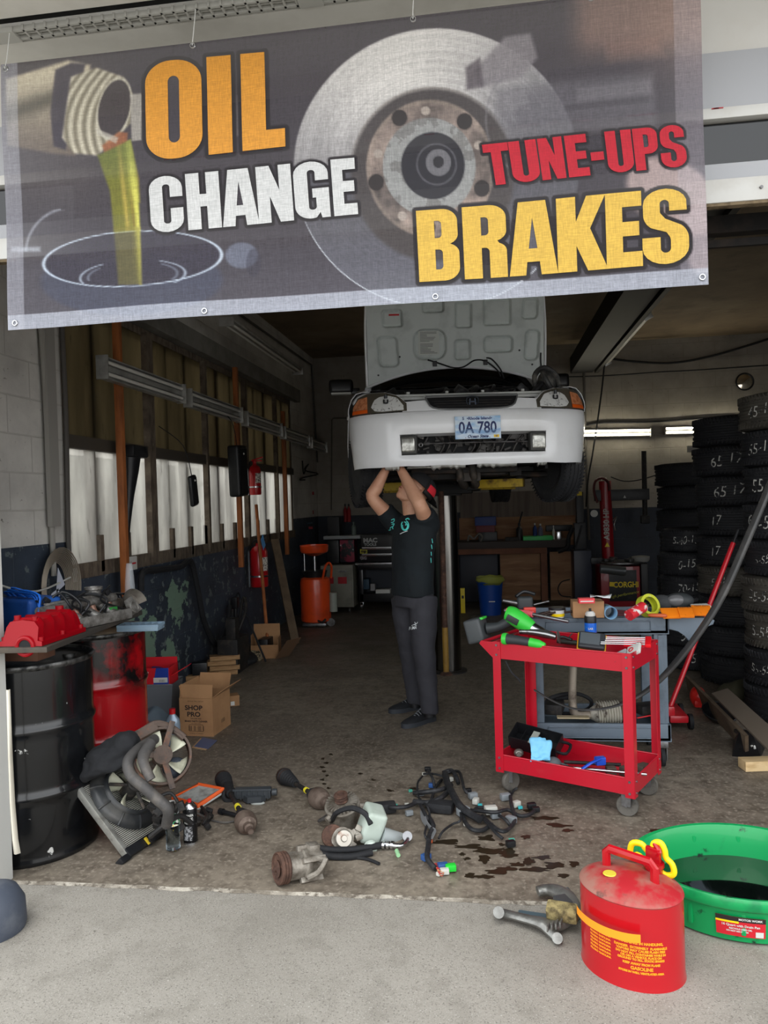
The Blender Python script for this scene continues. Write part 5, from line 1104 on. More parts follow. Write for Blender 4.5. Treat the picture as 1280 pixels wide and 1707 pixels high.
# intake manifold
c_ = G(158, 1040, .99); r = T('intake_manifold', 'grey cast intake manifold with fuel rail and ribbed runners on the dark board', 'engine part', c_, math.atan2(xd.y, xd.x)-.25)
b = MB(); b.tube([(-.30, .05, .10), (.20, .05, .105)], .022, n=12, k=1); b.box((-.05, .05, .128), (.42, .02, .012), bev=.004); b.box((-.05, .12, .07), (.44, .07, .06), bev=.02); b.build('plenum', alu, r)
for i in range(4):
    x = -.24+i*.115; b = MB(); b.tube([(x, .08, .09), (x+.01, .03, .06), (x+.02, -.02, .03), (x+.02, -.05, .028)], [.022, .020, .022, .026], n=12); b.build('runner', alu, r)
    b = MB(); b.cyl((x+.03, .02, .065), (x+.035, -.005, .035), .012); b.cyl((x+.028, .03, .085), (x+.03, .02, .06), .016); b.build('injector', mat('injector_body', (128, 96, 82), .4, .4), r)
b = MB(); b.box((-.05, -.065, .028), (.48, .012, .05), bev=.005); b.build('head_flange', alu, r)
b = MB(); b.lathe([(.036, 0), (.036, .05), (.044, .055), (.044, .068), (.034, .068), (.032, .01)], M=TR(.10, .09, .10), n=28); b.box((.10, .09, .09), (.10, .09, .03), bev=.01); b.build('throttle_body', alu, r)
b = MB(); b.prism([(-.05, -.03), (.05, -.045), (.035, .045), (-.02, .05)], -.006, .006, M=TR(.24, -.03, .05) @ RX(1.2) @ RZ(.4)); b.torus((.245, -.04, .05), .028, .006, M=RX(1.2)); b.build('gasket_flange', alu, r)
b = MB(); b.lathe([(.02, 0), (.06, .03), (.075, .07), (.06, .075)], M=TR(.30, .05, .04) @ RY(1.3), n=20, ang=(0, 4.6)); b.box((.22, .08, .06), (.09, .08, .07), bev=.02); b.build('broken_housing', mat('oily_casting', (112, 106, 98), .5, .5, layers=[((66, 58, 50), 12, .45, .65)]), r, ang=30)
b = MB(); random.seed(21)
for i in range(7):
    x = random.uniform(-.3, .2); b.tube([(x, .10, .10), (x+.05, .06, .14+random.random()*.04), (x+random.uniform(-.1, .15), .0, .11), (x+.1, .02, .04)], random.uniform(.004, .009), n=8)
for i in range(10): b.box((random.uniform(-.34, .2), random.uniform(.0, .14), random.uniform(.10, .15)), (.03, .022, .022), rot=Euler((random.random(), random.random(), 0)).to_matrix(), bev=.004)
b.build('wiring_and_clips', black_pl, r)
b = MB(); b.box((.13, .0, .05), (.05, .02, .03), bev=.005); b.build('green_connector', mat('green_connector', (50, 130, 60), .4), r)
# coil of wire rings hung on the wall
c_ = AX(88, 966, LX+.05); r = T('wire_coil', 'arched coil of pale wires hanging on the dark wall above the manifold', 'coil', c_)
b = MB()
for i in range(11):
    rx_ = .11+.012*i*.9; rz_ = .15+.009*i; b.tube([(.004*i-.01, -math.cos(a)*rx_+.05, math.sin(a)*rz_-.05) for a in [(-.35+3.7*k/16) for k in range(17)]], .0042, n=5, k=1)
b.build('wire_loops', mat('dull_wire', (150, 140, 126), .5, .4), r)
b = MB(); b.prism([(-.05, -.06), (.05, -.02), (-.02, .09)], 0, .002, M=TR(.03, .03, -.02) @ RY(PI/2) @ RZ(PI/2)); b.prism([(-.05, -.03), (.04, -.02), (.03, .03), (-.05, .02)], 0, .002, M=TR(.03, -.02, -.09) @ RY(PI/2) @ RZ(PI/2+.2)); b.build('paper_scrap', mat('bluish_paper', (196, 200, 214), .8), r)
cable('white cable sagging in front of the wire coil to a wall clip', [AX(-30, 960, -2.45), AX(5, 977, -2.5), AX(45, 986, -2.55), AX(72, 983, -2.58), AX(98, 972, -2.62), AX(118, 962, LX+.05)], .006, white_pl)
# clear jar and clamp at the far end of the board
c_ = G(218, 1019, .99); r = T('clear_plastic_jug', 'tall clear plastic jug with a black base at the far board end', 'jug', c_)
MB().lathe([(.028, .02), (.030, .04), (.026, .14), (.020, .22), (.016, .26)], n=24, cap=False).build('jug_wall', mat('clear_plastic', (215, 220, 225), .12, alpha=.14), r, solid=.001); MB().lathe([(.045, 0), (.045, .012), (.03, .022)]).build('jug_base', black_pl, r)
c_ = G(199, 1021, .99); b = MB(TR(c_)); b.box((0, 0, .012), (.05, .04, .024), bev=.005); b.tube([(0, 0, .02), (.01, 0, .07), (0, 0, .10)], .010); b.box((0, 0, .10), (.06, .03, .012), bev=.004); tag(b.build('black_clamp', black_pl), 'small black clamp standing beside the clear jug', 'clamp')
c_ = G(213, 1049, .90); r = T('parts_organiser', 'clear bluish plastic parts tray resting on the rim of the red drum', 'tray', (c_.x+.06, c_.y+.03, .892), .12)
MB().box((0, 0, .01), (.22, .12, .02), bev=.002).build('tray_base', mat('bluish_clear_plastic', (150, 176, 196), .2, alpha=.6), r); b = MB(); [b.box((-.11+.037*i, 0, .027), (.002, .12, .014)) for i in range(7)]; b.box((0, -.06, .027), (.22, .002, .014)); b.box((0, .06, .027), (.22, .002, .014)); b.build('dividers', MATS['bluish_clear_plastic'], r)
# cartons, bin, wood by the wall
gbin = mat('grey_bin_plastic', (112, 116, 122), .5)
cb = G(283, 1212); cb = V((cb.x-.135, cb.y+.10, 0)); r = T('plastic_bin', 'grey plastic bin holding the red and blue carton', 'bin', cb, .1)
b = MB()
b.rings([[V((x*w, y*w*.8, z)) for x, y in ((-1, -1), (1, -1), (1, 1), (-1, 1))] for z, w in ((0, .125), (.30, .155))], cap=False); b.prism([(-.125, -.1), (.125, -.1), (.125, .1), (-.125, .1)], 0, .004); b.build('bin_wall', gbin, r, solid=.004, smooth=False)
MB().tube([(-.155, -.124, .30), (.155, -.124, .30), (.155, .124, .30), (-.155, .124, .30)], .007, k=1, closed=True).build('bin_rim', gbin, r)
rc = mat('red_carton', (204, 28, 40), .5); bc_ = mat('blue_carton_print', (34, 60, 150), .5)
r = T('red_carton', 'open red and blue ballast carton sitting in the grey bin', 'carton', (cb.x+.0, cb.y-.02, .30), .1)
b = MB(); b.box((0, -.10, .055), (.27, .004, .13)); b.box((0, .10, .075), (.27, .004, .17)); b.box((-.135, 0, .055), (.004, .2, .13)); b.box((.135, 0, .055), (.004, .2, .13)); b.box((0, 0, -.008), (.27, .2, .004)); b.box((.20, -.03, .09), (.14, .10, .004), rot=RY(-.5)); b.build('carton_walls', rc, r)
MB().prism([(.02, -.01), (.133, -.01), (.133, .12), (.045, .12)], 0, .001, M=TR(0, -.1022, 0) @ RX(PI/2)).build('blue_print', bc_, r)
MB().box((.075, -.104, .035), (.10, .001, .035)).build('white_label', white_pl, r); text('brand_print', 'alast', .045, white_pl, r, TR(-.055, -.104, .085) @ RX(PI/2), bold=.001, shear=.3)
text('print', 'HIGH POWER', .010, white_pl, r, TR(-.05, -.104, .055) @ RX(PI/2)); text('barcode', '||||||||', .02, ink, r, TR(.085, -.1055, .032) @ RX(PI/2))
MB().cyl((.0, .03, .02), (.02, .03, .09), .05).build('blue_roll', mat('blue_roll', (30, 50, 110), .5), r)
# the cleaner carton
p0, pR, pF = G(301, 1226), G(355, 1228), G(378, 1206); ang_ = math.atan2((pR-p0).y, (pR-p0).x); W_, D_ = (pR-p0).length, (pF-pR).length*.95; H_ = .255
r = T('cardboard_carton', 'open brown cardboard carton printed SHOP PRO on the floor by the wall', 'carton', (p0.x, p0.y, 0), ang_)
b = MB(); b.box((W_/2, 0, H_/2), (W_, .005, H_)); b.box((W_/2, D_, H_/2), (W_, .005, H_)); b.box((0, D_/2, H_/2), (.005, D_, H_)); b.box((W_, D_/2, H_/2), (.005, D_, H_)); b.box((W_/2, D_/2, .004), (W_, D_, .005)); b.build('carton_walls', card, r)
for nm, c, s_, rot in (('flap', (W_/2, .012, H_+.045), (W_, .004, .09), RX(-.15)), ('flap', (W_+.045, D_/2, H_+.035), (.004, D_, .11), RY(.95)), ('flap', (W_/2, D_+.02, H_+.05), (W_, .004, .11), RX(-.4)), ('flap', (.01, D_/2, H_+.04), (.004, D_, .09), RY(-.2))): MB().box(c, s_, rot=rot).build(nm, card, r)
FM = TR(W_/2, -.0035, 0) @ RX(PI/2)
text('print', 'SHOP\nPRO', .044, ink, r, FM @ TR(-.015, .168, 0), bold=.0014, sx=1.15); text('print', 'TYS LOW VOC', .012, ink, r, FM @ TR(0, .118, 0), bold=.0004); text('print', 'BRAKE PARTS CLEANER', .0155, ink, r, FM @ TR(0, .100, 0), bold=.0006); text('print', 'TO CLEAN DISC', .010, ink, r, FM @ TR(0, .085, 0)); text('print', '||| || ||| |', .036, ink, r, FM @ TR(0, .055, 0), bold=.0005); text('print', 'EXTREMELY FLAMMABLE', .009, ink, r, FM @ TR(0, .018, 0))
MB(FM @ TR(0, .055, 0)).tube([(-.05, -.022, 0), (.05, -.022, 0), (.05, .022, 0), (-.05, .022, 0)], .0012, n=4, k=1, closed=True).build('print', ink, r); text('print', '||||||||', .03, ink, r, TR(W_+.004, D_*.55, .07) @ RZ(PI/2) @ RX(PI/2)); text('print', 'RECYCLE  THIS  CARTON', .010, ink, r, FM @ TR(0, .235, 0))
c_ = G(380, 1178); b = MB(TR(c_.x, c_.y+.05, .04) @ RZ(.5)); b.box((0, 0, 0), (.13, .10, .08), bev=.002); ob = tag(b.build('small_carton', card), 'small brown carton lying behind the SHOP PRO carton', 'carton')
MB().box((.045, -.07, .03), (.03, .002, .03), rot=RZ(.5)).build('white_label', white_pl, ob)
# timber and black block
for i, (px, py, z, lab) in enumerate(((370, 1124, 0, 'bottom plank of the small timber stack by the wall'), (371, 1124, .045, 'second plank of the small timber stack by the wall'), (369, 1124, .09, 'third plank of the small timber stack by the wall'), (370, 1124, .135, 'top plank of the small timber stack by the wall'))):
    c_ = G(368, 1126); b = MB(TR(c_.x+.02*(i % 2), c_.y+.06, z+.022) @ RZ(.30+.03*i)); b.box((0, 0, 0), (.27, .12, .040), bev=.003); tag(b.build('timber_offcut', wood), lab, 'timber')
c_ = G(338, 1134); b = MB(TR(c_.x-.02, c_.y+.03, .025) @ RZ(.6)); b.box((0, 0, 0), (.30, .09, .05), bev=.003); tag(b.build('timber_offcut', wood), 'longer pale timber piece lying in front of the timber stack', 'timber')
b = MB(TR(c_.x-.03, c_.y+.02, .105) @ RZ(.3)); b.box((0, 0, 0), (.13, .11, .11), bev=.012); tag(b.build('black_block', black_pl), 'black block on the pale timber left of the stack', 'block')
# bottle, bag, booklet
c_ = G(289, 1242); r = T('oil_bottle', 'silver-grey oil bottle with a red cap beside the red drum', 'bottle', c_, .3)
MB().lathe([(.001, 0), (.045, .002), (.048, .01), (.048, .14), (.044, .17), (.020, .20), (.018, .21)], ey=.62).build('bottle_body', mat('silver_blue_plastic', (140, 156, 172), .3, .3), r); MB().cyl((0, 0, .205), (0, 0, .238), .020).build('red_cap', red_pl, r)
c_ = G(262, 1215); b = MB(); b.ball((c_.x-.02, c_.y+.06, .07), (.12, .10, .07), n=24, m=16).jitter(.03, 9); tag(b.build('plastic_bag', mat('crinkled_blue_bag', (108, 122, 134), .35, bump=.5, bs=25)), 'crumpled blue-grey plastic bag between the bin and the bottle', 'bag')
q = [G(320, 1247), G(343, 1251), G(358, 1237), G(334, 1232)]
r = T('booklet', 'blue booklet lying on the floor in front of the carton', 'booklet', q[0]); MB().prism([((p-q[0]).x, (p-q[0]).y) for p in q], .001, .006).build('pages', mat('tan_pages', (196, 160, 120), .8), r); MB().prism([((p-q[0]).x+.012, (p-q[0]).y+.010) for p in q], .006, .009).build('cover', mat('blue_cover', (90, 104, 140), .5), r)
# open carton with rag by the far wall
p0 = G(418, 1100); r = T('cardboard_carton', 'open empty cardboard carton by the wall under the extinguishers', 'carton', (p0.x, p0.y+.03, 0), .15)
for c, s_, rot in (((.13, 0, .07), (.27, .005, .14), RX(.1)), ((.13, .22, .16), (.27, .005, .32), None), ((0, .11, .12), (.005, .22, .24), None), ((.27, .11, .10), (.005, .22, .20), None), ((.13, .11, .004), (.27, .22, .005), None)): MB().box(c, s_, rot=rot).build('carton_wall', card, r)
MB().box((.37, .0, .10), (.005, .22, .26), rot=RZ(-.6) @ RY(.7)).build('flap', mat('brown_flap', (112, 84, 62), .85), r)
b = MB(TR(p0.x+.07, p0.y-.04, .05)); b.ball((0, 0, 0), (.07, .06, .05), n=20, m=12).jitter(.03, 22, 3); tag(b.build('speckled_rag', mat('speckled_cloth', (150, 136, 110), .9, layers=[((50, 44, 38), 60, .5, .55)])), 'speckled rag in front of the open carton by the wall', 'rag')
c_ = G(404, 1112); b = MB(TR(c_.x, c_.y+.1, .06)); b.ball((0, 0, 0), (.12, .14, .06), n=20, m=12).jitter(.04, 7, 5); tag(b.build('black_rag_heap', black_rub), 'dark heap of rags at the wall left of the open carton', 'rag')
b = MB(TR(-2.42, 6.95, .16)); b.box((0, 0, 0), (.2, .35, .32), bev=.02); b.box((.03, -.1, .25), (.10, .12, .2), bev=.02); b.tube([(.05, 0, .2), (.1, .1, .4), (.05, .2, .5), (0, .2, .3)], .015); tag(b.build('dark_machine', grime), 'dark oily floor machine against the blue wall behind the timber stack', 'machine')
# ---------------- radiator leaning on the drum
P2, P3 = G(207, 1432), G(278, 1385, .0); xa = (P3-P2).normalized(); P1 = min((G(117, 1312, .10+.01*i) for i in range(50)), key=lambda p: abs((p-P2).normalized().dot(xa))); ya = (P1-P2); ya = (ya-xa*ya.dot(xa)); Lr = (P1-P2).length; ya.normalize(); za = xa.cross(ya); 
if za.z < 0: za = -za
RM = Matrix((xa, ya, za)).transposed().to_4x4(); RM.translation = P2+V((0, 0, .02)); Wr = max(.34, (P3-P2).length)
r = T('radiator', 'car radiator with black fan shroud leaning against the black drum', 'radiator', RM.translation, rot=RM.to_euler())
fin = mat('radiator_fins', (196, 194, 186), .45, .3)
b = MB(); 
for i in range(46): b.box((Wr/2, .02+(Lr-.04)*i/45, .0), (Wr-.05, (Lr-.04)/45*.45, .016))
b.build('core', fin, r); MB().box((Wr/2, Lr/2, -.002), (Wr-.05, Lr-.04, .006)).build('gap_shade_slab', grime, r)  # dark slab added behind the fins, its colour shades the gaps
for x_ in (.012, Wr-.012): MB().box((x_, Lr/2, .0), (.026, Lr+.02, .034), bev=.004).build('side_rail', mat('oxidised_aluminium', (176, 176, 170), .45, .7, layers=[((120, 116, 110), 14, .5, .7)]), r)
MB().box((Wr/2, Lr+.01, .0), (Wr, .045, .05), bev=.01).build('tank', black_pl, r); b = MB(); b.box((Wr/2, -.005, .0), (Wr, .045, .05), bev=.01); b.cyl((.05, Lr+.01, .0), (.02, Lr+.05, .02), .022); b.box((-.02, -.02, 0), (.06, .03, .04), bev=.006); b.cyl((Wr*.4, -.02, .02), (Wr*.4, -.02, .05), .016); b.build('tank', black_pl, r)
for x_ in (.12, Wr-.06): MB().box((x_, -.012, .032), (.010, .035, .010)).build('yellow_clip', mat('yellow_clip', (186, 160, 40), .5), r)
cx, cy = Wr*.58, Lr*.56; rf_ = min(Wr, Lr)*.36
b = MB(); n_ = 40
def sq(a, k): 
    c, s = math.cos(a), math.sin(a); m_ = max(abs(c)/(Wr*.46), abs(s)/(Lr*.44)); return V((cx-.02+c/m_*k+(Wr*.5-cx)*(1-0), cy+s/m_*k*.96+(Lr*.5-cy), 0))
rs1 = [[V((cx+math.cos(2*PI*i/n_)*rf_, cy+math.sin(2*PI*i/n_)*rf_, .075)) for i in range(n_)], [V((cx+math.cos(2*PI*i/n_)*(rf_+.008), cy+math.sin(2*PI*i/n_)*(rf_+.008), .050)) for i in range(n_)], [V((cx+math.cos(2*PI*i/n_)*(rf_+.035), cy+math.sin(2*PI*i/n_)*(rf_+.035), .040)) for i in range(n_)], [V((cx+math.cos(2*PI*i/n_)*(rf_+.06), cy+math.sin(2*PI*i/n_)*(rf_+.06), .018)) for i in range(n_)]]
b.rings(rs1, cap=False)
for k in range(10): a = 2*PI*k/10; p = V((cx+math.cos(a)*(rf_+.01), cy+math.sin(a)*(rf_+.01), .052)); q_ = V((cx+math.cos(a)*(rf_+.058), cy+math.sin(a)*(rf_+.058), .022)); b.tube([p, (p+q_)/2+V((0, 0, .006)), q_], .004, n=5)
b.build('fan_shroud', mat('dusty_black_shroud', (44, 46, 48), .4, layers=[((84, 82, 78), 7, .5, .75)]), r, solid=.003)
cream = mat('cream_fan_plastic', (196, 196, 174), .4, layers=[((150, 146, 126), 8, .5, .72)])
def fan_blades(M, R, n, par, zt=.03):
    for k in range(n):
        a = 2*PI*k/n+.4; rows = []
        for i in range(7):
            t = i/6; rr_ = .03+(R-.03)*t; w = .16+.34*t*(1-.25*t)
            rows.append([M @ V((math.cos(a+.35*t+s_*w)*rr_, math.sin(a+.35*t+s_*w)*rr_, -s_*zt*(.6+.4*t))) for s_ in (-1, -.5, 0, .5, 1)])
        MB().sheet(rows).build('fan_blade', cream, par, solid=.003)
fan_blades(TR(cx, cy, .045), rf_-.006, 4, r)
b = MB(TR(cx, cy, 0)); b.cyl((0, 0, .03), (0, 0, .105), .038); b.torus((0, 0, .10), .03, .01); b.ball((.0, 0, .11), (.022, .022, .02))
for a in (.5, 2.6, 4.5): b.tube([(math.cos(a)*.03, math.sin(a)*.03, .09), (math.cos(a)*rf_, math.sin(a)*rf_, .08)], .008)
b.build('fan_motor', mat('dirty_motor', (48, 46, 44), .6, .3, layers=[((104, 92, 82), 20, .5, .66)], bump=.4), r)
# jacket
c_ = G(178, 1330, .0); b = MB(); jc = DP(182, 1262, 3.50)
b.ball(jc+V((0, .03, .0)), (.125, .09, .065), M=RY(-.25), n=40, m=26); b.ball(jc+V((.06, .03, .045)), (.07, .07, .06), n=30, m=20); b.ball(jc+V((-.075, .02, -.05)), (.06, .06, .055), n=30, m=20); b.tube([jc+V((-.12, 0, -.09)), jc+V((-.04, -.05, -.045)), jc+V((.05, -.04, -.03)), jc+V((.11, 0, 0))], .028)
ob = tag(b.build('black_jacket', mat('black_cloth', (30, 31, 34), .9, bump=.3, bs=40)), 'crumpled black jacket draped over the top of the radiator', 'jacket'); remesh(ob, .008, 3)
tx3 = bpy.data.textures.new('crumple', 'CLOUDS'); tx3.noise_scale = .09; md = ob.modifiers.new('crumple', 'DISPLACE'); md.texture = tx3; md.strength = .045; md.texture_coords = 'LOCAL'
# second fan with rusty frame
fc = DP(270, 1262, 3.68); nrm = V((.45, -.75, .5)).normalized(); Fm = frame(nrm).to_4x4(); Fm.translation = fc
r = T('cooling_fan', 'rust-framed cooling fan with cream blades propped behind the radiator', 'fan', fc, rot=Fm.to_euler())
ff = mat('rust_grey_frame', (92, 78, 70), .7, .2, layers=[((124, 84, 64), 12, .5, .62), ((60, 56, 54), 20, .5, .7)], bump=.3)
MB().lathe([(.128, -.03), (.138, .0), (.134, .035), (.124, .035)], n=44, cap=False).build('shroud_ring', ff, r, solid=.004)
b = MB(); b.cyl((0, 0, -.02), (0, 0, .05), .045)
for a in (1.2, 3.0, 4.9): b.box((math.cos(a)*.09, math.sin(a)*.09, .04), (.15, .028, .014), rot=RZ(a), bev=.003)
b.box((-.07, .125, .02), (.12, .05, .05), rot=RZ(.4), bev=.01); b.build('strut_frame', ff, r); fan_blades(TR(0, 0, .0), .12, 5, r, .025)
MB().tube([(-.085, .13, .0), (-.02, .155, .03), (.05, .13, .02), (.11, .07, .02)], .018).build('upper_bracket', ff, r)
b = MB(TR(.06, -.05, -.04)); b.ball((0, 0, 0), (.06, .05, .03)); b.build('fan_motor', mat('blue_grey_motor', (70, 76, 86), .6, .3, bump=.5, bs=60), r)
# radiator hoses
hg = mat('grey_rubber_hose', (66, 64, 63), .6, layers=[((104, 98, 92), 8, .5, .7)], bump=.2)
def px_tube(pts, r, m, name, lab, cat, k=6, n=12): return tag(MB().tube([DP(*p) for p in pts], r, n=n, k=k).build(name, m), lab, cat)
px_tube([(258, 1232, 3.55), (232, 1248, 3.42), (214, 1268, 3.34), (218, 1292, 3.30), (240, 1312, 3.28), (262, 1332, 3.28), (280, 1350, 3.28), (278, 1375, 3.32)], .024, hg, 'radiator_hose', 'thick grey radiator hose curving over the shroud', 'hose')
px_tube([(252, 1238, 3.42), (240, 1258, 3.36), (240, 1274, 3.32), (252, 1300, 3.3)], [.024, .026, .022, .02], hg, 'radiator_hose', 'short grey hose with an open end lying on the long one', 'hose')
b = MB(); random.seed(31)
for i in range(16):
    c = DP(272+random.uniform(-18, 30), 1362+random.uniform(-22, 16), 3.40+random.uniform(-.04, .1)); b.box(c, (.04, .03, .03), rot=Euler((random.random()*3, random.random()*3, 0)).to_matrix(), bev=.005)
b.tube([DP(250, 1395, 3.36), DP(275, 1375, 3.36), DP(300, 1360, 3.42), DP(318, 1372, 3.46)], .012); b.tube([DP(262, 1330, 3.44), DP(285, 1322, 3.46), DP(300, 1345, 3.44)], .008)
tag(b.build('bracket_heap', grime), 'heap of small greasy brackets between the radiator and the water bottle', 'engine part')
# water bottle and spray can
c_ = G(289, 1417); r = T('water_bottle', 'clear water bottle with a green label standing on the floor', 'bottle', c_)
MB().lathe([(.001, .004), (.022, .0), (.031, .008), (.032, .03), (.029, .045), (.032, .06), (.029, .075), (.032, .09), (.029, .105), (.032, .12), (.033, .165), (.026, .185), (.013, .203), (.012, .21)], n=32).build('bottle_wall', mat('clear_pet', (225, 232, 236), .06, trans=1, ior=1.2), r)
MB().lathe([(.001, .008), (.026, .008), (.027, .12), (.026, .15), (.001, .15)], n=24).build('water', mat('water', (225, 235, 240), .02, trans=1, ior=1.33), r)
MB().lathe([(.0335, .118), (.0335, .150)], n=32, cap=False).build('label', mat('green_white_label', (236, 240, 232), .5, layers=[((40, 150, 90), 14, .48, .52), ((240, 210, 70), 11, .60, .62)]), r); MB().cyl((0, 0, .205), (0, 0, .222), .014).build('white_cap', white_pl, r)
c_ = G(318, 1404); r = T('spray_can', 'black and silver spray can with a red nozzle beside the water bottle', 'spray can', c_)
MB().lathe([(.001, .002), (.030, .0), (.032, .004), (.032, .155), (.030, .160)], n=32).build('can_body', mat('black_can_print', (22, 22, 24), .3, .3, layers=[((90, 90, 92), 60, .62, .64)]), r)
MB().lathe([(.030, .160), (.032, .163), (.030, .168), (.020, .182), (.012, .188), (.001, .188)], n=32).build('can_shoulder', chrome, r); MB().cyl((0, 0, .186), (0, 0, .200), .009).build('red_nozzle', red_pl, r)
MB().lathe([(.0325, .02), (.0325, .085)], n=16, cap=False, ang=(-2.2, -.9)).build('label', mat('grey_label', (150, 150, 152), .5, layers=[((50, 50, 52), 90, .5, .52)]), r)
for z, s_, tx_ in ((.135, .014, 'CLEANER'), (.118, .018, 'BRAKE'), (.10, .012, 'PARTS')): text('print', tx_, s_, white_pl, r, Matrix(), bold=.0004, fn=lambda v, z=z: V((math.cos(-1.6+v.x/.0328)*.0328, math.sin(-1.6+v.x/.0328)*.0328, z+v.y)))
MB().lathe([(.0326, .0), (.0326, .008)], n=32, cap=False).build('rim', chrome, r)
# air filter
q = [G(289, 1331, .02), G(330, 1343, .02), G(372, 1316, .05), G(331, 1308, .05)]; ce = sum(q, V())/4
r = T('air_filter', 'flat air filter with an orange rubber frame lying on the floor', 'air filter', (ce.x, ce.y, 0)); q = [p-V((ce.x, ce.y, 0)) for p in q]
MB().tube(q, .011, n=8, k=1, closed=True, flat=1.3).build('rubber_frame', mat('orange_rubber', (232, 96, 40), .55), r); MB().tube([p+V((0, 0, -.014)) for p in q], .009, n=6, k=1, closed=True).build('white_edge', white_pl, r)
b = MB(); n_ = 40
rows = [[q[0].lerp(q[1], t/ n_)+V((0, 0, .004*(-1)**t)) for t in range(n_+1)], [q[3].lerp(q[2], t/n_)+V((0, 0, .004*(-1)**t)) for t in range(n_+1)]]; b.sheet(rows); b.build('pleats', mat('dusty_filter_paper', (150, 150, 146), .9, layers=[((110, 108, 104), 20, .45, .65)]), r, smooth=False)
# ================================================================== PARTS SCATTERED ON THE FLOOR
def gz(px, py, z=0.0): return G(px, py, z)
def boot(p, d, L, r0, r1, b, n=7):
    d = d.normalized(); F = frame(d).to_4x4(); F.translation = p; pr = []
    for i in range(n*2+1):
        t = i/(n*2); r = r0+(r1-r0)*t; pr.append((r*(1.0 if i % 2 == 0 else .84), t*L))
    b.lathe([(.001, 0)]+pr+[(.001, L)], n=24, M=F)
def axle(pa, pb, lab, cup_m):
    """dark rubber boot at pa, bare shaft, greasy cup and splined stub at pb"""
    pa, pb = V(pa), V(pb); d = (pb-pa).normalized(); L = (pb-pa).length
    r = T('drive_axle', lab, 'engine part', (pa.x, pa.y, 0))
    b = MB(); boot(pa+d*L*.30, -d, L*.26, .022, .046, b); b.build('rubber_boot', black_rub, r, world=True)
    b = MB(); b.ball(pa+d*.01, (.045, .045, .045)); b.build('outer_joint', mat('brown_grease_joint', (64, 50, 44), .5, .4), r, world=True)
    MB().cyl(pa+d*L*.28, pa+d*L*.72, .012).build('shaft', grime, r, world=True); MB().cyl(pa+d*L*.52, pa+d*L*.55, .0155).build('yellow_band', mat('yellow_tape', (220, 206, 50), .5), r, world=True)
    b = MB(); boot(pa+d*L*.62, d, L*.13, .022, .050, b, 4); b.build('inner_boot', grime, r, world=True)
    F = frame(d).to_4x4(); F.translation = pa+d*L*.74
    MB().lathe([(.001, 0), (.048, .0), (.052, .012), (.052, .05), (.042, .075), (.024, .085), (.022, .11), (.014, .115), (.013, .15), (.001, .15)], n=28, M=F).build('joint_cup', cup_m, r, world=True); return r
rg_ = mat('rusty_grey_iron', (112, 98, 88), .65, .4, layers=[((76, 60, 52), 12, .45, .65), ((150, 136, 124), 22, .58, .7)], bump=.2)
axle(gz(472, 1293, .045), gz(548, 1341, .05), 'drive axle with a yellow band lying behind the alternator', rg_)
axle(gz(371, 1297, .045), gz(423, 1396, .045), 'drive axle with a rusty cup end lying by the air filter', rg_)
b = MB(); c_ = gz(382, 1325, .03); b.torus(c_, .030, .012, M=RX(1.0)); b.cyl(c_, c_+V((.02, 0, .02)), .018); tag(b.build('rubber_mount', black_rub), 'black ring-shaped rubber mount by the drive axle near the filter', 'engine part')
c_ = gz(421, 1338, .0); r = T('plastic_bracket', 'ribbed black plastic bracket lying between the two drive axles', 'engine part', c_, .12)
b = MB(); b.box((0, .02, .045), (.19, .05, .05), bev=.006); b.box((0, -.006, .068), (.20, .012, .010), bev=.002)
for i in range(7): b.box((-.085+i*.028, -.008, .045), (.004, .012, .05))
b.prism([(-.05, 0), (.07, 0), (.05, -.03), (-.02, -.035)], 0, .03, M=TR(0, 0, .01)); b.cyl((.10, .02, .045), (.125, .02, .045), .018); b.build('bracket_body', mat('grey_black_plastic', (56, 60, 64), .45), r)
MB().lathe([(.028, 0), (.032, .004), (.028, .010)], M=TR(.03, -.02, .0), ex=1.2, ey=.5).build('pale_disc', mat('pale_plastic', (160, 164, 160), .5), r)
b = MB(); b.cyl(gz(366, 1352, .015), gz(398, 1360, .015), .011); b.cyl(gz(366, 1352, .015), gz(372, 1353.5, .015), .016); tag(b.build('black_pin', black_pl), 'short black pin lying left of the rusty axle cup', 'engine part')
cable('thin grey cable curling from the spray can to the rusty axle cup', [gz(322, 1352, .03), gz(334, 1358, .015), gz(355, 1368, .006), gz(378, 1371, .006), gz(398, 1366, .01)], .005, hg)
b = MB(); random.seed(41)
for i in range(9):
    c = gz(340+random.uniform(-12, 14), 1362+random.uniform(-16, 16), .02); b.box(c, (.03, .022, .026), rot=Euler((random.random()*3, 1, random.random()*3)).to_matrix(), bev=.005)
b.tube([gz(338, 1375, .02), gz(345, 1360, .04), gz(336, 1345, .03)], .008); tag(b.build('clip_heap', grime), 'little heap of dark clips right of the spray can', 'engine part')
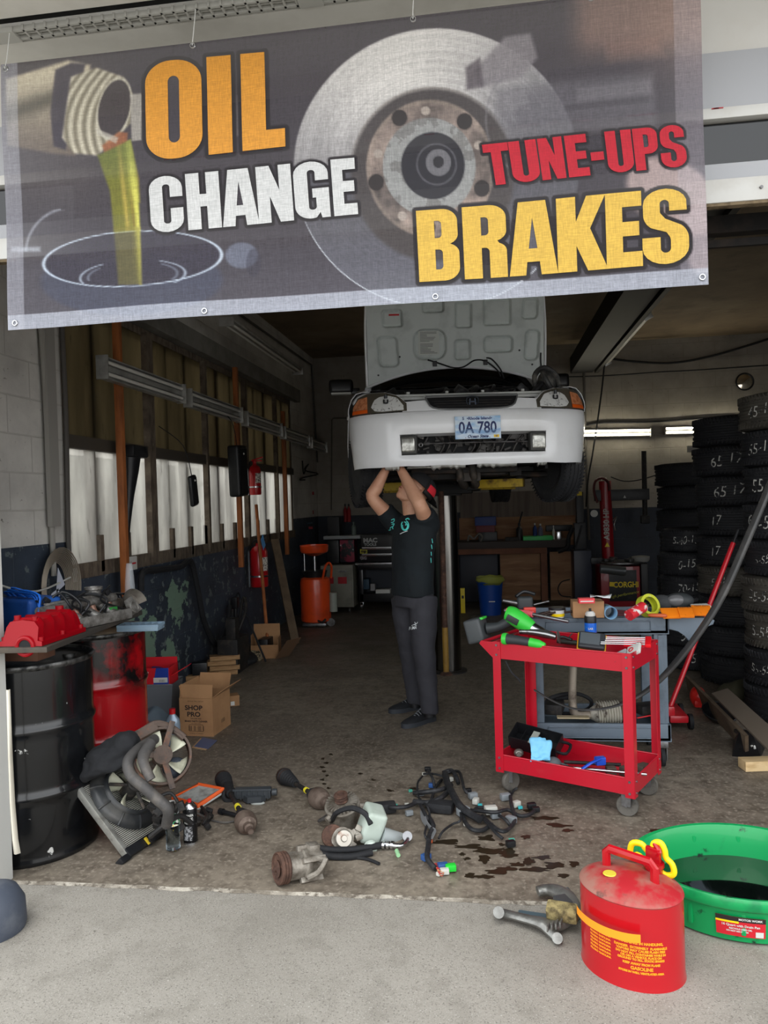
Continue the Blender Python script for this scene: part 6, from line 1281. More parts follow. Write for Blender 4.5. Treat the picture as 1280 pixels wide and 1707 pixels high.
# alternator
al = mat('grey_alternator_casting', (152, 146, 136), .5, .5, layers=[((96, 88, 78), 16, .42, .62)], bump=.25)
Fm = frame(V((-.05, -.30, .95))).to_4x4(); Fm = Fm @ Matrix.Scale(1.18, 4); Fm.translation = gz(574, 1364, .035)
r = T('alternator', 'finned alternator with a rusty pulley standing on end', 'engine part', Fm.translation, rot=Fm.to_euler()); r.scale = (1.18,)*3
MB().lathe([(.001, -.03), (.055, -.03), (.064, -.01), (.066, .05), (.060, .07), (.05, .08), (.035, .085), (.001, .085)], n=36).build('housing', al, r)
b = MB()
for k in range(26): a = 2*PI*k/26; b.box((math.cos(a)*.052, math.sin(a)*.052, .078), (.026, .006, .014), rot=RZ(a), bev=.001)
b.lathe([(.066, .055), (.072, .058), (.072, .066), (.064, .07)], n=36); 
for a in (.3, 2.3, 4.2): b.tube([(math.cos(a)*.06, math.sin(a)*.06, .05), (math.cos(a)*.085, math.sin(a)*.085, .045)], .014)
b.build('cooling_fins', al, r)
MB().lathe([(.001, .085), (.026, .085), (.028, .09), (.022, .096), (.027, .102), (.022, .108), (.028, .114), (.014, .116), (.012, .126), (.001, .126)], n=28).build('pulley', rust, r)
MB().tube([(-.05, -.05, .04), (-.10, -.03, .0), (-.09, .03, -.02)], .006).build('ground_strap', hg, r)
# power steering pump below it
Fm = frame(V((.25, -.75, .35))).to_4x4(); Fm.translation = gz(572, 1398, .05)
r = T('water_pump', 'small greasy pump with a rusty pulley between alternator and reservoir', 'engine part', Fm.translation, rot=Fm.to_euler())
MB().lathe([(.001, -.05), (.04, -.05), (.05, -.02), (.05, .01), (.001, .01)], n=24).jitter(.006, 30).build('pump_body', al, r); MB().lathe([(.001, .02), (.036, .02), (.038, .028), (.034, .034), (.015, .036), (.012, .05), (.001, .05)], n=28).build('pulley', mat('silver_cap', (176, 170, 160), .4, .7, layers=[((120, 80, 60), 9, .55, .62)]), r)
MB().lathe([(.046, -.01), (.050, .005), (.048, .02), (.04, .022)], M=TR(-.045, .015, -.02), n=24).build('rusty_disc', rust, r)
b = MB(); 
for i in range(6): b.box((.05+random.uniform(-.01, .03), random.uniform(-.04, .05), random.uniform(-.04, .02)), (.025, .03, .02), rot=RZ(i), bev=.004)
b.build('lugs', al, r)
cable('black vacuum hose arching over the small pump to the reservoir', [gz(553, 1372, .02), DP(560, 1356, 3.52), DP(585, 1347, 3.48), DP(608, 1356, 3.45), DP(618, 1374, 3.42)], .012)
# reservoir
Fm = (RZ(.35) @ RX(.15) @ RY(.35)); c_ = gz(628, 1384, .055); Fm.translation = c_
r = T('fluid_reservoir', 'translucent pale green fluid reservoir with a long spout lying on its side', 'reservoir', c_, rot=Fm.to_euler()); r.scale = (1.25,)*3
tp = mat('milky_plastic', (188, 200, 190), .35, alpha=1, layers=[((160, 172, 160), 5, .5, .7)])
b = MB(); b.box((-.02, .02, .01), (.075, .10, .12), bev=.016, seg=3); b.build('tank', tp, r); MB().rings([[V((.02+t*.13, -.01+t*.04+math.cos(a)*(.035-.012*t), math.sin(a)*(.030-.010*t)-.01-.02*t)) for a in [2*PI*i/14 for i in range(14)]] for t in (0, .3, .6, 1)]).build('spout', mat('clear_spout', (176, 184, 184), .3), r)
MB().lathe([(.001, .004), (.014, .004), (.018, 0), (.024, 0), (.024, .014), (.02, .018)], n=24, M=TR(-.025, -.055, -.035) @ RX(PI/2)).build('screw_cap', tp, r)
# compressor
Fm = frame(V((-.75, -.60, .10))).to_4x4(); Fm.translation = gz(486, 1444, .062)
r = T('compressor', 'grey air-conditioning compressor with a rust-brown clutch pulley', 'engine part', Fm.translation, rot=Fm.to_euler())
MB().lathe([(.001, -.13), (.045, -.13), (.055, -.12), (.056, -.07), (.062, -.06), (.062, -.045), (.054, -.04), (.054, .02), (.03, .025)], n=32).build('compressor_body', al, r)
b = MB()
for a in (.6, 1.8, 2.9, 4.0, 5.4): b.box((math.cos(a)*.06, math.sin(a)*.06, -.075), (.028, .022, .10), rot=RZ(a), bev=.004)
b.tube([(.05, .03, -.10), (.085, .04, -.11), (.09, .0, -.08), (.06, -.03, -.05)], .012); b.box((.0, .055, -.09), (.05, .05, .05), bev=.008); b.build('mounting_lugs', al, r)
MB().lathe([(.001, .025), (.062, .025), (.064, .03), (.060, .036), (.063, .042), (.060, .048), (.064, .054), (.062, .062), (.058, .064), (.052, .058), (.001, .060)], n=44).build('clutch_pulley', rust, r)
MB().lathe([(.001, .058), (.030, .060), (.034, .066), (.012, .070), (.010, .078), (.001, .078)], n=32).build('clutch_hub', rust, r)
# hoses beside it
r = T('air_conditioning_hose', 'pair of thick black hoses with crimped metal ends beside the compressor', 'hose', gz(570, 1425))
for off, ln in ((0, .03), (8, .028)):
    MB().tube([gz(516, 1410+off, .05), gz(545, 1416+off, .035), gz(580, 1417+off, .022), gz(612, 1413+off*.6, .022), gz(640, 1408, .022)] if off == 0 else [gz(525, 1419, .03), gz(548, 1427, .018), gz(585, 1428, .014), gz(620, 1421, .014)], .0145, n=12).build('rubber_hose', black_rub, r, world=True)
MB().tube([gz(640, 1407, .022), gz(668, 1410, .022), gz(680, 1398, .024), gz(680, 1392, .026)], [.012, .010, .009, .009], n=10).build('metal_pipe', chrome, r, world=True)
for px in (638, 645, 652): MB().cyl(gz(px, 1408.5, .022), gz(px+4, 1409, .022), .017).build('crimp_collar', chrome, r, world=True)
MB().cyl(gz(678, 1396, .018), gz(679, 1394, .036), .022).build('flange', steel, r, world=True); MB().cyl(gz(661, 1418, .012), gz(664, 1426, .010), .009).build('green_cap', mat('pale_green_cap', (150, 200, 150), .5), r, world=True)
cable('thin black pipe with a yellow tip lying under the thick hoses', [gz(560, 1430, .008), gz(595, 1430, .008), gz(615, 1433, .008), gz(632, 1440, .008)], .007)
# ------------------------------------------------------------------ wiring harness
r = T('wiring_harness', 'tangled black engine wiring harness with many plugs spread on the floor', 'wiring harness', gz(760, 1345))
hb_ = mat('harness_tape', (30, 31, 34), .6, layers=[((58, 58, 60), 20, .5, .7)], bump=.2)
H = [
 ([(712, 1282), (718, 1292), (722, 1300), (724, 1312)], .010), ([(706, 1290), (722, 1290), (738, 1294), (750, 1298)], .008),
 ([(738, 1288), (752, 1284), (760, 1294), (764, 1306)], .014), ([(742, 1290), (746, 1306), (754, 1322), (764, 1340), (776, 1352), (800, 1366)], .024),
 ([(690, 1322), (712, 1320), (736, 1316), (752, 1308)], .016), ([(690, 1336), (715, 1338), (735, 1330), (750, 1316)], .018), ([(630, 1342), (655, 1346), (680, 1344), (700, 1334)], .014),
 ([(704, 1294), (696, 1306), (698, 1330), (712, 1344), (716, 1362), (708, 1388), (712, 1400)], .007), ([(768, 1350), (774, 1368), (786, 1382), (804, 1384), (820, 1374)], .013),
 ([(764, 1340), (768, 1366), (754, 1374), (738, 1386), (731, 1398)], .007), ([(780, 1350), (800, 1352), (826, 1354), (846, 1350), (866, 1360), (882, 1358), (890, 1352)], .012),
 ([(800, 1360), (812, 1372), (826, 1388), (838, 1398)], .009), ([(804, 1360), (820, 1376), (838, 1386), (852, 1378), (858, 1364), (852, 1340), (850, 1322)], .012),
 ([(850, 1330), (856, 1318), (862, 1314)], .008), ([(714, 1362), (722, 1376), (716, 1392), (714, 1408), (712, 1428), (718, 1440), (726, 1448)], .015), ([(700, 1340), (708, 1356), (716, 1372), (720, 1384)], .012),
 ([(746, 1288), (764, 1286), (770, 1300), (774, 1316), (784, 1326)], .010), ([(790, 1352), (796, 1346), (812, 1346), (824, 1342)], .010), ([(736, 1300), (726, 1312), (720, 1330), (716, 1346)], .010), ([(830, 1358), (842, 1366), (850, 1376)], .010),
]
random.seed(17)
for pts, rd in H:
    P = [gz(x, y, rd+.004+.028*random.random()*(1 if 0 < i < len(pts)-1 else .2)) for i, (x, y) in enumerate(pts)]; MB().tube(P, rd*.78, n=8, k=5).build('wire_bundle', hb_, r, world=True)
b = MB()
for i in range(7): b.tube([gz(x+i*1.2-3, y, .02+.003*i) for x, y in ((704, 1352), (706, 1366), (714, 1378), (722, 1384), (716, 1398))], .003, n=5)
b.build('grey_corrugated_wires', mat('grey_wire', (120, 122, 124), .5), r, world=True)
MB().box(gz(640, 1346, .03), (.12, .06, .05), rot=RZ(.3), bev=.015).build('black_boot', black_rub, r, world=True); MB().box(gz(735, 1344, .03), (.13, .08, .05), rot=RZ(-.2), bev=.018).build('black_boot', black_rub, r, world=True)
con = {'white': mat('white_connector', (196, 196, 188), .4), 'grey': mat('grey_connector', (130, 136, 140), .4), 'teal': mat('teal_connector', (60, 180, 186), .4), 'black': black_pl, 'blue': mat('blue_connector', (50, 84, 140), .4), 'green': mat('bright_green_connector', (40, 200, 60), .4), 'orange': mat('orange_wire', (196, 92, 50), .5), 'gt': mat('green_tip', (80, 170, 150), .4)}
for px, py, c, s_, rz_ in ((707, 1290, 'white', .02, .4), (713, 1282, 'black', .03, .2), (741, 1293, 'white', .018, 0), (750, 1299, 'white', .028, .6), (700, 1322, 'grey', .034, .3), (720, 1309, 'blue', .03, 0), (684, 1318, 'gt', .016, .5), (678, 1341, 'white', .018, .2), (682, 1355, 'grey', .03, .5), (788, 1326, 'grey', .038, .5), (780, 1318, 'black', .03, .2), (793, 1335, 'white', .034, 1.3), (800, 1342, 'teal', .018, 0), (818, 1350, 'white', .05, .3), (826, 1358, 'grey', .04, .4), (842, 1328, 'grey', .042, .4), (860, 1340, 'white', .036, .7), (867, 1346, 'teal', .018, .3), (886, 1343, 'black', .036, .3), (884, 1342, 'teal', .014, .3), (893, 1349, 'black', .03, .3), (851, 1406, 'black', .034, .4), (853, 1401, 'gt', .022, .2), (772, 1352, 'grey', .05, .6), (776, 1374, 'white', .016, .6), (852, 1366, 'grey', .04, -.7), (710, 1428, 'blue', .034, .8), (738, 1444, 'blue', .036, .3), (741, 1452, 'white', .03, .2), (751, 1446, 'green', .036, .3), (732, 1456, 'white', .02, .9), (716, 1402, 'orange', .02, .5), (720, 1388, 'orange', .018, 1.2), (660, 1342, 'gt', .014, 0), (868, 1360, 'white', .014, 0)):
    MB(TR(gz(px, py, s_*.45+.004)) @ RZ(rz_)).box((0, 0, 0), (s_*1.2, s_*.8, s_*.75), bev=s_*.12).build('connector', con[c], r, world=True)
b = MB()
for i in range(6): b.tube([gz(724, 1440, .02), gz(730+i, 1440+i*4, .02+.002*i), gz(740, 1444+i*2, .015)], .0022, n=5)
b.build('loose_wires', mat('mixed_wires', (216, 170, 120), .5, layers=[((190, 60, 60), 30, .45, .5)]), r, world=True)
# ------------------------------------------------------------------ suspension arms at the threshold
cal_ = mat('cast_arm', (136, 136, 132), .45, .7, layers=[((90, 88, 84), 10, .45, .68)], bump=.25)
r = T('control_arm', 'forked grey suspension arm lying on the threshold, its tip to the left', 'engine part', gz(900, 1540))
b = MB(); b.tube([gz(838, 1522, .03), gz(858, 1527, .035), gz(885, 1534, .04), (gz(905, 1540, .04)), gz(918, 1552, .03), gz(928, 1563, .02)], [.020, .019, .021, .028, .024, .020], n=12, flat=.7)
b.tube([gz(905, 1540, .04), gz(922, 1544, .035), gz(940, 1536, .035), gz(953, 1522, .045)], [.024, .022, .026, .032], n=12, flat=.8); b.cyl(gz(831, 1521, .02), gz(831, 1521, .055), .020); b.cyl(gz(929, 1566, .0), gz(929, 1564, .035), .018)
b.build('arm_casting', cal_, r, world=True); 
b = MB()
for i in range(4): b.box(gz(914+i*7, 1545-i*2, .062), (.006, .035, .02), rot=RZ(-.3), bev=.002)
b.build('ribs', cal_, r, world=True)
b = MB(); b.box(gz(937, 1520, .075), (.11, .055, .05), rot=RZ(-.25) @ RX(.3), bev=.012); b.build('bushing', mat('worn_tan_bushing', (150, 136, 92), .9, layers=[((90, 80, 54), 30, .45, .6)], bump=.6), r, world=True)
MB().box(gz(900, 1530, .03), (.16, .05, .012), rot=RZ(-.2), bev=.003).build('blue_grey_plate', mat('blue_grey_plate', (70, 88, 96), .5), r, world=True)
r = T('steering_knuckle', 'curved grey arm piece lying just behind the forked suspension arm', 'engine part', gz(935, 1500))
b = MB(); b.tube([gz(896, 1486, .035), gz(912, 1483, .04), gz(930, 1487, .045), gz(945, 1497, .045), gz(957, 1512, .04), gz(958, 1530, .03)], [.022, .024, .030, .034, .026, .020], n=12, flat=.8); b.build('arm_casting', cal_, r, world=True)
b = MB(); b.tube([gz(944, 1482, .06), gz(952, 1494, .05), gz(950, 1508, .055)], .010); b.box(gz(938, 1502, .07), (.05, .06, .02), rot=RZ(.4), bev=.004); b.build('bracket', mat('dark_cast_arm', (92, 94, 96), .5, .6), r, world=True)
# ------------------------------------------------------------------ petrol can
c_ = G(1054, 1608); rc_ = math.radians(-38)
r = T('safety_fuel_can', 'red metal safety fuel can with yellow spout trigger and dusty top', 'fuel can', c_, rc_)
redm = mat('fuel_can_red', (170, 4, 20), .3, coat=.5, bump=.03, bs=20)
EX, EY = 1.08, .90; RR = .157
MB().lathe([(.001, .0), (RR-.004, 0), (RR+.001, .004), (RR, .012), (RR-.002, .02), (RR-.002, .255), (RR-.003, .262)], n=80, ex=EX, ey=EY).build('can_body', redm, r, ang=50)
MB().lathe([(RR-.003, .262), (RR+.0, .266), (RR-.003, .272), (RR-.010, .276), (.12, .292), (.08, .302), (.03, .308), (.001, .309)], n=72, ex=EX, ey=EY, cap=False).build('domed_top', mat('dusty_red_top', (166, 26, 36), .6, layers=[((150, 104, 92), 5.5, .40, .56), ((104, 70, 62), 16, .62, .7, 6)]), r, ang=50)
b = MB(); yel = mat('orange_yellow_decal', (248, 150, 28), .5)
def on_can(a, z, off=.0012): return V(((RR-.002+off)*EX*math.cos(a), (RR-.002+off)*EY*math.sin(a), z))
af = math.atan2(-c_.y, -c_.x)-rc_          # side of the can that faces the road
b.sheet([[on_can(af-.95+1.55*i/30, z) for i in range(31)] for z in (.176, .202)]); b.build('warning_stripe', yel, r)
b = MB(); b.sheet([[on_can(af-.35+.95*i/16, z) for i in range(17)] for z in (.128, .1285)])
def canfn(cx_, cz_): return lambda v: on_can(af+cx_+v.x/(RR*1.0), cz_+v.y, .0016)
rowsT = [('WARNING: IN HANDLING,', .155, .011), ('DANGER  EXTREMELY  FLAMMABLE', .141, .010), ('VAPORS MAY CAUSE FLASH FIRE', .131, .010), ('DO NOT FILL CONTAINER WHILE IN', .121, .009), ('OR ON A VEHICLE. PLACE ON', .112, .009), ('GROUND TO FILL. STATIC SPARKS', .103, .009), ('KEEP AWAY FROM FLAME', .090, .0095), ('GASOLINE', .076, .014), ('STORE IN WELL VENTILATED AREA', .063, .0085)]
for tx_, z, s_ in rowsT: text('decal_text', tx_, s_, yel, r, Matrix(), bold=.0007, fn=canfn(.10, z))
for k in range(7): text('decal_text', 'PELIGRO GASOLINA', .0085, yel, r, Matrix(), bold=.0005, fn=canfn(-.72, .152-.011*k))
tall = Matrix()
b = MB(); w_ = .0095
b.tube([(-.085, 0, .285), (-.085, 0, .345), (-.072, 0, .360), (.072, 0, .360), (.085, 0, .345), (.085, 0, .285)], .016, n=8, k=1, flat=.6, up=V((0, 1, 0))); b.build('carry_handle', redm, r, ang=20, smooth=True)
ob = r.children[-1]; ob.rotation_euler = (0, 0, -.35); ob.location = (-.01, -.035, .0)
MB().lathe([(.001, 0), (.022, 0), (.020, .003), (.001, .004)], M=TR(-.045, -.05, .3035), n=24).build('yellow_cap', mat('scuffed_yellow', (206, 190, 60), .6), r)
b = MB(TR(.045, .075, .285)); b.cyl((0, 0, 0), (0, 0, .03), .028); b.cyl((0, 0, .03), (0, 0, .042), .034); b.box((0, .0, .065), (.05, .016, .05), bev=.004); b.tube([(0, 0, .05), (.02, 0, .08), (.0, .01, .10)], .009); b.build('red_spout_valve', redm, r)
yl2 = mat('lemon_yellow_plastic', (246, 214, 20), .35)
b = MB(TR(.035, .085, .335) @ RZ(.1)); b.tube([(-.075, 0, -.02), (-.068, 0, .028), (-.035, 0, .036), (-.018, 0, .020), (.0, 0, .024), (.008, 0, .050), (.030, 0, .056), (.042, 0, .036), (.046, 0, .012), (.066, 0, -.005), (.070, 0, -.034), (.046, 0, -.046), (.018, 0, -.036), (-.02, 0, -.02), (-.05, 0, -.005)], .0085, n=10, k=4, closed=True, flat=1.2); b.build('yellow_trigger_ring', yl2, r)
# ------------------------------------------------------------------ oil drain pan
pc_ = G(1225, 1520); c_ = V((pc_.x+.04, pc_.y+.06, 0)); 
r = T('drain_pan', 'big green plastic oil drain pan holding black oil, beside the fuel can', 'drain pan', c_, .1)
grn = mat('green_pan_plastic', (10, 150, 82), .35, layers=[((10, 96, 60), 5, .56, .72), ((12, 40, 30), 12, .62, .68, 4)], coat=.2)
def pan_r(a): return 1+.05*max(0, math.cos(a-PI*.86))**14+.07*max(0, math.cos(a+.35))**10
def ringp(rad, z, k=1.0, n=88): return [V((rad*(1+(pan_r(2*PI*i/n)-1)*k)*math.cos(2*PI*i/n)*1.04, rad*(1+(pan_r(2*PI*i/n)-1)*k)*math.sin(2*PI*i/n)*.90, z)) for i in range(n)]
b = MB(); b.rings([ringp(.001, .004, 0), ringp(.30, .004, 0), ringp(.315, .012, 0), ringp(.330, .10, .3), ringp(.335, .125, .5), ringp(.348, .128, .8), ringp(.352, .135, 1), ringp(.356, .165, 1), ringp(.350, .172, 1), ringp(.336, .170, 1), ringp(.328, .150, .8), ringp(.318, .10, .3), ringp(.300, .016, 0), ringp(.001, .012, 0)], cap=False); b.build('pan_body', grn, r, ang=50)
for k in range(12): a = 2*PI*k/12+.2; MB().box((math.cos(a)*.326*1.04, math.sin(a)*.326*.90, .085), (.012, .016, .09), rot=RZ(a), bev=.004).build('side_rib', grn, r)
MB().lathe([(.001, .055), (.309, .055)], n=64, ex=1.04, ey=.90, cap=False).build('oil', mat('used_oil', (8, 14, 12), .05, coat=1), r)
ap = math.atan2(-c_.y-.0, -c_.x+.12)-.1
def onpan(x, z, off=.003):
    a = ap+x/.33; rr_ = .322+(z-.012)/.088*.012+off; return V((rr_*1.04*math.cos(a), rr_*.90*math.sin(a), z))
b = MB(); b.sheet([[onpan(-.075+.15*i/10, z) for i in range(11)] for z in (.035, .105)]); lb = b.build('warning_sticker', mat('red_sticker_print', (200, 30, 44), .5), r)
b = MB(); b.sheet([[onpan(-.075+.15*i/10, z, .0036) for i in range(11)] for z in (.088, .105)]); b.build('black_band', ink, lb)
b = MB(); b.sheet([[onpan(-.075+.07*i/6, z, .0040) for i in range(7)] for z in (.082, .089)]); b.build('yellow_band', yl2, lb)
for tx_, z, s_, x in (('MOTOR WORK', .097, .010, .03), ('16 Quart with Drain Pan', .074, .0115, 0), ('RECYCLE USED OIL', .062, .008, 0), ('DO NOT MIX FLUIDS', .053, .007, -.01)): text('label_text', tx_, s_, white_pl, lb, Matrix(), bold=.0004, fn=lambda v, z=z, x=x: onpan(x+v.x, z+v.y, .0046))
b = MB(); b.sheet([[onpan(.045+.024*i/4, z, .0046) for i in range(5)] for z in (.038, .058)]); b.build('barcode_patch', white_pl, lb)
# oil stains and puddles on the slab
oil = mat('wet_oil_stain', (44, 36, 25), .3)
def puddle(lst, lab):
    b = MB(); random.seed(len(lab))
    for px, py, rx, ry in lst:
        c = G(px, py); n = 30; ph = random.random()*9; 
        pts = []
        for i in range(n):
            a = 2*PI*i/n; k = 1+.8*noise.noise(V((math.cos(a)*1.6+ph, math.sin(a)*1.6, ph)))
            q_ = G(px+math.cos(a)*rx*k, py+math.sin(a)*ry*k); pts.append((q_.x, q_.y))
        zt = .0016+.0003*random.random(); b.prism(pts, .0002, zt)
    return tag(b.build('oil_stain', oil), lab, 'oil stain')
puddle([(745, 1404, 20, 3.5), (785, 1412, 26, 3), (822, 1419, 26, 4), (845, 1421, 14, 5), (808, 1432, 12, 6), (850, 1426, 20, 3)], 'long dark oil streak on the floor in front of the wiring harness')
puddle([(784, 1460, 10, 3.5), (806, 1462, 16, 3), (828, 1453, 16, 4), (845, 1448, 14, 3), (862, 1441, 10, 3)], 'lower row of oil blots near the threshold, left of the fuel can')
puddle([(880, 1437, 10, 6), (895, 1450, 22, 4), (925, 1442, 18, 5), (905, 1430, 14, 3), (958, 1440, 10, 4), (940, 1460, 12, 3)], 'dark oil blots nearest the green drain pan on its left side')
puddle([(812, 1398, 14, 4), (876, 1396, 7, 3), (836, 1408, 5, 2), (770, 1424, 5, 2), (778, 1432, 6, 2)], 'small oil spots between the harness plugs')
puddle([(905, 1364, 22, 3), (930, 1376, 18, 3), (945, 1385, 10, 2.5), (880, 1352, 8, 2)], 'oil blots between the harness and the red cart')
puddle([(1130, 1386, 40, 4), (1105, 1392, 16, 4), (1160, 1385, 20, 5)], 'thin oil puddle behind the green drain pan')
puddle([(545+random.uniform(-8, 8), 1258+i*7, 3.2, 1.3) for i in range(9)], 'trail of little oil drips behind the alternator')
puddle([(690, 1315, 7, 2), (650, 1318, 5, 1.5), (600, 1290, 4, 1.3), (622, 1300, 3, 1.2), (706, 1432, 4, 1.6)], 'scattered oil drips left of the wiring harness')
# bollard foot at the left edge
c_ = G(-18, 1560); r = T('bollard', 'low rounded dark blue-grey bollard foot at the left edge of the doorway', 'bollard', (c_.x-.02, c_.y+.03, 0))
MB().lathe([(.001, 0), (.122, 0), (.128, .02), (.124, .10), (.10, .145), (.06, .165), (.001, .17)], n=40).build('bollard_body', mat('blue_grey_paint', (66, 72, 84), .6, layers=[((92, 96, 104), 8, .5, .7)]), r)
# weather strip flap by the jamb
b = MB(); P = [DP(14, 1150, 3.05), DP(17, 1260, 3.05), DP(20, 1340, 3.04), DP(24, 1400, 3.02), DP(27, 1424, 3.0)]
b.sheet([[p+V((-.008, 0, 0)) for p in P], [p+V((0, -.004, 0)) for p in P], [p+V((.012*i/4, .010, 0)) for i, p in enumerate(P)]]); tag(b.build('door_seal_strip', mat('cream_rubber', (206, 200, 184), .7), solid=.003), 'cream strip of door seal hanging loose beside the black drum', 'seal strip')
# ================================================================== RIGHT SIDE: CARTS
cart_red = mat('red_cart_enamel', (184, 18, 40), .32, layers=[((170, 30, 44), 4, .55, .75), ((60, 40, 40), 26, .70, .74)], coat=.2)
CA = math.atan2(-.339, .634)
r = T('red_tool_cart', 'red steel two-shelf tool cart on castors loaded with power tools', 'tool cart', (.004, 4.057, 0), CA); rcart = r
CL, CD = .719, .411
def tray(z0, z1, nm):
    b = MB(); t = .003
    b.box((CL/2, CD/2, z0+.006), (CL, CD, .003)); b.box((CL/2, 0, (z0+z1)/2), (CL, t, z1-z0)); b.box((CL/2, CD, (z0+z1)/2), (CL, t, z1-z0)); b.box((0, CD/2, (z0+z1)/2), (t, CD, z1-z0)); b.box((CL, CD/2, (z0+z1)/2), (t, CD, z1-z0))
    for p, q in (((0, 0), (CL, 0)), ((0, CD), (CL, CD)), ((0, 0), (0, CD)), ((CL, 0), (CL, CD))): b.cyl((p[0], p[1], z1), (q[0], q[1], z1), .004, n=8)
    b.build(nm, cart_red, r)
tray(.705, .79, 'top_tray'); tray(.12, .20, 'bottom_tray')
for x, y in ((0, 0), (CL, 0), (0, CD), (CL, CD)):
    sx_, sy_ = (1 if x == 0 else -1), (1 if y == 0 else -1); x_, y_ = x-sx_*.004, y-sy_*.004
    b = MB(); b.box((x_+sx_*.022, y_, .45), (.044, .004, .684)); b.box((x_, y_+sy_*.022, .45), (.004, .044, .684)); lg = b.build('leg', cart_red, r, smooth=False)
    b = MB()
    for z in (.13, .185, .725, .775): b.cyl((x_+sx_*.022, y_-sy_*.0, z), (x_+sx_*.022, y_-sy_*.006, z), .006, n=8); b.cyl((x_, y_+sy_*.025, z), (x_-sx_*.006, y_+sy_*.025, z), .006, n=8)
    b.build('bolt', steel, lg)
    cx_, cy_ = x+sx_*.05, y+sy_*.05
    b = MB(); b.box((cx_, cy_, .112), (.06, .06, .005)); b.box((cx_-.0, cy_-.018, .08), (.045, .004, .06)); b.box((cx_, cy_+.018, .08), (.045, .004, .06)); b.cyl((cx_, cy_-.022, .052), (cx_, cy_+.022, .052), .006); ca_ = b.build('castor_fork', steel, r)
    b = MB(); b.lathe([(.001, -.012), (.03, -.012), (.048, -.014), (.052, -.008), (.052, .008), (.048, .014), (.03, .012), (.001, .012)], n=32, M=TR(cx_, cy_, .052) @ RZ(.2 if x else 1.1) @ RX(PI/2)); b.build('wheel', mat('worn_grey_wheel', (96, 92, 86), .7, layers=[((60, 58, 55), 12, .5, .65)]), ca_)
for y in (0, CD): MB().prism([(0, .79), (-.075, .79), (-.085, .775), (0, .70)], y-.002, y+.002, M=RX(PI/2) @ Matrix.Scale(1, 4) if False else Matrix(((1, 0, 0, 0), (0, 0, 1, 0), (0, 1, 0, 0), (0, 0, 0, 1)))).build('handle_bracket', cart_red, r)
MB().cyl((-.07, 0, .782), (-.07, CD, .782), .010).build('push_bar', cart_red, r)
CM = WM(rcart)
def lc_(px, py, z): return CM.inverted() @ G(px, py, z)
def at_world(p): return V(p)
grn_t = mat('green_tool_plastic', (56, 196, 64), .4); dkg = mat('dark_tool_grip', (48, 52, 54), .55)
# impact wrench with battery, lying over the left end
c_ = G(868, 1060, .80); r = T('impact_wrench', 'green cordless impact wrench with grey battery on the left of the red cart', 'power tool', (c_.x-.02, c_.y+.06, .815), -.35); r.scale = (1.15,)*3
b = MB(); b.tube([(-.045, 0, .085), (-.02, 0, .075), (.03, 0, .045), (.075, 0, .018)], [.034, .042, .042, .032], n=18, k=4); b.build('motor_housing', grn_t, r)
b = MB(); b.tube([(.075, 0, .018), (.12, 0, .0), (.15, 0, -.015)], [.030, .024, .014], n=16, k=2); b.build('gear_nose', chrome, r)
b = MB(); b.tube([(-.03, -.0, .05), (-.085, -.01, .020), (-.14, -.02, .010)], [.026, .022, .028], n=14); b.build('grip', dkg, r)
b = MB(); b.box((-.19, -.025, .0), (.085, .105, .115), rot=RY(-.25), bev=.014, seg=3); bt_ = b.build('battery', mat('grey_battery', (66, 70, 72), .5), r); MB().box((-.165, -.02, .058), (.03, .06, .012), rot=RY(-.25), bev=.004).build('green_latch', grn_t, bt_); text('mark', '5.0', .03, white_pl, bt_, TR(-.205, -.03, .066) @ RY(-.25) @ RZ(-1.2))
b = MB(); b.box((-.005, -.043, .06), (.06, .006, .03), rot=RY(.45), bev=.002); b.build('name_plate', mat('dark_plate', (36, 40, 38), .4), r)
# ratchet / die grinder
c_ = G(862, 1073, .795); r = T('cordless_ratchet', 'slim green and black cordless ratchet lying along the front edge of the red cart', 'power tool', (c_.x, c_.y+.02, .80), -.42)
MB().tube([(-.06, 0, .012), (0, 0, .01), (.07, 0, .004)], [.028, .024, .022], n=16).build('grip', dkg, r); MB().tube([(.07, 0, .004), (.115, 0, -.002), (.15, 0, -.008)], [.024, .022, .012], n=16).build('green_head', grn_t, r); MB().lathe([(.029, -.012), (.031, 0), (.029, .012)], M=TR(-.065, 0, .012) @ RY(PI/2), n=20).build('green_collar', grn_t, r)
c_ = G(900, 1062, .795); r = T('cutoff_grinder', 'small air grinder with a thin cutting disc lying on the red cart', 'power tool', (c_.x, c_.y, .80), -.30)
b = MB(); b.tube([(-.11, 0, .02), (-.04, 0, .02), (.03, 0, .012), (.085, 0, .0)], [.014, .018, .022, .016], n=14); b.tube([(-.10, .03, .02), (0, .035, .03), (.05, .01, .02)], .006); b.build('grinder_body', mat('shiny_tool_steel', (150, 150, 150), .25, .9, layers=[((60, 58, 58), 14, .5, .62)]), r); MB().lathe([(.001, -.001), (.034, -.0015), (.034, .0015), (.001, .003)], M=TR(.10, 0, -.002) @ RY(PI/2-.2), n=30).build('cutting_disc', mat('grey_disc', (84, 78, 74), .8), r); MB().tube([(.11, 0, 0), (.13, 0, .0), (.17, -.01, -.01)], .008).build('nose', black_pl, r)
c_ = G(945, 1068, .76); b = MB(); b.cyl((c_.x-.05, c_.y+.03, .755), (c_.x+.09, c_.y-.015, .745), .014); b.tube([(c_.x, c_.y, .76), (c_.x+.02, c_.y, .79), (c_.x+.03, c_.y, .80)], .003); tag(b.build('dark_rod_tool', mat('olive_black_tool', (44, 48, 42), .5)), 'dark rod-shaped tool between the grinder and the scanner', 'tool')
c_ = G(985, 1077, .715); r = T('spray_can', 'blue and black spray can with a white top standing in the red cart', 'spray can', (c_.x, c_.y, .715))
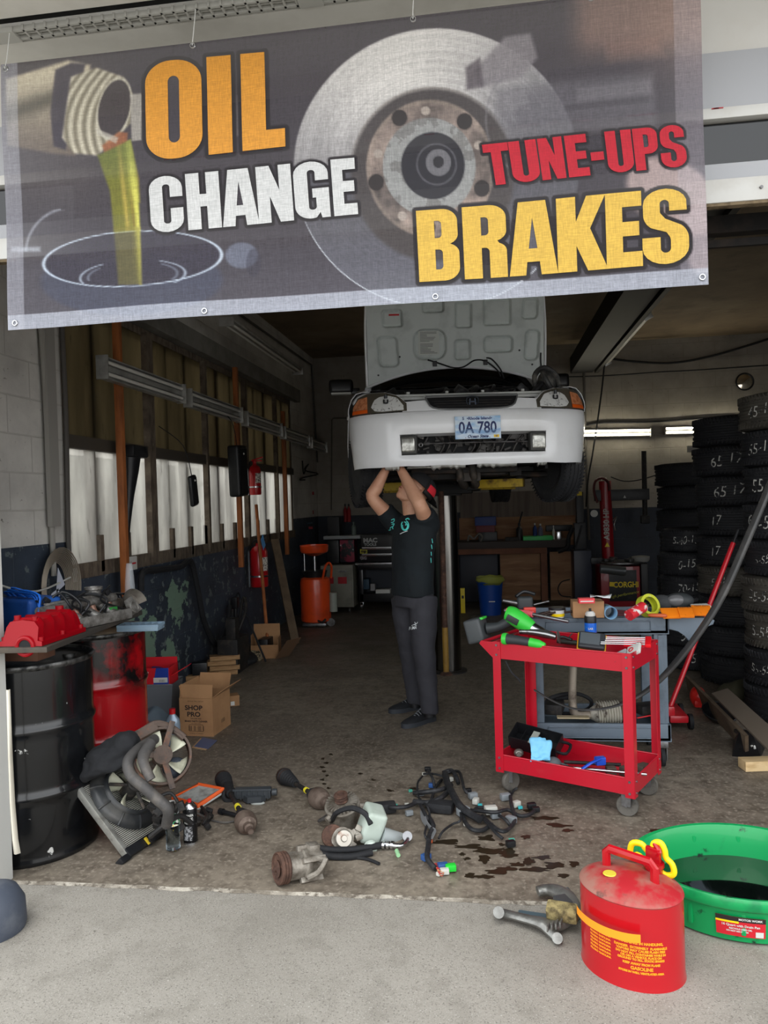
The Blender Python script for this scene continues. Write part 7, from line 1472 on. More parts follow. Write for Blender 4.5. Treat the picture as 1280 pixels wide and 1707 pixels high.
MB().lathe([(.001, 0), (.031, 0), (.032, .005), (.032, .065)], n=28).build('can_base', mat('silver_band', (170, 176, 186), .3, .5), r)
MB().lathe([(.032, .0), (.0325, .01), (.0325, .125), (.032, .13)], n=28, cap=False).build('blue_label', mat('blue_can_print', (18, 96, 200), .35, layers=[((60, 150, 230), 18, .5, .6), ((200, 90, 160), 12, .66, .7)]), r); MB().lathe([(.0328, .13), (.033, .160), (.030, .167), (.001, .168)], n=28).build('black_shoulder', black_pl, r)
MB().lathe([(.026, .167), (.027, .18), (.018, .192), (.001, .193)], n=24).build('white_dome', white_pl, r); MB().cyl((0, 0, .192), (0, 0, .208), .007).build('black_nozzle', black_pl, r)
ta = math.atan2(-c_.y, -c_.x)
for z, s_, t_ in ((.10, .015, 'LAB'), (.045, .015, 'PARTS'), (.03, .010, 'CLEANER')): text('print', t_, s_, white_pl, r, Matrix(), bold=.0004, fn=lambda v, z=z: V((math.cos(ta+v.x/.033)*.0334, math.sin(ta+v.x/.033)*.0334, z+v.y)))
c_ = G(990, 1082, .76); r = T('scan_tool', 'black scan tool with yellow edge tilted on the red cart in front of the can', 'tool', (c_.x-.01, c_.y, .80), rot=(.8, .1, -.15)); r.scale = (1.15,)*3
MB().box((0, 0, 0), (.115, .085, .028), bev=.010, seg=3).build('casing', mat('black_tool_case', (46, 48, 52), .45), r); MB().box((0, -.001, -.012), (.125, .093, .010), bev=.004).build('yellow_edge', mat('yellow_case_edge', (226, 168, 26), .5), r); MB().box((-.008, .004, .0145), (.085, .058, .002), bev=.001).build('screen', mat('grey_screen', (84, 90, 94), .25), r)
# wrench rack
c_ = G(1062, 1072, .80); r = T('wrench_set', 'steel wrenches in a bright red rack at the right of the red cart', 'wrench set', (c_.x-.03, c_.y+.02, .80), rot=(.25, 0, -.22))
b = MB(); b.box((.035, 0, 0), (.13, .085, .012), bev=.005); b.box((.085, 0, .006), (.03, .10, .02), bev=.006); b.build('rack', mat('bright_red_rack', (226, 24, 36), .35), r)
for k in range(5):
    y = -.040+k*.02; b = MB(); b.cyl((-.14, y, .006), (.09, y, .010), .0035, n=8); b.lathe([(.005, -.002), (.0085, 0), (.005, .002)], M=TR(.092, y, .012), n=12); b.build('wrench', chrome, r)
c_ = G(1048, 1086, .78); r = T('blister_pack', 'clear blister pack and white box propped in the front right corner of the red cart', 'package', (c_.x, c_.y, .775), rot=(.6, -.5, -.6))
MB().box((-.045, 0, 0), (.07, .05, .03), bev=.006).build('clear_pack', mat('cloudy_pack', (176, 180, 184), .2, layers=[((120, 122, 124), 18, .5, .6)]), r); MB().box((.03, .0, .0), (.07, .065, .018), bev=.003).build('white_box', white_pl, r); MB().torus((.02, -.0, .0105), .012, .0025, n=16).build('red_print', red_pl, r)
# bottom shelf of the red cart
c_ = G(888, 1245, .22); r = T('black_tray_box', 'black plastic tool box shell tilted in the left of the lower shelf', 'box', (c_.x+.02, c_.y+.06, .235), rot=(.42, .12, -.42))
b = MB(); w, d, h = .26, .12, .075
for c, s_ in (((0, 0, -h/2), (w, d, .004)), ((0, -d/2, 0), (w, .004, h)), ((0, d/2, 0), (w, .004, h)), ((-w/2, 0, 0), (.004, d, h)), ((w/2, 0, 0), (.004, d, h)), ((-.08, 0, -.02), (.004, d, h*.5))): b.box(c, s_)
b.tube([(w/2, -.04, .0), (w/2+.05, -.035, .0), (w/2+.05, .035, 0), (w/2, .04, 0)], .008, k=3); b.build('box_shell', black_pl, r); MB().box((.0, -.02, h/2), (.035, .09, .006)).build('tape', mat('grey_tape', (150, 156, 148), .6), r)
c_ = G(901, 1262, .21); b = MB(TR(c_.x, c_.y+.01, .235) @ RX(.9)); b.box((0, 0, 0), (.11, .11, .018), bev=.008, seg=3)
for i in range(4): b.box((-.04+.02*i, .055, .002), (.018, .03, .014), bev=.005)
ob = tag(b.build('blue_glove', mat('light_blue_nitrile', (120, 190, 226), .55)), 'light blue glove draped over the edge of the black box shell', 'glove'); remesh(ob, .004, 3); md = ob.modifiers.new('c', 'DISPLACE'); md.texture = tx3; md.strength = .06; md.texture_coords = 'LOCAL'
c_ = G(865, 1262, .19); b = MB(TR(c_.x, c_.y+.02, .205)); b.ball((0, 0, 0), (.026, .022, .022)); b.cyl((0, -.02, 0), (.0, -.03, 0), .012); tag(b.build('small_motor', mat('tin_grey', (130, 126, 120), .4, .7)), 'small round grey motor left of the blue glove', 'tool')
c_ = G(922, 1272, .18); b = MB(TR(c_.x, c_.y+.02, .165)); b.ball((0, 0, 0), (.045, .04, .04)); b.cyl((.04, 0, 0), (.075, -.01, -.01), .012); tag(b.build('rubber_boot_cap', mat('grey_rubber', (88, 92, 96), .6)), 'round grey rubber cap right of the blue glove', 'tool')
p0, p1 = G(955, 1280, .19), G(1078, 1291, .19); r = T('torque_wrench', 'long chrome torque wrench lying along the lower shelf', 'wrench', p0)
MB().cyl(p0, p1, .007).build('shaft', chrome, r, world=True); MB().cyl(p0.lerp(p1, .72), p0.lerp(p1, .92), .011).build('grip', steel, r, world=True)
b = MB(); b.tube([G(970, 1282, .20), G(985, 1272, .225), G(1000, 1265, .235)], .010, flat=.6); b.box(G(1000, 1268, .22), (.05, .035, .04), rot=RZ(.3), bev=.006); tag(b.build('blue_strap_wrench', mat('royal_blue_plastic', (30, 76, 190), .35)), 'royal blue strap wrench looped over the chrome torque wrench', 'wrench')
for px0, py0, px1, py1, lab in ((940, 1270, 1035, 1275, 'thin dark extension bar at the back of the lower shelf'), (930, 1276, 980, 1286, 'short black pry bar in the middle of the lower shelf')):
    tag(MB().cyl(G(px0, py0, .165), G(px1, py1, .165), .009).build('steel_bar', grime), lab, 'bar')
for px, py, s_, lab in ((1018, 1281, .05, 'left brown-grey brake pad on the lower shelf'), (1042, 1281, .05, 'right brown-grey brake pad on the lower shelf'), (1072, 1277, .07, 'dark grey casting in the right corner of the lower shelf')):
    c_ = G(px, py, .17); tag(MB(TR(c_.x, c_.y, .155) @ RZ(px)).box((0, 0, 0), (s_, s_*.8, .05), bev=.008).build('brake_pad', mat('brown_grey_iron', (92, 82, 74), .7, .3, bump=.2)), lab, 'engine part')
c_ = lc_(845, 1100, .70); cable('thin black lead with a plug hanging from the left end of the red cart', [G(843, 1102, .69), DP(852, 1120, 4.0), DP(862, 1130, 4.0), DP(868, 1137, 4.0)], .005, name='plug_lead'); b = MB(); b.ball((0, 0, 0), (.016, .016, .024)); 
# ------------------------------------------------------------------ grey service cart
gp = mat('grey_cart_plastic', (98, 110, 122), .5, layers=[((78, 88, 98), 6, .52, .7), ((60, 66, 72), 14, .64, .72)])
GX0, GX1, GY0, GY1 = .20, .975, 4.45, 4.90
r = T('grey_service_cart', 'grey plastic service cart behind the red cart, heaped with tools', 'tool cart', (GX0, GY0, 0)); w, d = GX1-GX0, GY1-GY0
def gtray(z0, z1, nm):
    b = MB(); b.box((w/2, d/2, z0+.01), (w, d, .02)); b.box((w/2, .012, (z0+z1)/2), (w, .024, z1-z0), bev=.006); b.box((w/2, d-.012, (z0+z1)/2), (w, .024, z1-z0), bev=.006); b.box((.012, d/2, (z0+z1)/2), (.024, d, z1-z0), bev=.006); b.box((w-.012, d/2, (z0+z1)/2), (.024, d, z1-z0), bev=.006)
    b.tube([(.10, -.004, z0+.02), (.10, -.004, z1-.02), (w-.10, -.004, z1-.02), (w-.10, -.004, z0+.02)], .004, k=1, closed=True); b.build(nm, gp, r, ang=30)
gtray(.755, .85, 'top_tray'); gtray(.15, .25, 'bottom_tray')
for x, y in ((.045, .035), (w-.045, .035), (.045, d-.035), (w-.045, d-.035)):
    b = MB(); b.box((x, y, .50), (.075, .05, .51), bev=.012); b.box((x, y-.02 if y < .1 else y+.02, .50), (.03, .02, .50), bev=.006); b.build('leg', gp, r)
    b = MB(); b.box((x, y, .13), (.06, .05, .04), bev=.006); b.box((x-.022, y, .085), (.006, .04, .09)); b.box((x+.022, y, .085), (.006, .04, .09)); cf = b.build('castor_fork', steel, r)
    MB().lathe([(.001, -.014), (.04, -.014), (.055, -.010), (.055, .010), (.04, .014), (.001, .014)], M=TR(x, y+.01, .055) @ RY(PI/2), n=28).build('wheel', black_rub, cf)
hp = [(0, .85), (.22, .845), (.245, .83), (.235, .805), (.19, .795), (.16, .78), (.145, .735), (.125, .715), (.10, .72), (.085, .75), (.05, .775), (0, .78)]
for y in (.0, d-.03): MB().prism([(w+x, z) for x, z in hp], y, y+.03, M=Matrix(((1, 0, 0, 0), (0, 0, 1, 0), (0, 1, 0, 0), (0, 0, 0, 1))), bev=.004).build('handle_bracket', gp, r)
MB().cyl((w+.20, 0, .825), (w+.20, d, .825), .018).build('push_bar', gp, r)
# on the grey cart
TOPZ = .85
def gt(px, py, z=.86): return G(px, py, z)
p0, p1, p2 = gt(845, 1018, .90), gt(888, 1024, .89), gt(948, 1036, .86)
r = T('breaker_bar', 'breaker bar with a coral pink grip sticking out of the grey cart', 'wrench', p0); MB().cyl(p0, p1, .017, .018).build('pink_grip', mat('coral_pink_grip', (238, 104, 112), .55), r, world=True); MB().cyl(p1, p2, .010).build('bar', steel, r, world=True); MB().cyl(p0+(p0-p1)*.08, p0, .012).build('end_cap', steel, r, world=True)
c_ = gt(880, 1020, .90); r = T('air_impact_gun', 'dark grey and red air gun lying at the left of the grey cart', 'power tool', (c_.x-.01, c_.y+.14, .90), .1)
MB().box((0, 0, .03), (.09, .06, .08), bev=.018, seg=3).build('gun_body', dkg, r); b = MB(); b.cyl((-.04, 0, .03), (-.13, -.01, .05), .014, .010); b.cyl((.05, 0, .02), (.14, .02, .035), .006); b.build('barrel', steel, r); MB().box((.02, -.04, -.005), (.07, .03, .035), bev=.008).build('red_trigger', mat('orange_red_plastic', (214, 60, 46), .4), r); MB().tube([(-.05, 0, .07), (0, .02, .095), (.06, 0, .08)], .010).build('hook', black_pl, r)
c_ = gt(930, 1030, .86); r = T('grease_tub', 'white and yellow grease tub with a black lid on the grey cart', 'tub', (c_.x, c_.y+.05, .855)); MB().lathe([(.001, 0), (.038, 0), (.045, .045)], n=28).build('tub_wall', white_pl, r); MB().lathe([(.0405, .008), (.043, .025)], n=28, cap=False).build('yellow_band', yl2, r); MB().lathe([(.048, .045), (.048, .058), (.001, .060)], n=28).build('lid', black_pl, r)
c_ = gt(903, 1032, .86); b = MB(); random.seed(51)
for i in range(6): b.cyl((c_.x-.08+i*.03, c_.y+.02*i, .87), (c_.x+.02+i*.03, c_.y+.04+.03*random.random(), .88+.02*random.random()), .006)
tag(b.build('loose_screwdrivers', mat('brown_black_tools', (60, 46, 40), .5, .4)), 'loose dark screwdrivers heaped between the pink grip and the tub', 'tool')
c_ = gt(981, 1030, .86); r = T('cardboard_carton', 'small brown carton standing on the grey service cart', 'carton', (c_.x, c_.y+.06, .86), 0.02); MB().box((0, 0, .046), (.17, .12, .092), bev=.002).build('carton_body', card, r)
c_ = gt(977, 1006, .95); r = T('red_white_box', 'small red and white box with a paper slip on the little carton', 'box', (c_.x, c_.y+.0, .953), .05); MB().box((0, 0, .014), (.085, .05, .028), bev=.002).build('box_body', mat('red_white_print', (214, 60, 66), .5), r); MB().box((.0, -.026, .012), (.07, .001, .006)).build('white_line', white_pl, r)
MB().sheet([[V((.02+.035*i, -.02+.01*math.sin(i*2), .032+.006*math.sin(i*1.7))) for i in range(4)], [V((.03+.04*i, .05, .036+.005*math.cos(i*2))) for i in range(4)]]).build('paper_slip', mat('white_paper', (222, 224, 226), .8), r, solid=.001)
c_ = gt(1017, 1030, .86); r = T('blue_cup', 'pale blue plastic tube section lying beside the little carton', 'tube', (c_.x, c_.y+.06, .886), 0); MB().lathe([(.034, -.06), (.034, .06)], n=28, cap=False, M=RZ(.1) @ RX(PI/2)).build('tube_wall', mat('pale_blue_plastic', (120, 160, 190), .45), r, solid=.004)
b = MB(); c_ = gt(1040, 1028, .86)
for i in range(4): b.cyl((c_.x-.03, c_.y+.03+.02*i, .865+.005*i), (c_.x+.07, c_.y+.02+.025*i, .87), .007)
tag(b.build('red_handled_pliers', mat('dark_red_tools', (90, 36, 40), .5)), 'dark red-handled pliers between the blue tube and the red can', 'tool')
p0, p1 = gt(1048, 1026, .885), gt(1078, 1008, .93); r = T('red_aerosol_can', 'red and white aerosol can lying tilted on the grey cart', 'spray can', p0); MB().cyl(p0, p0.lerp(p1, .8), .030, n=24).build('can_body', mat('red_white_can', (206, 44, 54), .35, layers=[((226, 220, 216), 22, .54, .6)]), r, world=True); MB().cyl(p0.lerp(p1, .8), p1, .026, .012, n=24).build('shoulder', chrome, r, world=True)
c_ = gt(1083, 1016, .90); r = T('tape_roll', 'yellow-green reflective roll standing on edge behind the red aerosol can', 'roll', c_); MB(TR(c_.x, c_.y+.05, .915) @ RZ(.5) @ RX(1.2)).lathe([(.045, -.025), (.062, -.025), (.062, .025), (.045, .025)], n=30, cap=False).build('roll', mat('lime_tape', (190, 196, 50), .45, layers=[((206, 206, 200), 8, .56, .6)]), r, world=True); 
c_ = gt(1108, 1012, .90); b = MB(); b.ball((c_.x, c_.y+.08, .915), (.07, .05, .045), n=24, m=14); ob = tag(b.build('black_cap_cloth', mat('charcoal_cloth', (56, 58, 60), .85, bump=.3)), 'crumpled charcoal cloth behind the orange packets', 'cloth')
c_ = gt(1136, 1008, .91); r = T('safety_goggles', 'dark goggles resting on the clutter at the right of the grey cart', 'goggles', (c_.x, c_.y+.06, .925), .1)
MB().ball((0, 0, 0), (.085, .045, .045), n=28, m=16).build('goggle_frame', dkg, r); MB().ball((-.02, -.018, .004), (.055, .032, .035), n=24).build('goggle_lens', mat('smoked_lens', (96, 96, 98), .1), r); MB().tube([(.07, 0, 0), (.11, .03, .0), (.10, .07, -.01)], .012).build('strap', black_pl, r)
org_ = mat('orange_packet', (240, 128, 24), .45, layers=[((30, 26, 26), 22, .60, .63), ((240, 200, 170), 16, .66, .7)])
for i, (x0, x1, y, lab) in enumerate(((1104, 1135, 1024, 'plain orange packet at the left of the packets on the grey cart'), (1133, 1158, 1024, 'middle orange packet with dark print on the grey cart'), (1155, 1188, 1022, 'rightmost orange and black packet over the cart handle'))):
    a, c2 = gt(x0, y, .875), gt(x1, y-2, .885); mid = (a+c2)/2; L = (c2-a).length; b = MB(TR(mid.x, mid.y+.03, .878+.004*i) @ RZ(.08-.1*i) @ RX(.55)); b.box((0, 0, 0), (L, .08, .014), bev=.004); ob = tag(b.build('orange_packet', org_ if i else mat('plain_orange', (242, 130, 20), .5)), lab, 'packet')
    if i: text('print', 'HEAVY DUTY', .012, black_pl, ob, TR(0, -.0, .052) @ RZ(.08-.1*i) @ RX(.9) )
c_ = gt(1172, 1012, .90); tag(MB(TR(c_.x, c_.y+.05, .90) @ RZ(.3) @ RX(.2)).box((0, 0, 0), (.10, .05, .012), bev=.004).build('white_packet', white_pl), 'white packet behind the rightmost orange packet', 'packet')
tag(MB(TR(gt(1096, 1026, .87)) @ RZ(-.3) @ RY(PI/2)).lathe([(.006, -.05), (.011, -.03), (.011, .04), (.004, .05)], n=14).build('orange_driver', mat('dull_orange_handle', (196, 92, 50), .4)), 'small orange-handled driver left of the orange packets', 'tool')
# on its lower shelf
def ls(px, py, z=.27): return G(px, py, z)
r = T('catalytic_converter', 'ribbed whitish catalytic converter on the lower shelf of the grey cart', 'engine part', ls(1010, 1200)); p0, p1 = V((.50, 4.64, .325)), V((.83, 4.62, .325)); cp0 = ls(975, 1195, .31); cp1 = ls(1050, 1192, .31); cp0.y = cp1.y = 4.62; cp0 = AY(983, 1190, 4.62); cp1 = AY(1048, 1186, 4.62)
F = frame(cp1-cp0).to_4x4(); F.translation = cp0; L = (cp1-cp0).length; pr = [(.001, 0), (.03, .0), (.055, .04)]
for i in range(9): pr += [(.072, .045+i*(L*.6)/9), (.060, .055+i*(L*.6)/9)]
MB().lathe(pr+[(.05, L*.72), (.001, L*.72)], n=28, M=F).build('ribbed_shell', mat('white_scaled_shell', (188, 184, 172), .6, .2, layers=[((90, 80, 72), 14, .54, .62)]), r, world=True); MB().lathe([(.058, L*.68), (.060, L*.98), (.001, L*.98)], n=24, M=F).build('rusty_end', rust, r, world=True)
tag(MB().tube([AY(955, 1112, 4.66), AY(954, 1140, 4.64), AY(955, 1180, 4.62), AY(962, 1192, 4.6), AY(984, 1192, 4.60)], .024, n=12).build('exhaust_pipe', mat('whitish_pipe', (150, 140, 126), .6, .3, layers=[((92, 80, 70), 10, .5, .65)])), 'upright bent exhaust pipe on the lower shelf of the grey cart', 'pipe')
tag(MB().tube([AY(x, y, 4.66+.02*i) for i, (x, y) in enumerate(((905, 1190), (912, 1168), (935, 1158), (965, 1157), (985, 1168), (980, 1182), (950, 1190), (920, 1186), (910, 1176), (930, 1164), (960, 1164)))], .012).build('coiled_hose', black_rub), 'coiled black hose at the left of the lower grey shelf', 'hose')
b = MB(); 
for x, y, s_, lab in ((925, 1198, .09, 'dark greasy casting at the left of the lower grey shelf'), (1078, 1192, .08, 'dark greasy casting at the right of the lower grey shelf')): c = AY(x, y, 4.60); tag(MB().box((c.x, c.y, .275+s_*.3), (s_*1.6, .10, s_*.7), rot=RZ(x), bev=.012).build('greasy_casting', grime), lab, 'engine part')
tag(MB().cyl(AY(1062, 1197, 4.50), AY(1098, 1190, 4.52), .004).build('red_rod', red_pl), 'thin red rod at the right of the lower grey shelf', 'rod')
tag(MB(TR(AY(955, 1203, 4.5).x, 4.50, .272)).box((0, 0, 0), (.18, .05, .006)).build('cream_card', mat('cream_card', (186, 172, 140), .7)), 'cream card strip at the front of the lower grey shelf', 'card')
# long black moulding slung across the carts
tag(MB().tube([DP(1300, 760, 3.95), DP(1282, 812, 3.95), DP(1245, 900, 3.97), (DP(1205, 990, 4.0)), DP(1165, 1055, 4.05), DP(1120, 1112, 4.12), DP(1080, 1150, 4.2), DP(1040, 1172, 4.25), DP(1000, 1182, 4.28), DP(960, 1182, 4.28), DP(925, 1170, 4.28), DP(890, 1150, 4.28)], [.014, .026, .028, .028, .026, .024, .018, .011, .008, .008, .008, .008], n=10, flat=.6).build('rubber_moulding', mat('dark_rubber_strip', (60, 60, 60), .45, layers=[((88, 86, 84), 8, .5, .7)])), 'long bent black rubber strip slanting across both carts from the right', 'strip')
# ------------------------------------------------------------------ tyres
def make_tyre_mesh():
    b = MB(); b.lathe(tyre_prof(.345, .235, .215, .008), n=96)
    for k in range(72):
        a = 2*PI*k/72
        for s_ in (-1, 1): b.box((math.cos(a)*.3425, math.sin(a)*.3425, s_*.083), (.012, .006, .045), rot=(RZ(a) @ RX(s_*.5)))
    for v in b.b.verts: v.co.z += .1175
    return b
tyre_mats = {'black': mat('black_tyre', (26, 27, 31), .72, layers=[((44, 44, 46), 6, .5, .72)], bump=.3, bs=60), 'brown': mat('dusty_tyre', (58, 55, 50), .8, layers=[((82, 78, 70), 5, .45, .7)], bump=.3, bs=60)}
tb = make_tyre_mesh().build('tyre', tyre_mats['black'], keep=True, ang=30); tme = tb.data; bpy.data.objects.remove(tb); tme2 = tme.copy(); tme2.materials[0] = tyre_mats['brown']
chalk = mat('white_chalk', (190, 190, 184), .9, layers=[((44, 44, 46), 32, .50, .56)])
def stack(cx_, cy_, R, H, n, z_top_labels, grp, where, jit=.02, seed=0, brown=(), zoff=0):
    random.seed(seed)
    ordw = ['bottom', 'second', 'third', 'fourth', 'fifth', 'sixth', 'seventh', 'eighth', 'ninth', 'tenth']
    for k in range(n):
        o = bpy.data.objects.new('tyre', tme2 if k in brown else tme); COL.objects.link(o)
        x, y = cx_+random.uniform(-jit, jit), cy_+random.uniform(-jit, jit); o.location = (x, y, zoff+k*H); o.scale = (R/.345, R/.345, H/.235); o.rotation_euler = (0, 0, random.random()*6)
        wd = ordw[k]+' tyre up' if 0 < k < n-1 else ('bottom tyre' if k == 0 else 'top tyre')
        tl = z_top_labels.get(k)
        tag(o, f'{"dusty brown-grey" if k in brown else "black"} tyre, {wd} in {where}'+(f', chalked {tl[0]}' if tl else ''), 'tyre', grp)
        if tl:
            a0 = math.atan2(-y, -x)+tl[1]-o.rotation_euler.z
            text('chalk_writing', tl[0], tl[2]/ (R/.345), chalk, o, Matrix(), bold=-.0008, sx=.9, shear=.15, fn=lambda v: V((math.cos(a0+v.x/.345)*.3465, math.sin(a0+v.x/.345)*.3465, .1175+v.y+.012*math.sin(v.x*23)+.004*math.sin(v.x*90))))
gtall = 'tyres stacked along the right side'
cA, cB, cC, cD = (2.06, 5.50), (2.02, 6.56), (2.04, 8.1), (1.76, 7.15)
stack(cA[0], cA[1], .345, .243, 9, {8: ('45-19', -.62, .10), 7: ('55-19', -.66, .10), 6: ('55-17', -.60, .12), 5: ('65-55-17', -.52, .12), 4: ('5-55-19', -.60, .075), 3: ('55-55-19', -.55, .09), 2: ('5-55-19', -.60, .10), 1: ('55-55-20', -.62, .08)}, None, 'the nearest stack', .014, 1, brown=(8, 3, 2), zoff=.0)
stack(cB[0], cB[1], .34, .238, 9, {8: ('6', .15, .13), 7: ('65 17', -.25, .12), 6: ('65 17', -.25, .12), 5: ('17', -.62, .11), 4: ('17', -.60, .10), 3: ('55-17', -.50, .08)}, None, 'the second stack back', .02, 2, brown=(3,))
stack(cC[0], cC[1], .34, .23, 8, {}, None, 'the farthest stack, beside the tyre changer', .02, 3)
stack(cD[0]+.02, cD[1], .26, .205, 6, {5: ('5-40-15', -.25, .08), 4: ('0-15', -.15, .09), 3: ('70-15', -.1, .09), 1: ('5', -.3, .12), 0: ('15', -.1, .10)}, None, 'the low stack of small tyres', .015, 4)
# ------------------------------------------------------------------ floor jack and oddments on the right
p0, p1 = DP(1222, 905, 5.25), DP(1128, 1150, 5.05); p1 = p1+(p1-p0)*((p1.z-.13)/(p0.z-p1.z))
r = T('floor_jack', 'red floor jack with a long red handle standing by the tyres', 'floor jack', (p1.x, p1.y, 0)); jr = mat('jack_red', (186, 22, 36), .35, coat=.3)
MB().cyl(p0, p1, .016, n=14).build('handle', jr, r, world=True); MB().cyl(p0, p0+(p0-p1).normalized()*.10, .012, n=12).build('handle_grip', black_pl, r, world=True); g_ = G(1150, 1165)
b = MB(); b.box((p1.x+.05, p1.y+.12, .075), (.12, .34, .05), bev=.015); b.box((p1.x+.0, p1.y, .12), (.06, .07, .07), bev=.015); b.build('jack_frame', jr, r, world=True)
for x, y in ((-.03, .0), (.13, .0), (-.03, .26), (.13, .26)): MB().cyl((p1.x+x-.012, p1.y+y, .05), (p1.x+x+.012, p1.y+y, .05), .05, n=20).build('wheel', black_rub, r, world=True)
c_ = G(1166, 1180); b = MB(TR(c_.x, c_.y+.04, .0)); b.ball((0, 0, .07), (.055, .07, .075), n=24, m=14); b.box((.01, -.03, .03), (.10, .07, .05), bev=.015); tag(b.build('red_lamp_housing', mat('orange_red_lens', (226, 40, 34), .3)), 'red tail-lamp housing on the floor by the jack', 'lamp')
def plank_px(pts, z0, z1, m, name, lab, cat):
    b = MB(); P = [V(p) for p in pts]; b.prism([(p.x, p.y) for p in P], z0, z1, bev=.003); return tag(b.build(name, m), lab, cat)
brd = mat('weathered_brown_board', (112, 96, 78), .85, layers=[((84, 70, 56), 5, .45, .68)])
def leanboard(a, b_, c2, t, m, nm, lab, cat):
    a, b_, c2 = V(a), V(b_), V(c2); x = (b_-a); y = c2-a; n = x.cross(y).normalized()*t; bb = MB(); q = [a, b_, b_+y, a+y]; bb.rings([[p for p in q], [p+n for p in q]]); return tag(bb.build(nm, m, smooth=False), lab, cat)
leanboard(G(1150, 1148, .02), G(1248, 1252, .05), G(1147, 1126, .16), .02, brd, 'board', 'brown board on edge behind the red lamp housing', 'board')
leanboard(G(1188, 1160, .20), G(1290, 1262, .22), G(1215, 1152, .24), .02, mat('grey_brown_trim', (104, 94, 82), .7), 'trim_panel', 'long grey-brown trim panel lying slanted over the black parts', 'panel')
c_ = G(1204, 1212); r = T('mirror_shell', 'black curved mirror shell lying under the slanted trim panel', 'car part', (c_.x, c_.y+.06, .07), rot=(.7, .2, -.5)); MB().lathe([(.001, -.05), (.05, -.045), (.085, -.02), (.10, .02), (.10, .03)], n=30, ex=1.1, ey=.7, cap=False).build('shell', black_pl, r, solid=.006)
q = [G(1220, 1261), G(1268, 1263), G(1280, 1235), G(1222, 1230)]; tpx = G(1237, 1222, .17); tp2 = G(1252, 1224, .16)
r = T('black_plastic_duct', 'black wedge-shaped plastic duct box on the floor near the pale timber', 'car part', q[0])
b = MB(); b.rings([[q[0], q[1], q[2], q[3]], [tpx+V((-.02, 0, 0)), tpx+V((.055, 0, 0)), tp2+V((.07, .07, 0)), tpx+V((-.02, .08, 0))]]); b.build('duct_body', black_pl, r, world=True, smooth=False); b = MB(); b.tube([G(1252, 1244, .08), G(1256, 1240, .09), G(1258, 1248, .07)], .006); b.build('white_clip', white_pl, r, world=True)
c_ = G(1268, 1287); tag(MB(TR(c_.x+.03, c_.y+.05, .03) @ RZ(.15)).box((0, 0, 0), (.24, .09, .055), bev=.004).build('pine_block', mat('fresh_pine', (216, 188, 142), .7, layers=[((186, 152, 104), 5, .5, .7)], stretch=(1, 6, 4))), 'pale pine block on the floor at the right edge', 'timber')
b = MB(); c_ = G(1235, 1180); b.ball((c_.x, c_.y+.1, .08), (.14, .10, .08), n=24, m=14).jitter(.04, 8); tag(b.build('olive_rag', mat('olive_cloth', (60, 58, 42), .9)), 'olive green rag behind the slanted trim panel', 'rag')
# ================================================================== BACK OF THE WORKSHOP
DW = 11.2
def PB(px, py, Y): return AY(px, py, Y)
# tyre changer
YC = 10.9; c0 = AY(1040, 1010, YC); r = T('tyre_changer', 'red tyre changing machine with a tall column at the back wall', 'tyre changer', (c0.x, YC, 0))
mr_ = mat('machine_red', (150, 14, 28), .35, coat=.3); 
def W_box(b, x0, y0, x1, y1, Ya, dep, bev=.01):
    a, c = AY(x0, y0, Ya), AY(x1, y1, Ya); b.box(((a.x+c.x)/2, Ya+dep/2, (a.z+c.z)/2), (abs(c.x-a.x), dep, abs(a.z-c.z)), bev=bev); return b
b = MB(); W_box(b, 1001, 945, 1068, 1013, 10.7, .55); b.build('base_cabinet', mr_, r, world=True)
b = MB(); W_box(b, 1015, 951, 1062, 1002, 10.685, .02, .002); sg = b.build('sign_panel', black_pl, r, world=True)
a = AY(1042, 975, 10.67); yt = mat('yellow_lettering', (236, 206, 40), .5); text('brand_text', 'CORGHI', .105, yt, sg, TR(a+V((.01, 0, 0))) @ RX(PI/2), bold=.003, sx=.82, world=True); a = AY(1040, 991, 10.67); text('brand_text', 'high performance', .055, mat('lime_lettering', (196, 196, 70), .5), sg, TR(a) @ RX(PI/2) @ RZ(.18), shear=.35, world=True); a = AY(1020, 974, 10.665); MB().box(a, (.065, .004, .06), rot=RY(.1), bev=.001).build('logo_patch', yt, sg, world=True)
b = MB(); b.lathe([(.001, 0), (.30, 0), (.30, .02), (.10, .03), (.001, .03)], n=40, M=TR(AY(1035, 938, 10.95))); b.build('turntable', steel, r, world=True)
b = MB()
for k in range(4): a_ = k*PI/2+.4; c = AY(1035, 936, 10.95); b.box(c+V((math.cos(a_)*.2, math.sin(a_)*.2, .03)), (.14, .07, .04), rot=RZ(a_), bev=.01)
b.build('clamp_jaw', steel, r, world=True); b = MB(); b.cyl(AY(1000, 948, 10.6), AY(1042, 952, 10.6), .06); b.build('air_cylinder', mat('grey_cylinder', (110, 114, 116), .4, .5), r, world=True)
b = MB(); a, c = AY(1014, 938, 11.25), AY(1008, 802, 11.25); b.tube([a, c], .085, k=1, n=20); b.build('column', mr_, r, world=True, ang=60)
a = AY(1011, 874, 11.13); text('model_text', 'A9830 HP', .105, mat('pale_lettering', (186, 182, 176), .5), r, TR(a) @ RX(PI/2) @ RZ(-PI/2) @ RY(0) if False else TR(a) @ RX(PI/2) @ RZ(PI/2), bold=.003, world=True); a = AY(1012, 908, 11.13); MB().prism([(-.035, -.03), (.035, -.03), (0, .035)], 0, .004, M=TR(a) @ RX(PI/2)).build('warning_triangle', yt, r, world=True)
b = MB(); W_box(b, 992, 817, 1083, 833, 11.2, .16); b.build('swing_arm', black_pl, r, world=True); a = AY(1041, 828, 11.18); MB().prism([(-.02, -.018), (.02, -.018), (0, .02)], 0, .003, M=TR(a) @ RX(PI/2)).build('warning_triangle', white_pl, r, world=True)
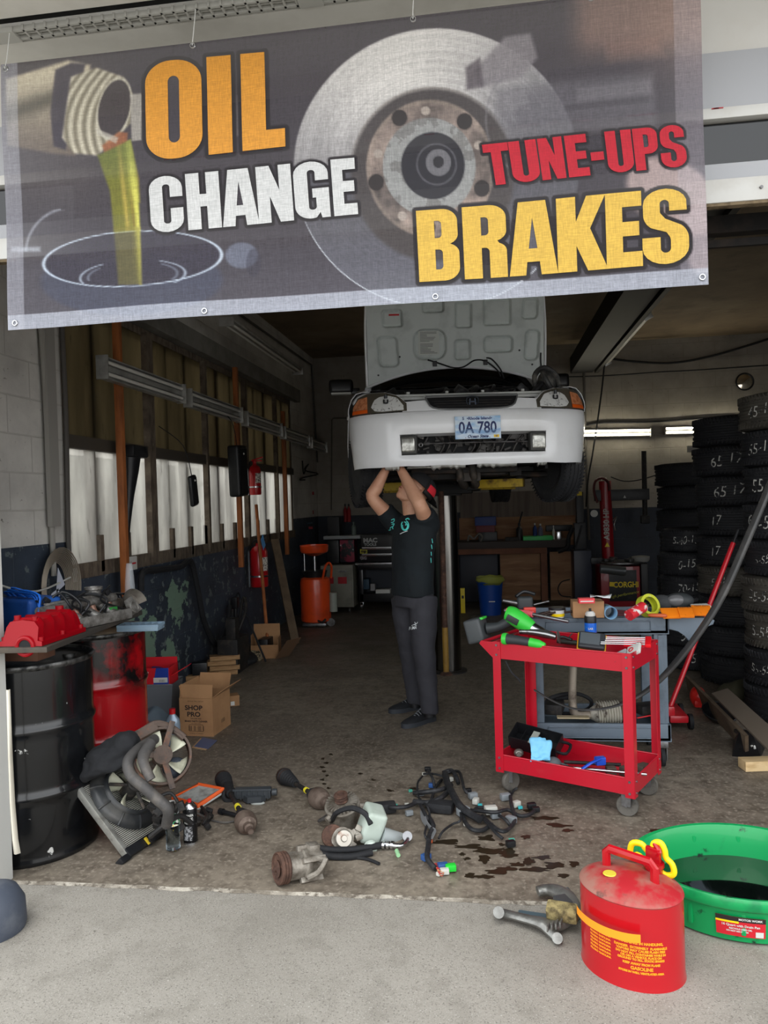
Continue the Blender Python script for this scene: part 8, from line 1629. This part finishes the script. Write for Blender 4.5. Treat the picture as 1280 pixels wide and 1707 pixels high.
b = MB(); a, c = AY(1073, 752, 11.28), AY(1075, 860, 11.28); b.cyl(a, c, .035); b.box(c+V((0, 0, -.05)), (.12, .1, .12), bev=.02); b.build('mounting_head', grime, r, world=True); MB().lathe([(.001, 0), (.045, 0), (.03, .04)], M=TR(AY(1007, 801, 11.25)), n=20).build('white_cap', white_pl, r, world=True)
b = MB(); b.tube([AY(x, y, 11.15) for x, y in ((996, 838), (990, 820), (992, 803), (1003, 797), (1014, 804), (1016, 818))], .018); b.build('air_hose', mat('red_brown_hose', (84, 36, 36), .5), r, world=True); b = MB(); b.lathe([(.001, 0), (.05, 0), (.05, .03), (.001, .035)], M=TR(AY(990, 856, 11.2)) @ RX(PI/2), n=24); b.build('pressure_gauge', white_pl, r, world=True)
b = MB(); b.tube([AY(x, y, 11.15) for x, y in ((1022, 868), (1028, 862), (1024, 874), (1026, 884))], .012); b.build('tyre_lever', chrome, r, world=True); b = MB(); b.lathe([(.10, 0), (.12, .03), (.12, .07), (.06, .08), (.001, .08)], M=TR(AY(1068, 936, 10.9)), n=28); b.build('lid_disc', mat('pale_grey_lid', (150, 150, 146), .5), r, world=True)
W_box(MB(), 985, 930, 1005, 940, 10.9, .1).build('side_housing', black_pl, r, world=True); W_box(MB(), 1068, 940, 1082, 1010, 10.9, .3).build('side_housing', black_pl, r, world=True)
# black machine between bench and changer
r = T('wheel_balancer', 'dark blue-black wheel machine between the workbench and the tyre changer', 'machine', (AY(968, 1008, 11.1).x, 11.1, 0)); dn = mat('dark_navy_machine', (18, 28, 50), .4)
b = MB(); W_box(b, 956, 918, 988, 1008, 10.95, .4); b.build('cabinet', dn, r, world=True); b = MB(); W_box(b, 960, 820, 975, 920, 11.3, .12); W_box(b, 957, 872, 978, 920, 11.2, .15); b.build('mast', black_pl, r, world=True); b = MB(); W_box(b, 961, 820, 970, 826, 11.28, .01, 0); b.build('yellow_plate', yt, r, world=True)
b = MB(); b.tube([AY(x, y, 11.1) for x, y in ((955, 880), (948, 895), (946, 912), (930, 920))], .03); b.cyl(AY(958, 918, 11.1), AY(970, 876, 11.1), .012); b.build('arm', black_pl, r, world=True)
# workbench and boards
ply = mat('plywood_sheet', (150, 112, 80), .7, layers=[((122, 86, 60), 1.6, .42, .6), ((170, 130, 96), 3, .55, .7)], stretch=(.6, 1, 4)); fir = mat('brown_bench_timber', (122, 78, 56), .7, layers=[((92, 58, 42), 3, .45, .65)])
r = T('workbench', 'wooden workbench with plywood panels against the back wall', 'workbench', (AY(870, 1005, 11.3).x, 11.3, 0))
b = MB(); W_box(b, 735, 905, 950, 912, 11.15, .75, .004); b.build('bench_top', mat('dark_bench_top', (52, 42, 38), .6), r, world=True); b = MB(); W_box(b, 735, 912, 912, 922, 11.17, .05, .003); b.build('apron', fir, r, world=True)
for x0, x1 in ((901, 914), (740, 750)): b = MB(); W_box(b, x0, 922, x1, 1006, 11.18, .09, .003); b.build('leg', fir, r, world=True)
for x0, x1, nm in ((833, 902, 'front_panel'), (916, 957, 'front_panel')): b = MB(); W_box(b, x0, 920, x1, 1000, 11.32, .02, 0); b.build(nm, ply, r, world=True)
b = MB(); W_box(b, 765, 864, 960, 908, 11.86, .02, 0); tag(b.build('plywood_backboard', ply), 'plywood backboard on the wall behind the workbench', 'board'); b = MB(); W_box(b, 766, 822, 960, 864, 11.88, .015, 0); tag(b.build('grey_backboard', mat('greyed_panelling', (116, 104, 94), .7, layers=[((96, 86, 78), 2, .45, .6)], stretch=(6, 1, .4))), 'grey wood panelling above the plywood behind the bench', 'board')
def small(name, x0, y0, x1, y1, Y, dep, m, lab, cat, bev=.01): b = MB(); W_box(b, x0, y0, x1, y1, Y, dep, bev); return tag(b.build(name, m), lab, cat)
nb = mat('navy_blue_case', (22, 52, 120), .45); small('blue_tool_case', 791, 862, 827, 876, 11.4, .25, nb, 'blue tool case on top of the pile on the workbench', 'case'); small('red_tool_case', 793, 876, 825, 887, 11.4, .25, mat('dull_red_case', (104, 22, 30), .5), 'dull red case under the blue case on the workbench', 'case'); small('black_tool_case', 797, 887, 829, 905, 11.4, .25, black_pl, 'black case at the bottom of the pile on the workbench', 'case')
def bottle(px, y0, y1, wpx, Y, m, lab, capm=None, cat='bottle', name='bench_bottle'):
    a, c = AY(px, y1, Y), AY(px, y0, Y); h = c.z-a.z; rr_ = abs(AY(px+wpx/2, y1, Y).x-a.x); r = T(name, lab, cat, a); MB().lathe([(.001, 0), (rr_, 0), (rr_, h*.62), (rr_*.8, h*.72), (rr_*.35, h*.8), (rr_*.35, h*.86)], n=20).build('bottle_body', m, r); MB().cyl((0, 0, h*.86), (0, 0, h), rr_*.4).build('cap', capm or m, r); return r
r_ = bottle(866, 872, 901, 11, 11.4, black_pl, 'black oil bottle with a tilted spout on the workbench'); MB().tube([(0, 0, .25), (.02, 0, .32), (.05, 0, .42)], .012).build('spout', black_pl, r_)
bottle(892, 872, 896, 7, 11.5, nb, 'dark blue spray can on the workbench', white_pl, 'spray can', 'bench_spray_can'); bottle(901, 873, 896, 8, 11.45, mat('grey_violet_can', (84, 84, 110), .4), 'violet-grey spray can beside the dark blue one', white_pl, 'spray can', 'bench_spray_can'); bottle(923, 876, 900, 4, 11.4, white_pl, 'slim white bottle at the right of the green tray')
small('green_tray', 872, 895, 922, 901, 11.25, .3, mat('vivid_green_tray', (40, 190, 90), .4), 'vivid green long tray on the workbench', 'tray', .004); small('dark_clamp', 842, 896, 866, 902, 11.3, .1, grime, 'low dark clamp left of the green tray', 'clamp'); small('black_shelf_box', 910, 876, 955, 885, 11.73, .125, black_pl, 'black rail box above the green tray', 'box'); small('chrome_vise', 928, 886, 936, 902, 11.3, .1, chrome, 'small chrome vise at the bench end', 'vise')
b = MB(); b.tube([AY(x, y, 11.3) for x, y in ((780, 902), (782, 893), (790, 898), (798, 890), (804, 895), (800, 903))], .015); tag(b.build('cable_tangle', mat('grey_wire2', (120, 116, 110), .5)), 'tangle of grey cable on the left of the workbench', 'cable')
b = MB(); b.tube([AY(x, y, 11.30) for x, y in ((950, 966), (936, 970), (930, 982), (936, 993), (952, 995))], .008); tag(b.build('wire_loop', black_rub), 'thin wire loop hanging on the right bench panel', 'cable')
# bucket
c_ = G(818, 1024); r = T('blue_bucket', 'blue bucket lined with a yellow-green bag under the workbench', 'bucket', c_); MB().lathe([(.001, .0), (.135, 0), (.165, .42), (.175, .43), (.175, .45)], n=32, cap=False).build('bucket_wall', mat('bucket_blue', (14, 66, 150), .45), r, solid=.005); b = MB(); b.lathe([(.16, .40), (.19, .455), (.178, .50), (.13, .47)], n=32, cap=False).jitter(.02, 9); b.build('bag_liner', mat('lime_bag', (150, 156, 70), .5), r, solid=.004); MB().box((.02, -.158, .19), (.08, .004, .012)).build('white_label', white_pl, r)
c_ = G(772, 1022); b = MB(TR(c_.x, c_.y, .0)); b.box((0, 0, .17), (.06, .03, .34), bev=.004); ob = tag(b.build('spirit_level', mat('level_yellow', (224, 200, 36), .5)), 'yellow spirit level standing on end behind the lift post', 'level'); MB().box((0, -.016, .22), (.03, .004, .04)).build('vial_window', black_pl, ob)
small('dark_cabinet', 766, 925, 832, 1003, 11.5, .4, mat('deep_navy_cabinet', (16, 22, 38), .5), 'dark navy cabinet under the left of the workbench', 'cabinet')
# ------------------------------------------------------------------ left back corner
c_ = G(522, 1047); c_ = V((c_.x, c_.y+.19, 0)); r = T('waste_oil_drain', 'orange waste-oil tank on wheels with a raised orange bowl', 'oil drain', c_); om = mat('tank_orange', (226, 78, 30), .35, layers=[((190, 62, 26), 4, .5, .7)], coat=.3)
MB().lathe([(.001, .05), (.15, .05), (.185, .07), (.19, .10), (.19, .55), (.18, .60), (.12, .63), (.05, .645), (.001, .645)], n=40).build('tank', om, r)
b = MB(); b.box((.0, .0, .03), (.30, .28, .04), bev=.01); b.cyl((.2, -.06, .05), (.2, -.03, .05), .05); b.build('wheel_base', steel, r); MB().lathe([(.001, .88), (.06, .89), (.165, .93), (.175, .95), (.182, 1.02), (.176, 1.025), (.170, .955), (.05, .905), (.001, .90)], n=36, cap=False).build('bowl', om, r)
b = MB(); b.cyl((0, 0, .64), (0, 0, .89), .018); b.cyl((-.14, .03, .60), (-.14, .03, .95), .010); b.build('bowl_stem', chrome, r); MB().tube([(.12, -.10, .60), (.16, -.12, .75), (.20, -.08, .80), (.22, -.02, .74), (.20, .02, .60)], .014).build('loop_handle', om, r); MB().tube([(.06, -.17, .09), (.12, -.20, .07), (.16, -.18, .11)], .014).build('drain_valve', grime, r)
b = MB(); b.lathe([(.14, .62), (.16, .70), (.14, .70)], n=24); b.build('dark_collar', black_pl, r); MB().cyl((.23, -.02, .18), (.23, -.02, .42), .05).build('grey_bottle', mat('milky_bottle', (150, 156, 146), .4), r)
r = T('metal_cabinet', 'old pale metal cabinet with two red stickers beside the orange tank', 'cabinet', (AY(562, 1018, 10.9).x, 10.9, 0)); cm = mat('dirty_pale_enamel', (128, 126, 114), .5, layers=[((96, 92, 80), 4, .48, .68)])
b = MB(); W_box(b, 534, 943, 590, 1012, 10.6, .4, .006); b.build('cabinet_body', cm, r, world=True); b = MB(); W_box(b, 538, 948, 587, 1008, 10.585, .02, .004); dr = b.build('door', cm, r, world=True); b = MB(); W_box(b, 564, 951, 577, 954, 10.57, .02, .002); b.build('handle', steel, dr, world=True)
for x0, x1 in ((547, 556), (563, 578)): b = MB(); W_box(b, x0, 962, x1, 973, 10.578, .008, 0); b.build('red_sticker', mat('deep_red_sticker', (160, 16, 30), .5), dr, world=True)
MB().cyl((AY(583, 1016, 10.7).x, 10.65, .03), (AY(583, 1016, 10.7).x+.02, 10.65, .03), .03).build('castor', steel, r, world=True)
# boxes above the cabinet
small('battery_charger', 566, 900, 591, 937, 10.75, .25, mat('magenta_print_box', (130, 30, 56), .5, layers=[((24, 24, 30), 9, .48, .52), ((190, 190, 190), 14, .66, .68)]), 'dark box with crimson print standing on the pale cabinet', 'box'); small('black_machine_box', 544, 900, 566, 940, 10.8, .3, black_pl, 'black box left of the crimson-printed box', 'box', .03)
small('small_shelf', 539, 894, 600, 898, 10.7, .3, mat('pale_shelf', (140, 144, 146), .4), 'thin pale wall shelf above the cabinet', 'shelf', .002); bottle(590, 870, 893, 8, 10.85, mat('grey_green_bottle', (84, 96, 92), .4), 'grey-green bottle on the thin wall shelf'); small('dark_spray_rack', 545, 862, 566, 893, 10.85, .2, mat('very_dark_rack', (18, 18, 22), .5), 'dark rack of small things on the left of the wall shelf', 'rack')
# tool chest
r = T('tool_chest', 'black roller tool chest with silver drawer trims behind the person', 'tool chest', (AY(655, 1012, 10.9).x, 10.9, 0)); bk = mat('satin_black_chest', (24, 25, 28), .3, coat=.2)
b = MB(); W_box(b, 601, 892, 722, 935, 10.75, .45, .01); b.build('top_chest', bk, r, world=True); b = MB(); W_box(b, 596, 942, 722, 948, 10.7, .5, .004); W_box(b, 598, 948, 606, 1004, 10.75, .4, .004); W_box(b, 700, 948, 722, 1004, 10.75, .4, .004); W_box(b, 600, 990, 722, 1002, 10.75, .4, .004); b.build('cabinet_frame', bk, r, world=True); b = MB(); W_box(b, 604, 948, 705, 992, 11.05, .03, 0); b.build('back_panel', mat('chest_navy_back', (16, 26, 40), .5), r, world=True)
for y in (912.5, 923.5, 939): b = MB(); W_box(b, 603 if y < 930 else 592, y, 722, y+1.6, 10.73, .03, .002); b.build('drawer_trim', chrome, r, world=True)
a = AY(617, 901, 10.735); text('brand_text', 'MAC', .085, mat('silver_lettering', (170, 172, 172), .4), r, TR(a) @ RX(PI/2), bold=.004, sx=1.1, world=True); a = AY(617, 908, 10.735); text('brand_text', 'TOOLS', .05, MATS['silver_lettering'], r, TR(a) @ RX(PI/2), bold=.002, sx=1.1, world=True)
b = MB(); W_box(b, 600, 915.5, 612, 922.5, 10.735, .01, 0); st = b.build('yellow_sticker', mat('olive_yellow_sticker', (190, 180, 40), .5), r, world=True); a = AY(606, 919, 10.725); text('sticker_text', 'mp', .06, ink, st, TR(a) @ RX(PI/2), bold=.003, world=True); b = MB(); W_box(b, 600, 927, 611, 933, 10.735, .01, 0); b.build('grey_sticker', mat('grey_pink_sticker', (150, 140, 146), .5, layers=[((50, 50, 54), 60, .5, .52)]), r, world=True)
for x in (604, 712): a = AY(x, 1010, 10.85); b = MB(); b.cyl((a.x-.015, 10.85, .06), (a.x+.015, 10.85, .06), .06, n=20); b.box((a.x, 10.85, .10), (.05, .06, .08), bev=.008); b.build('castor', chrome, r, world=True)
small('blue_cloth_bag', 604, 965, 616, 983, 10.8, .2, mat('slate_blue_bag', (44, 70, 88), .6), 'slate-blue bag inside the open bay of the tool chest', 'bag', .03); small('white_spray_box', 617, 973, 625, 985, 10.75, .1, mat('grey_print_box', (140, 140, 142), .5), 'small pale printed box inside the open bay of the tool chest', 'box'); small('white_flat_box', 626, 983, 650, 989, 10.72, .2, white_pl, 'flat white box in the open bay of the tool chest', 'box', .003)
# wall bits above the orange tank, left of the back corner
small('red_wall_switch', 500, 812, 510, 826, 11.5, .08, mat('dim_red_box', (150, 20, 30), .5), 'dim red switch box on the wall near the far window end', 'box', .004); small('red_wall_tag', 514, 820, 523, 825, 11.6, .03, MATS['dim_red_box'], 'small red tag right of the dim red switch box', 'tag', .002)
bottle(505, 846, 872, 6, 11.3, nb, 'blue spray can on the little glass shelf in the corner', white_pl, 'spray can', 'shelf_spray_can'); bottle(512, 841, 862, 5, 11.6, mat('blue_white_can', (40, 60, 160), .4), 'blue and white spray can behind the other one on the corner shelf', white_pl, 'spray can', 'shelf_spray_can'); small('red_wall_tag', 516, 851, 522, 857, 11.6, .04, MATS['dim_red_box'], 'small red tag right of the two corner spray cans', 'tag', .002)
small('corner_shelf', 494, 872, 512, 874, 11.2, .35, mat('blue_green_shelf', (60, 96, 110), .4), 'little blue-green shelf in the back left corner', 'shelf', .001); small('red_caliper', 505, 878, 521, 882, 11.3, .03, MATS['dim_red_box'], 'thin red tool hung below the corner shelf', 'tool', .002)
b = MB(); b.tube([AX(x, y, LX+.05) for x, y in ((504, 768), (506, 790), (510, 780), (514, 774), (508, 784), (530, 790), (506, 796), (500, 800), (508, 800))], .010); b.tube([AY(x, y, 11.6) for x, y in ((468, 640), (485, 690), (505, 745), (508, 780))], .006, k=3); tag(b.build('wire_hanks', black_rub), 'loose wires and loops hung on the wall by the far window end', 'cable')
for x, lab in ((576, 'red bottle jack left of the pair on the back wall behind the tyre'), (582, 'red and white cylinder right of the pair on the back wall')): bottle(x, 840, 870, 6, 11.9, MATS['dim_red_box'] if x == 576 else mat('red_white_cyl', (170, 40, 44), .5), lab, black_pl, 'cylinder', 'red_cylinder')
c_ = AY(1116, 757, 8.0); tag(MB(TR(AY(1160, 748, 11.8))).box((0, 0, 0), (.25, .02, .10), bev=.003).build('pale_wall_plate', mat('pale_plate', (150, 148, 142), .5)), 'pale plate on the back wall under the farther lit tube', 'plate')
# repeats of one kind share a group
for o in list(S.objects):
    if o.parent is None and 'label' in o and 'group' not in o:
        for k, g in (('tyre', 'tyres stacked along the right side'), ('wall_strip_light', 'twin tube lights on the walls'), ('timber_prop', 'timber props against the window wall'), ('timber_offcut', 'timber offcuts stacked by the left wall'), ('orange_packet', 'orange packets on the grey cart'), ('brake_pad', 'brake parts on the lower red shelf'), ('oil_stain', 'oil stains on the slab'), ('drive_axle', 'drive axles on the floor'), ('steel_drum', 'steel drums by the doorway'), ('fire_extinguisher', 'fire extinguishers by the window'), ('radiator_hose', 'hoses on the radiator'), ('bench_spray_can', 'spray cans on the workbench'), ('shelf_spray_can', 'spray cans on the corner shelf'), ('steel_bar', 'bars on the lower red shelf'), ('red_cylinder', 'red cylinders on the back wall'), ('red_wall_tag', 'red tags on the wall'), ('wood_block', 'blocks under the dark board')):
            if o.name.split('.')[0] == k: o['group'] = g
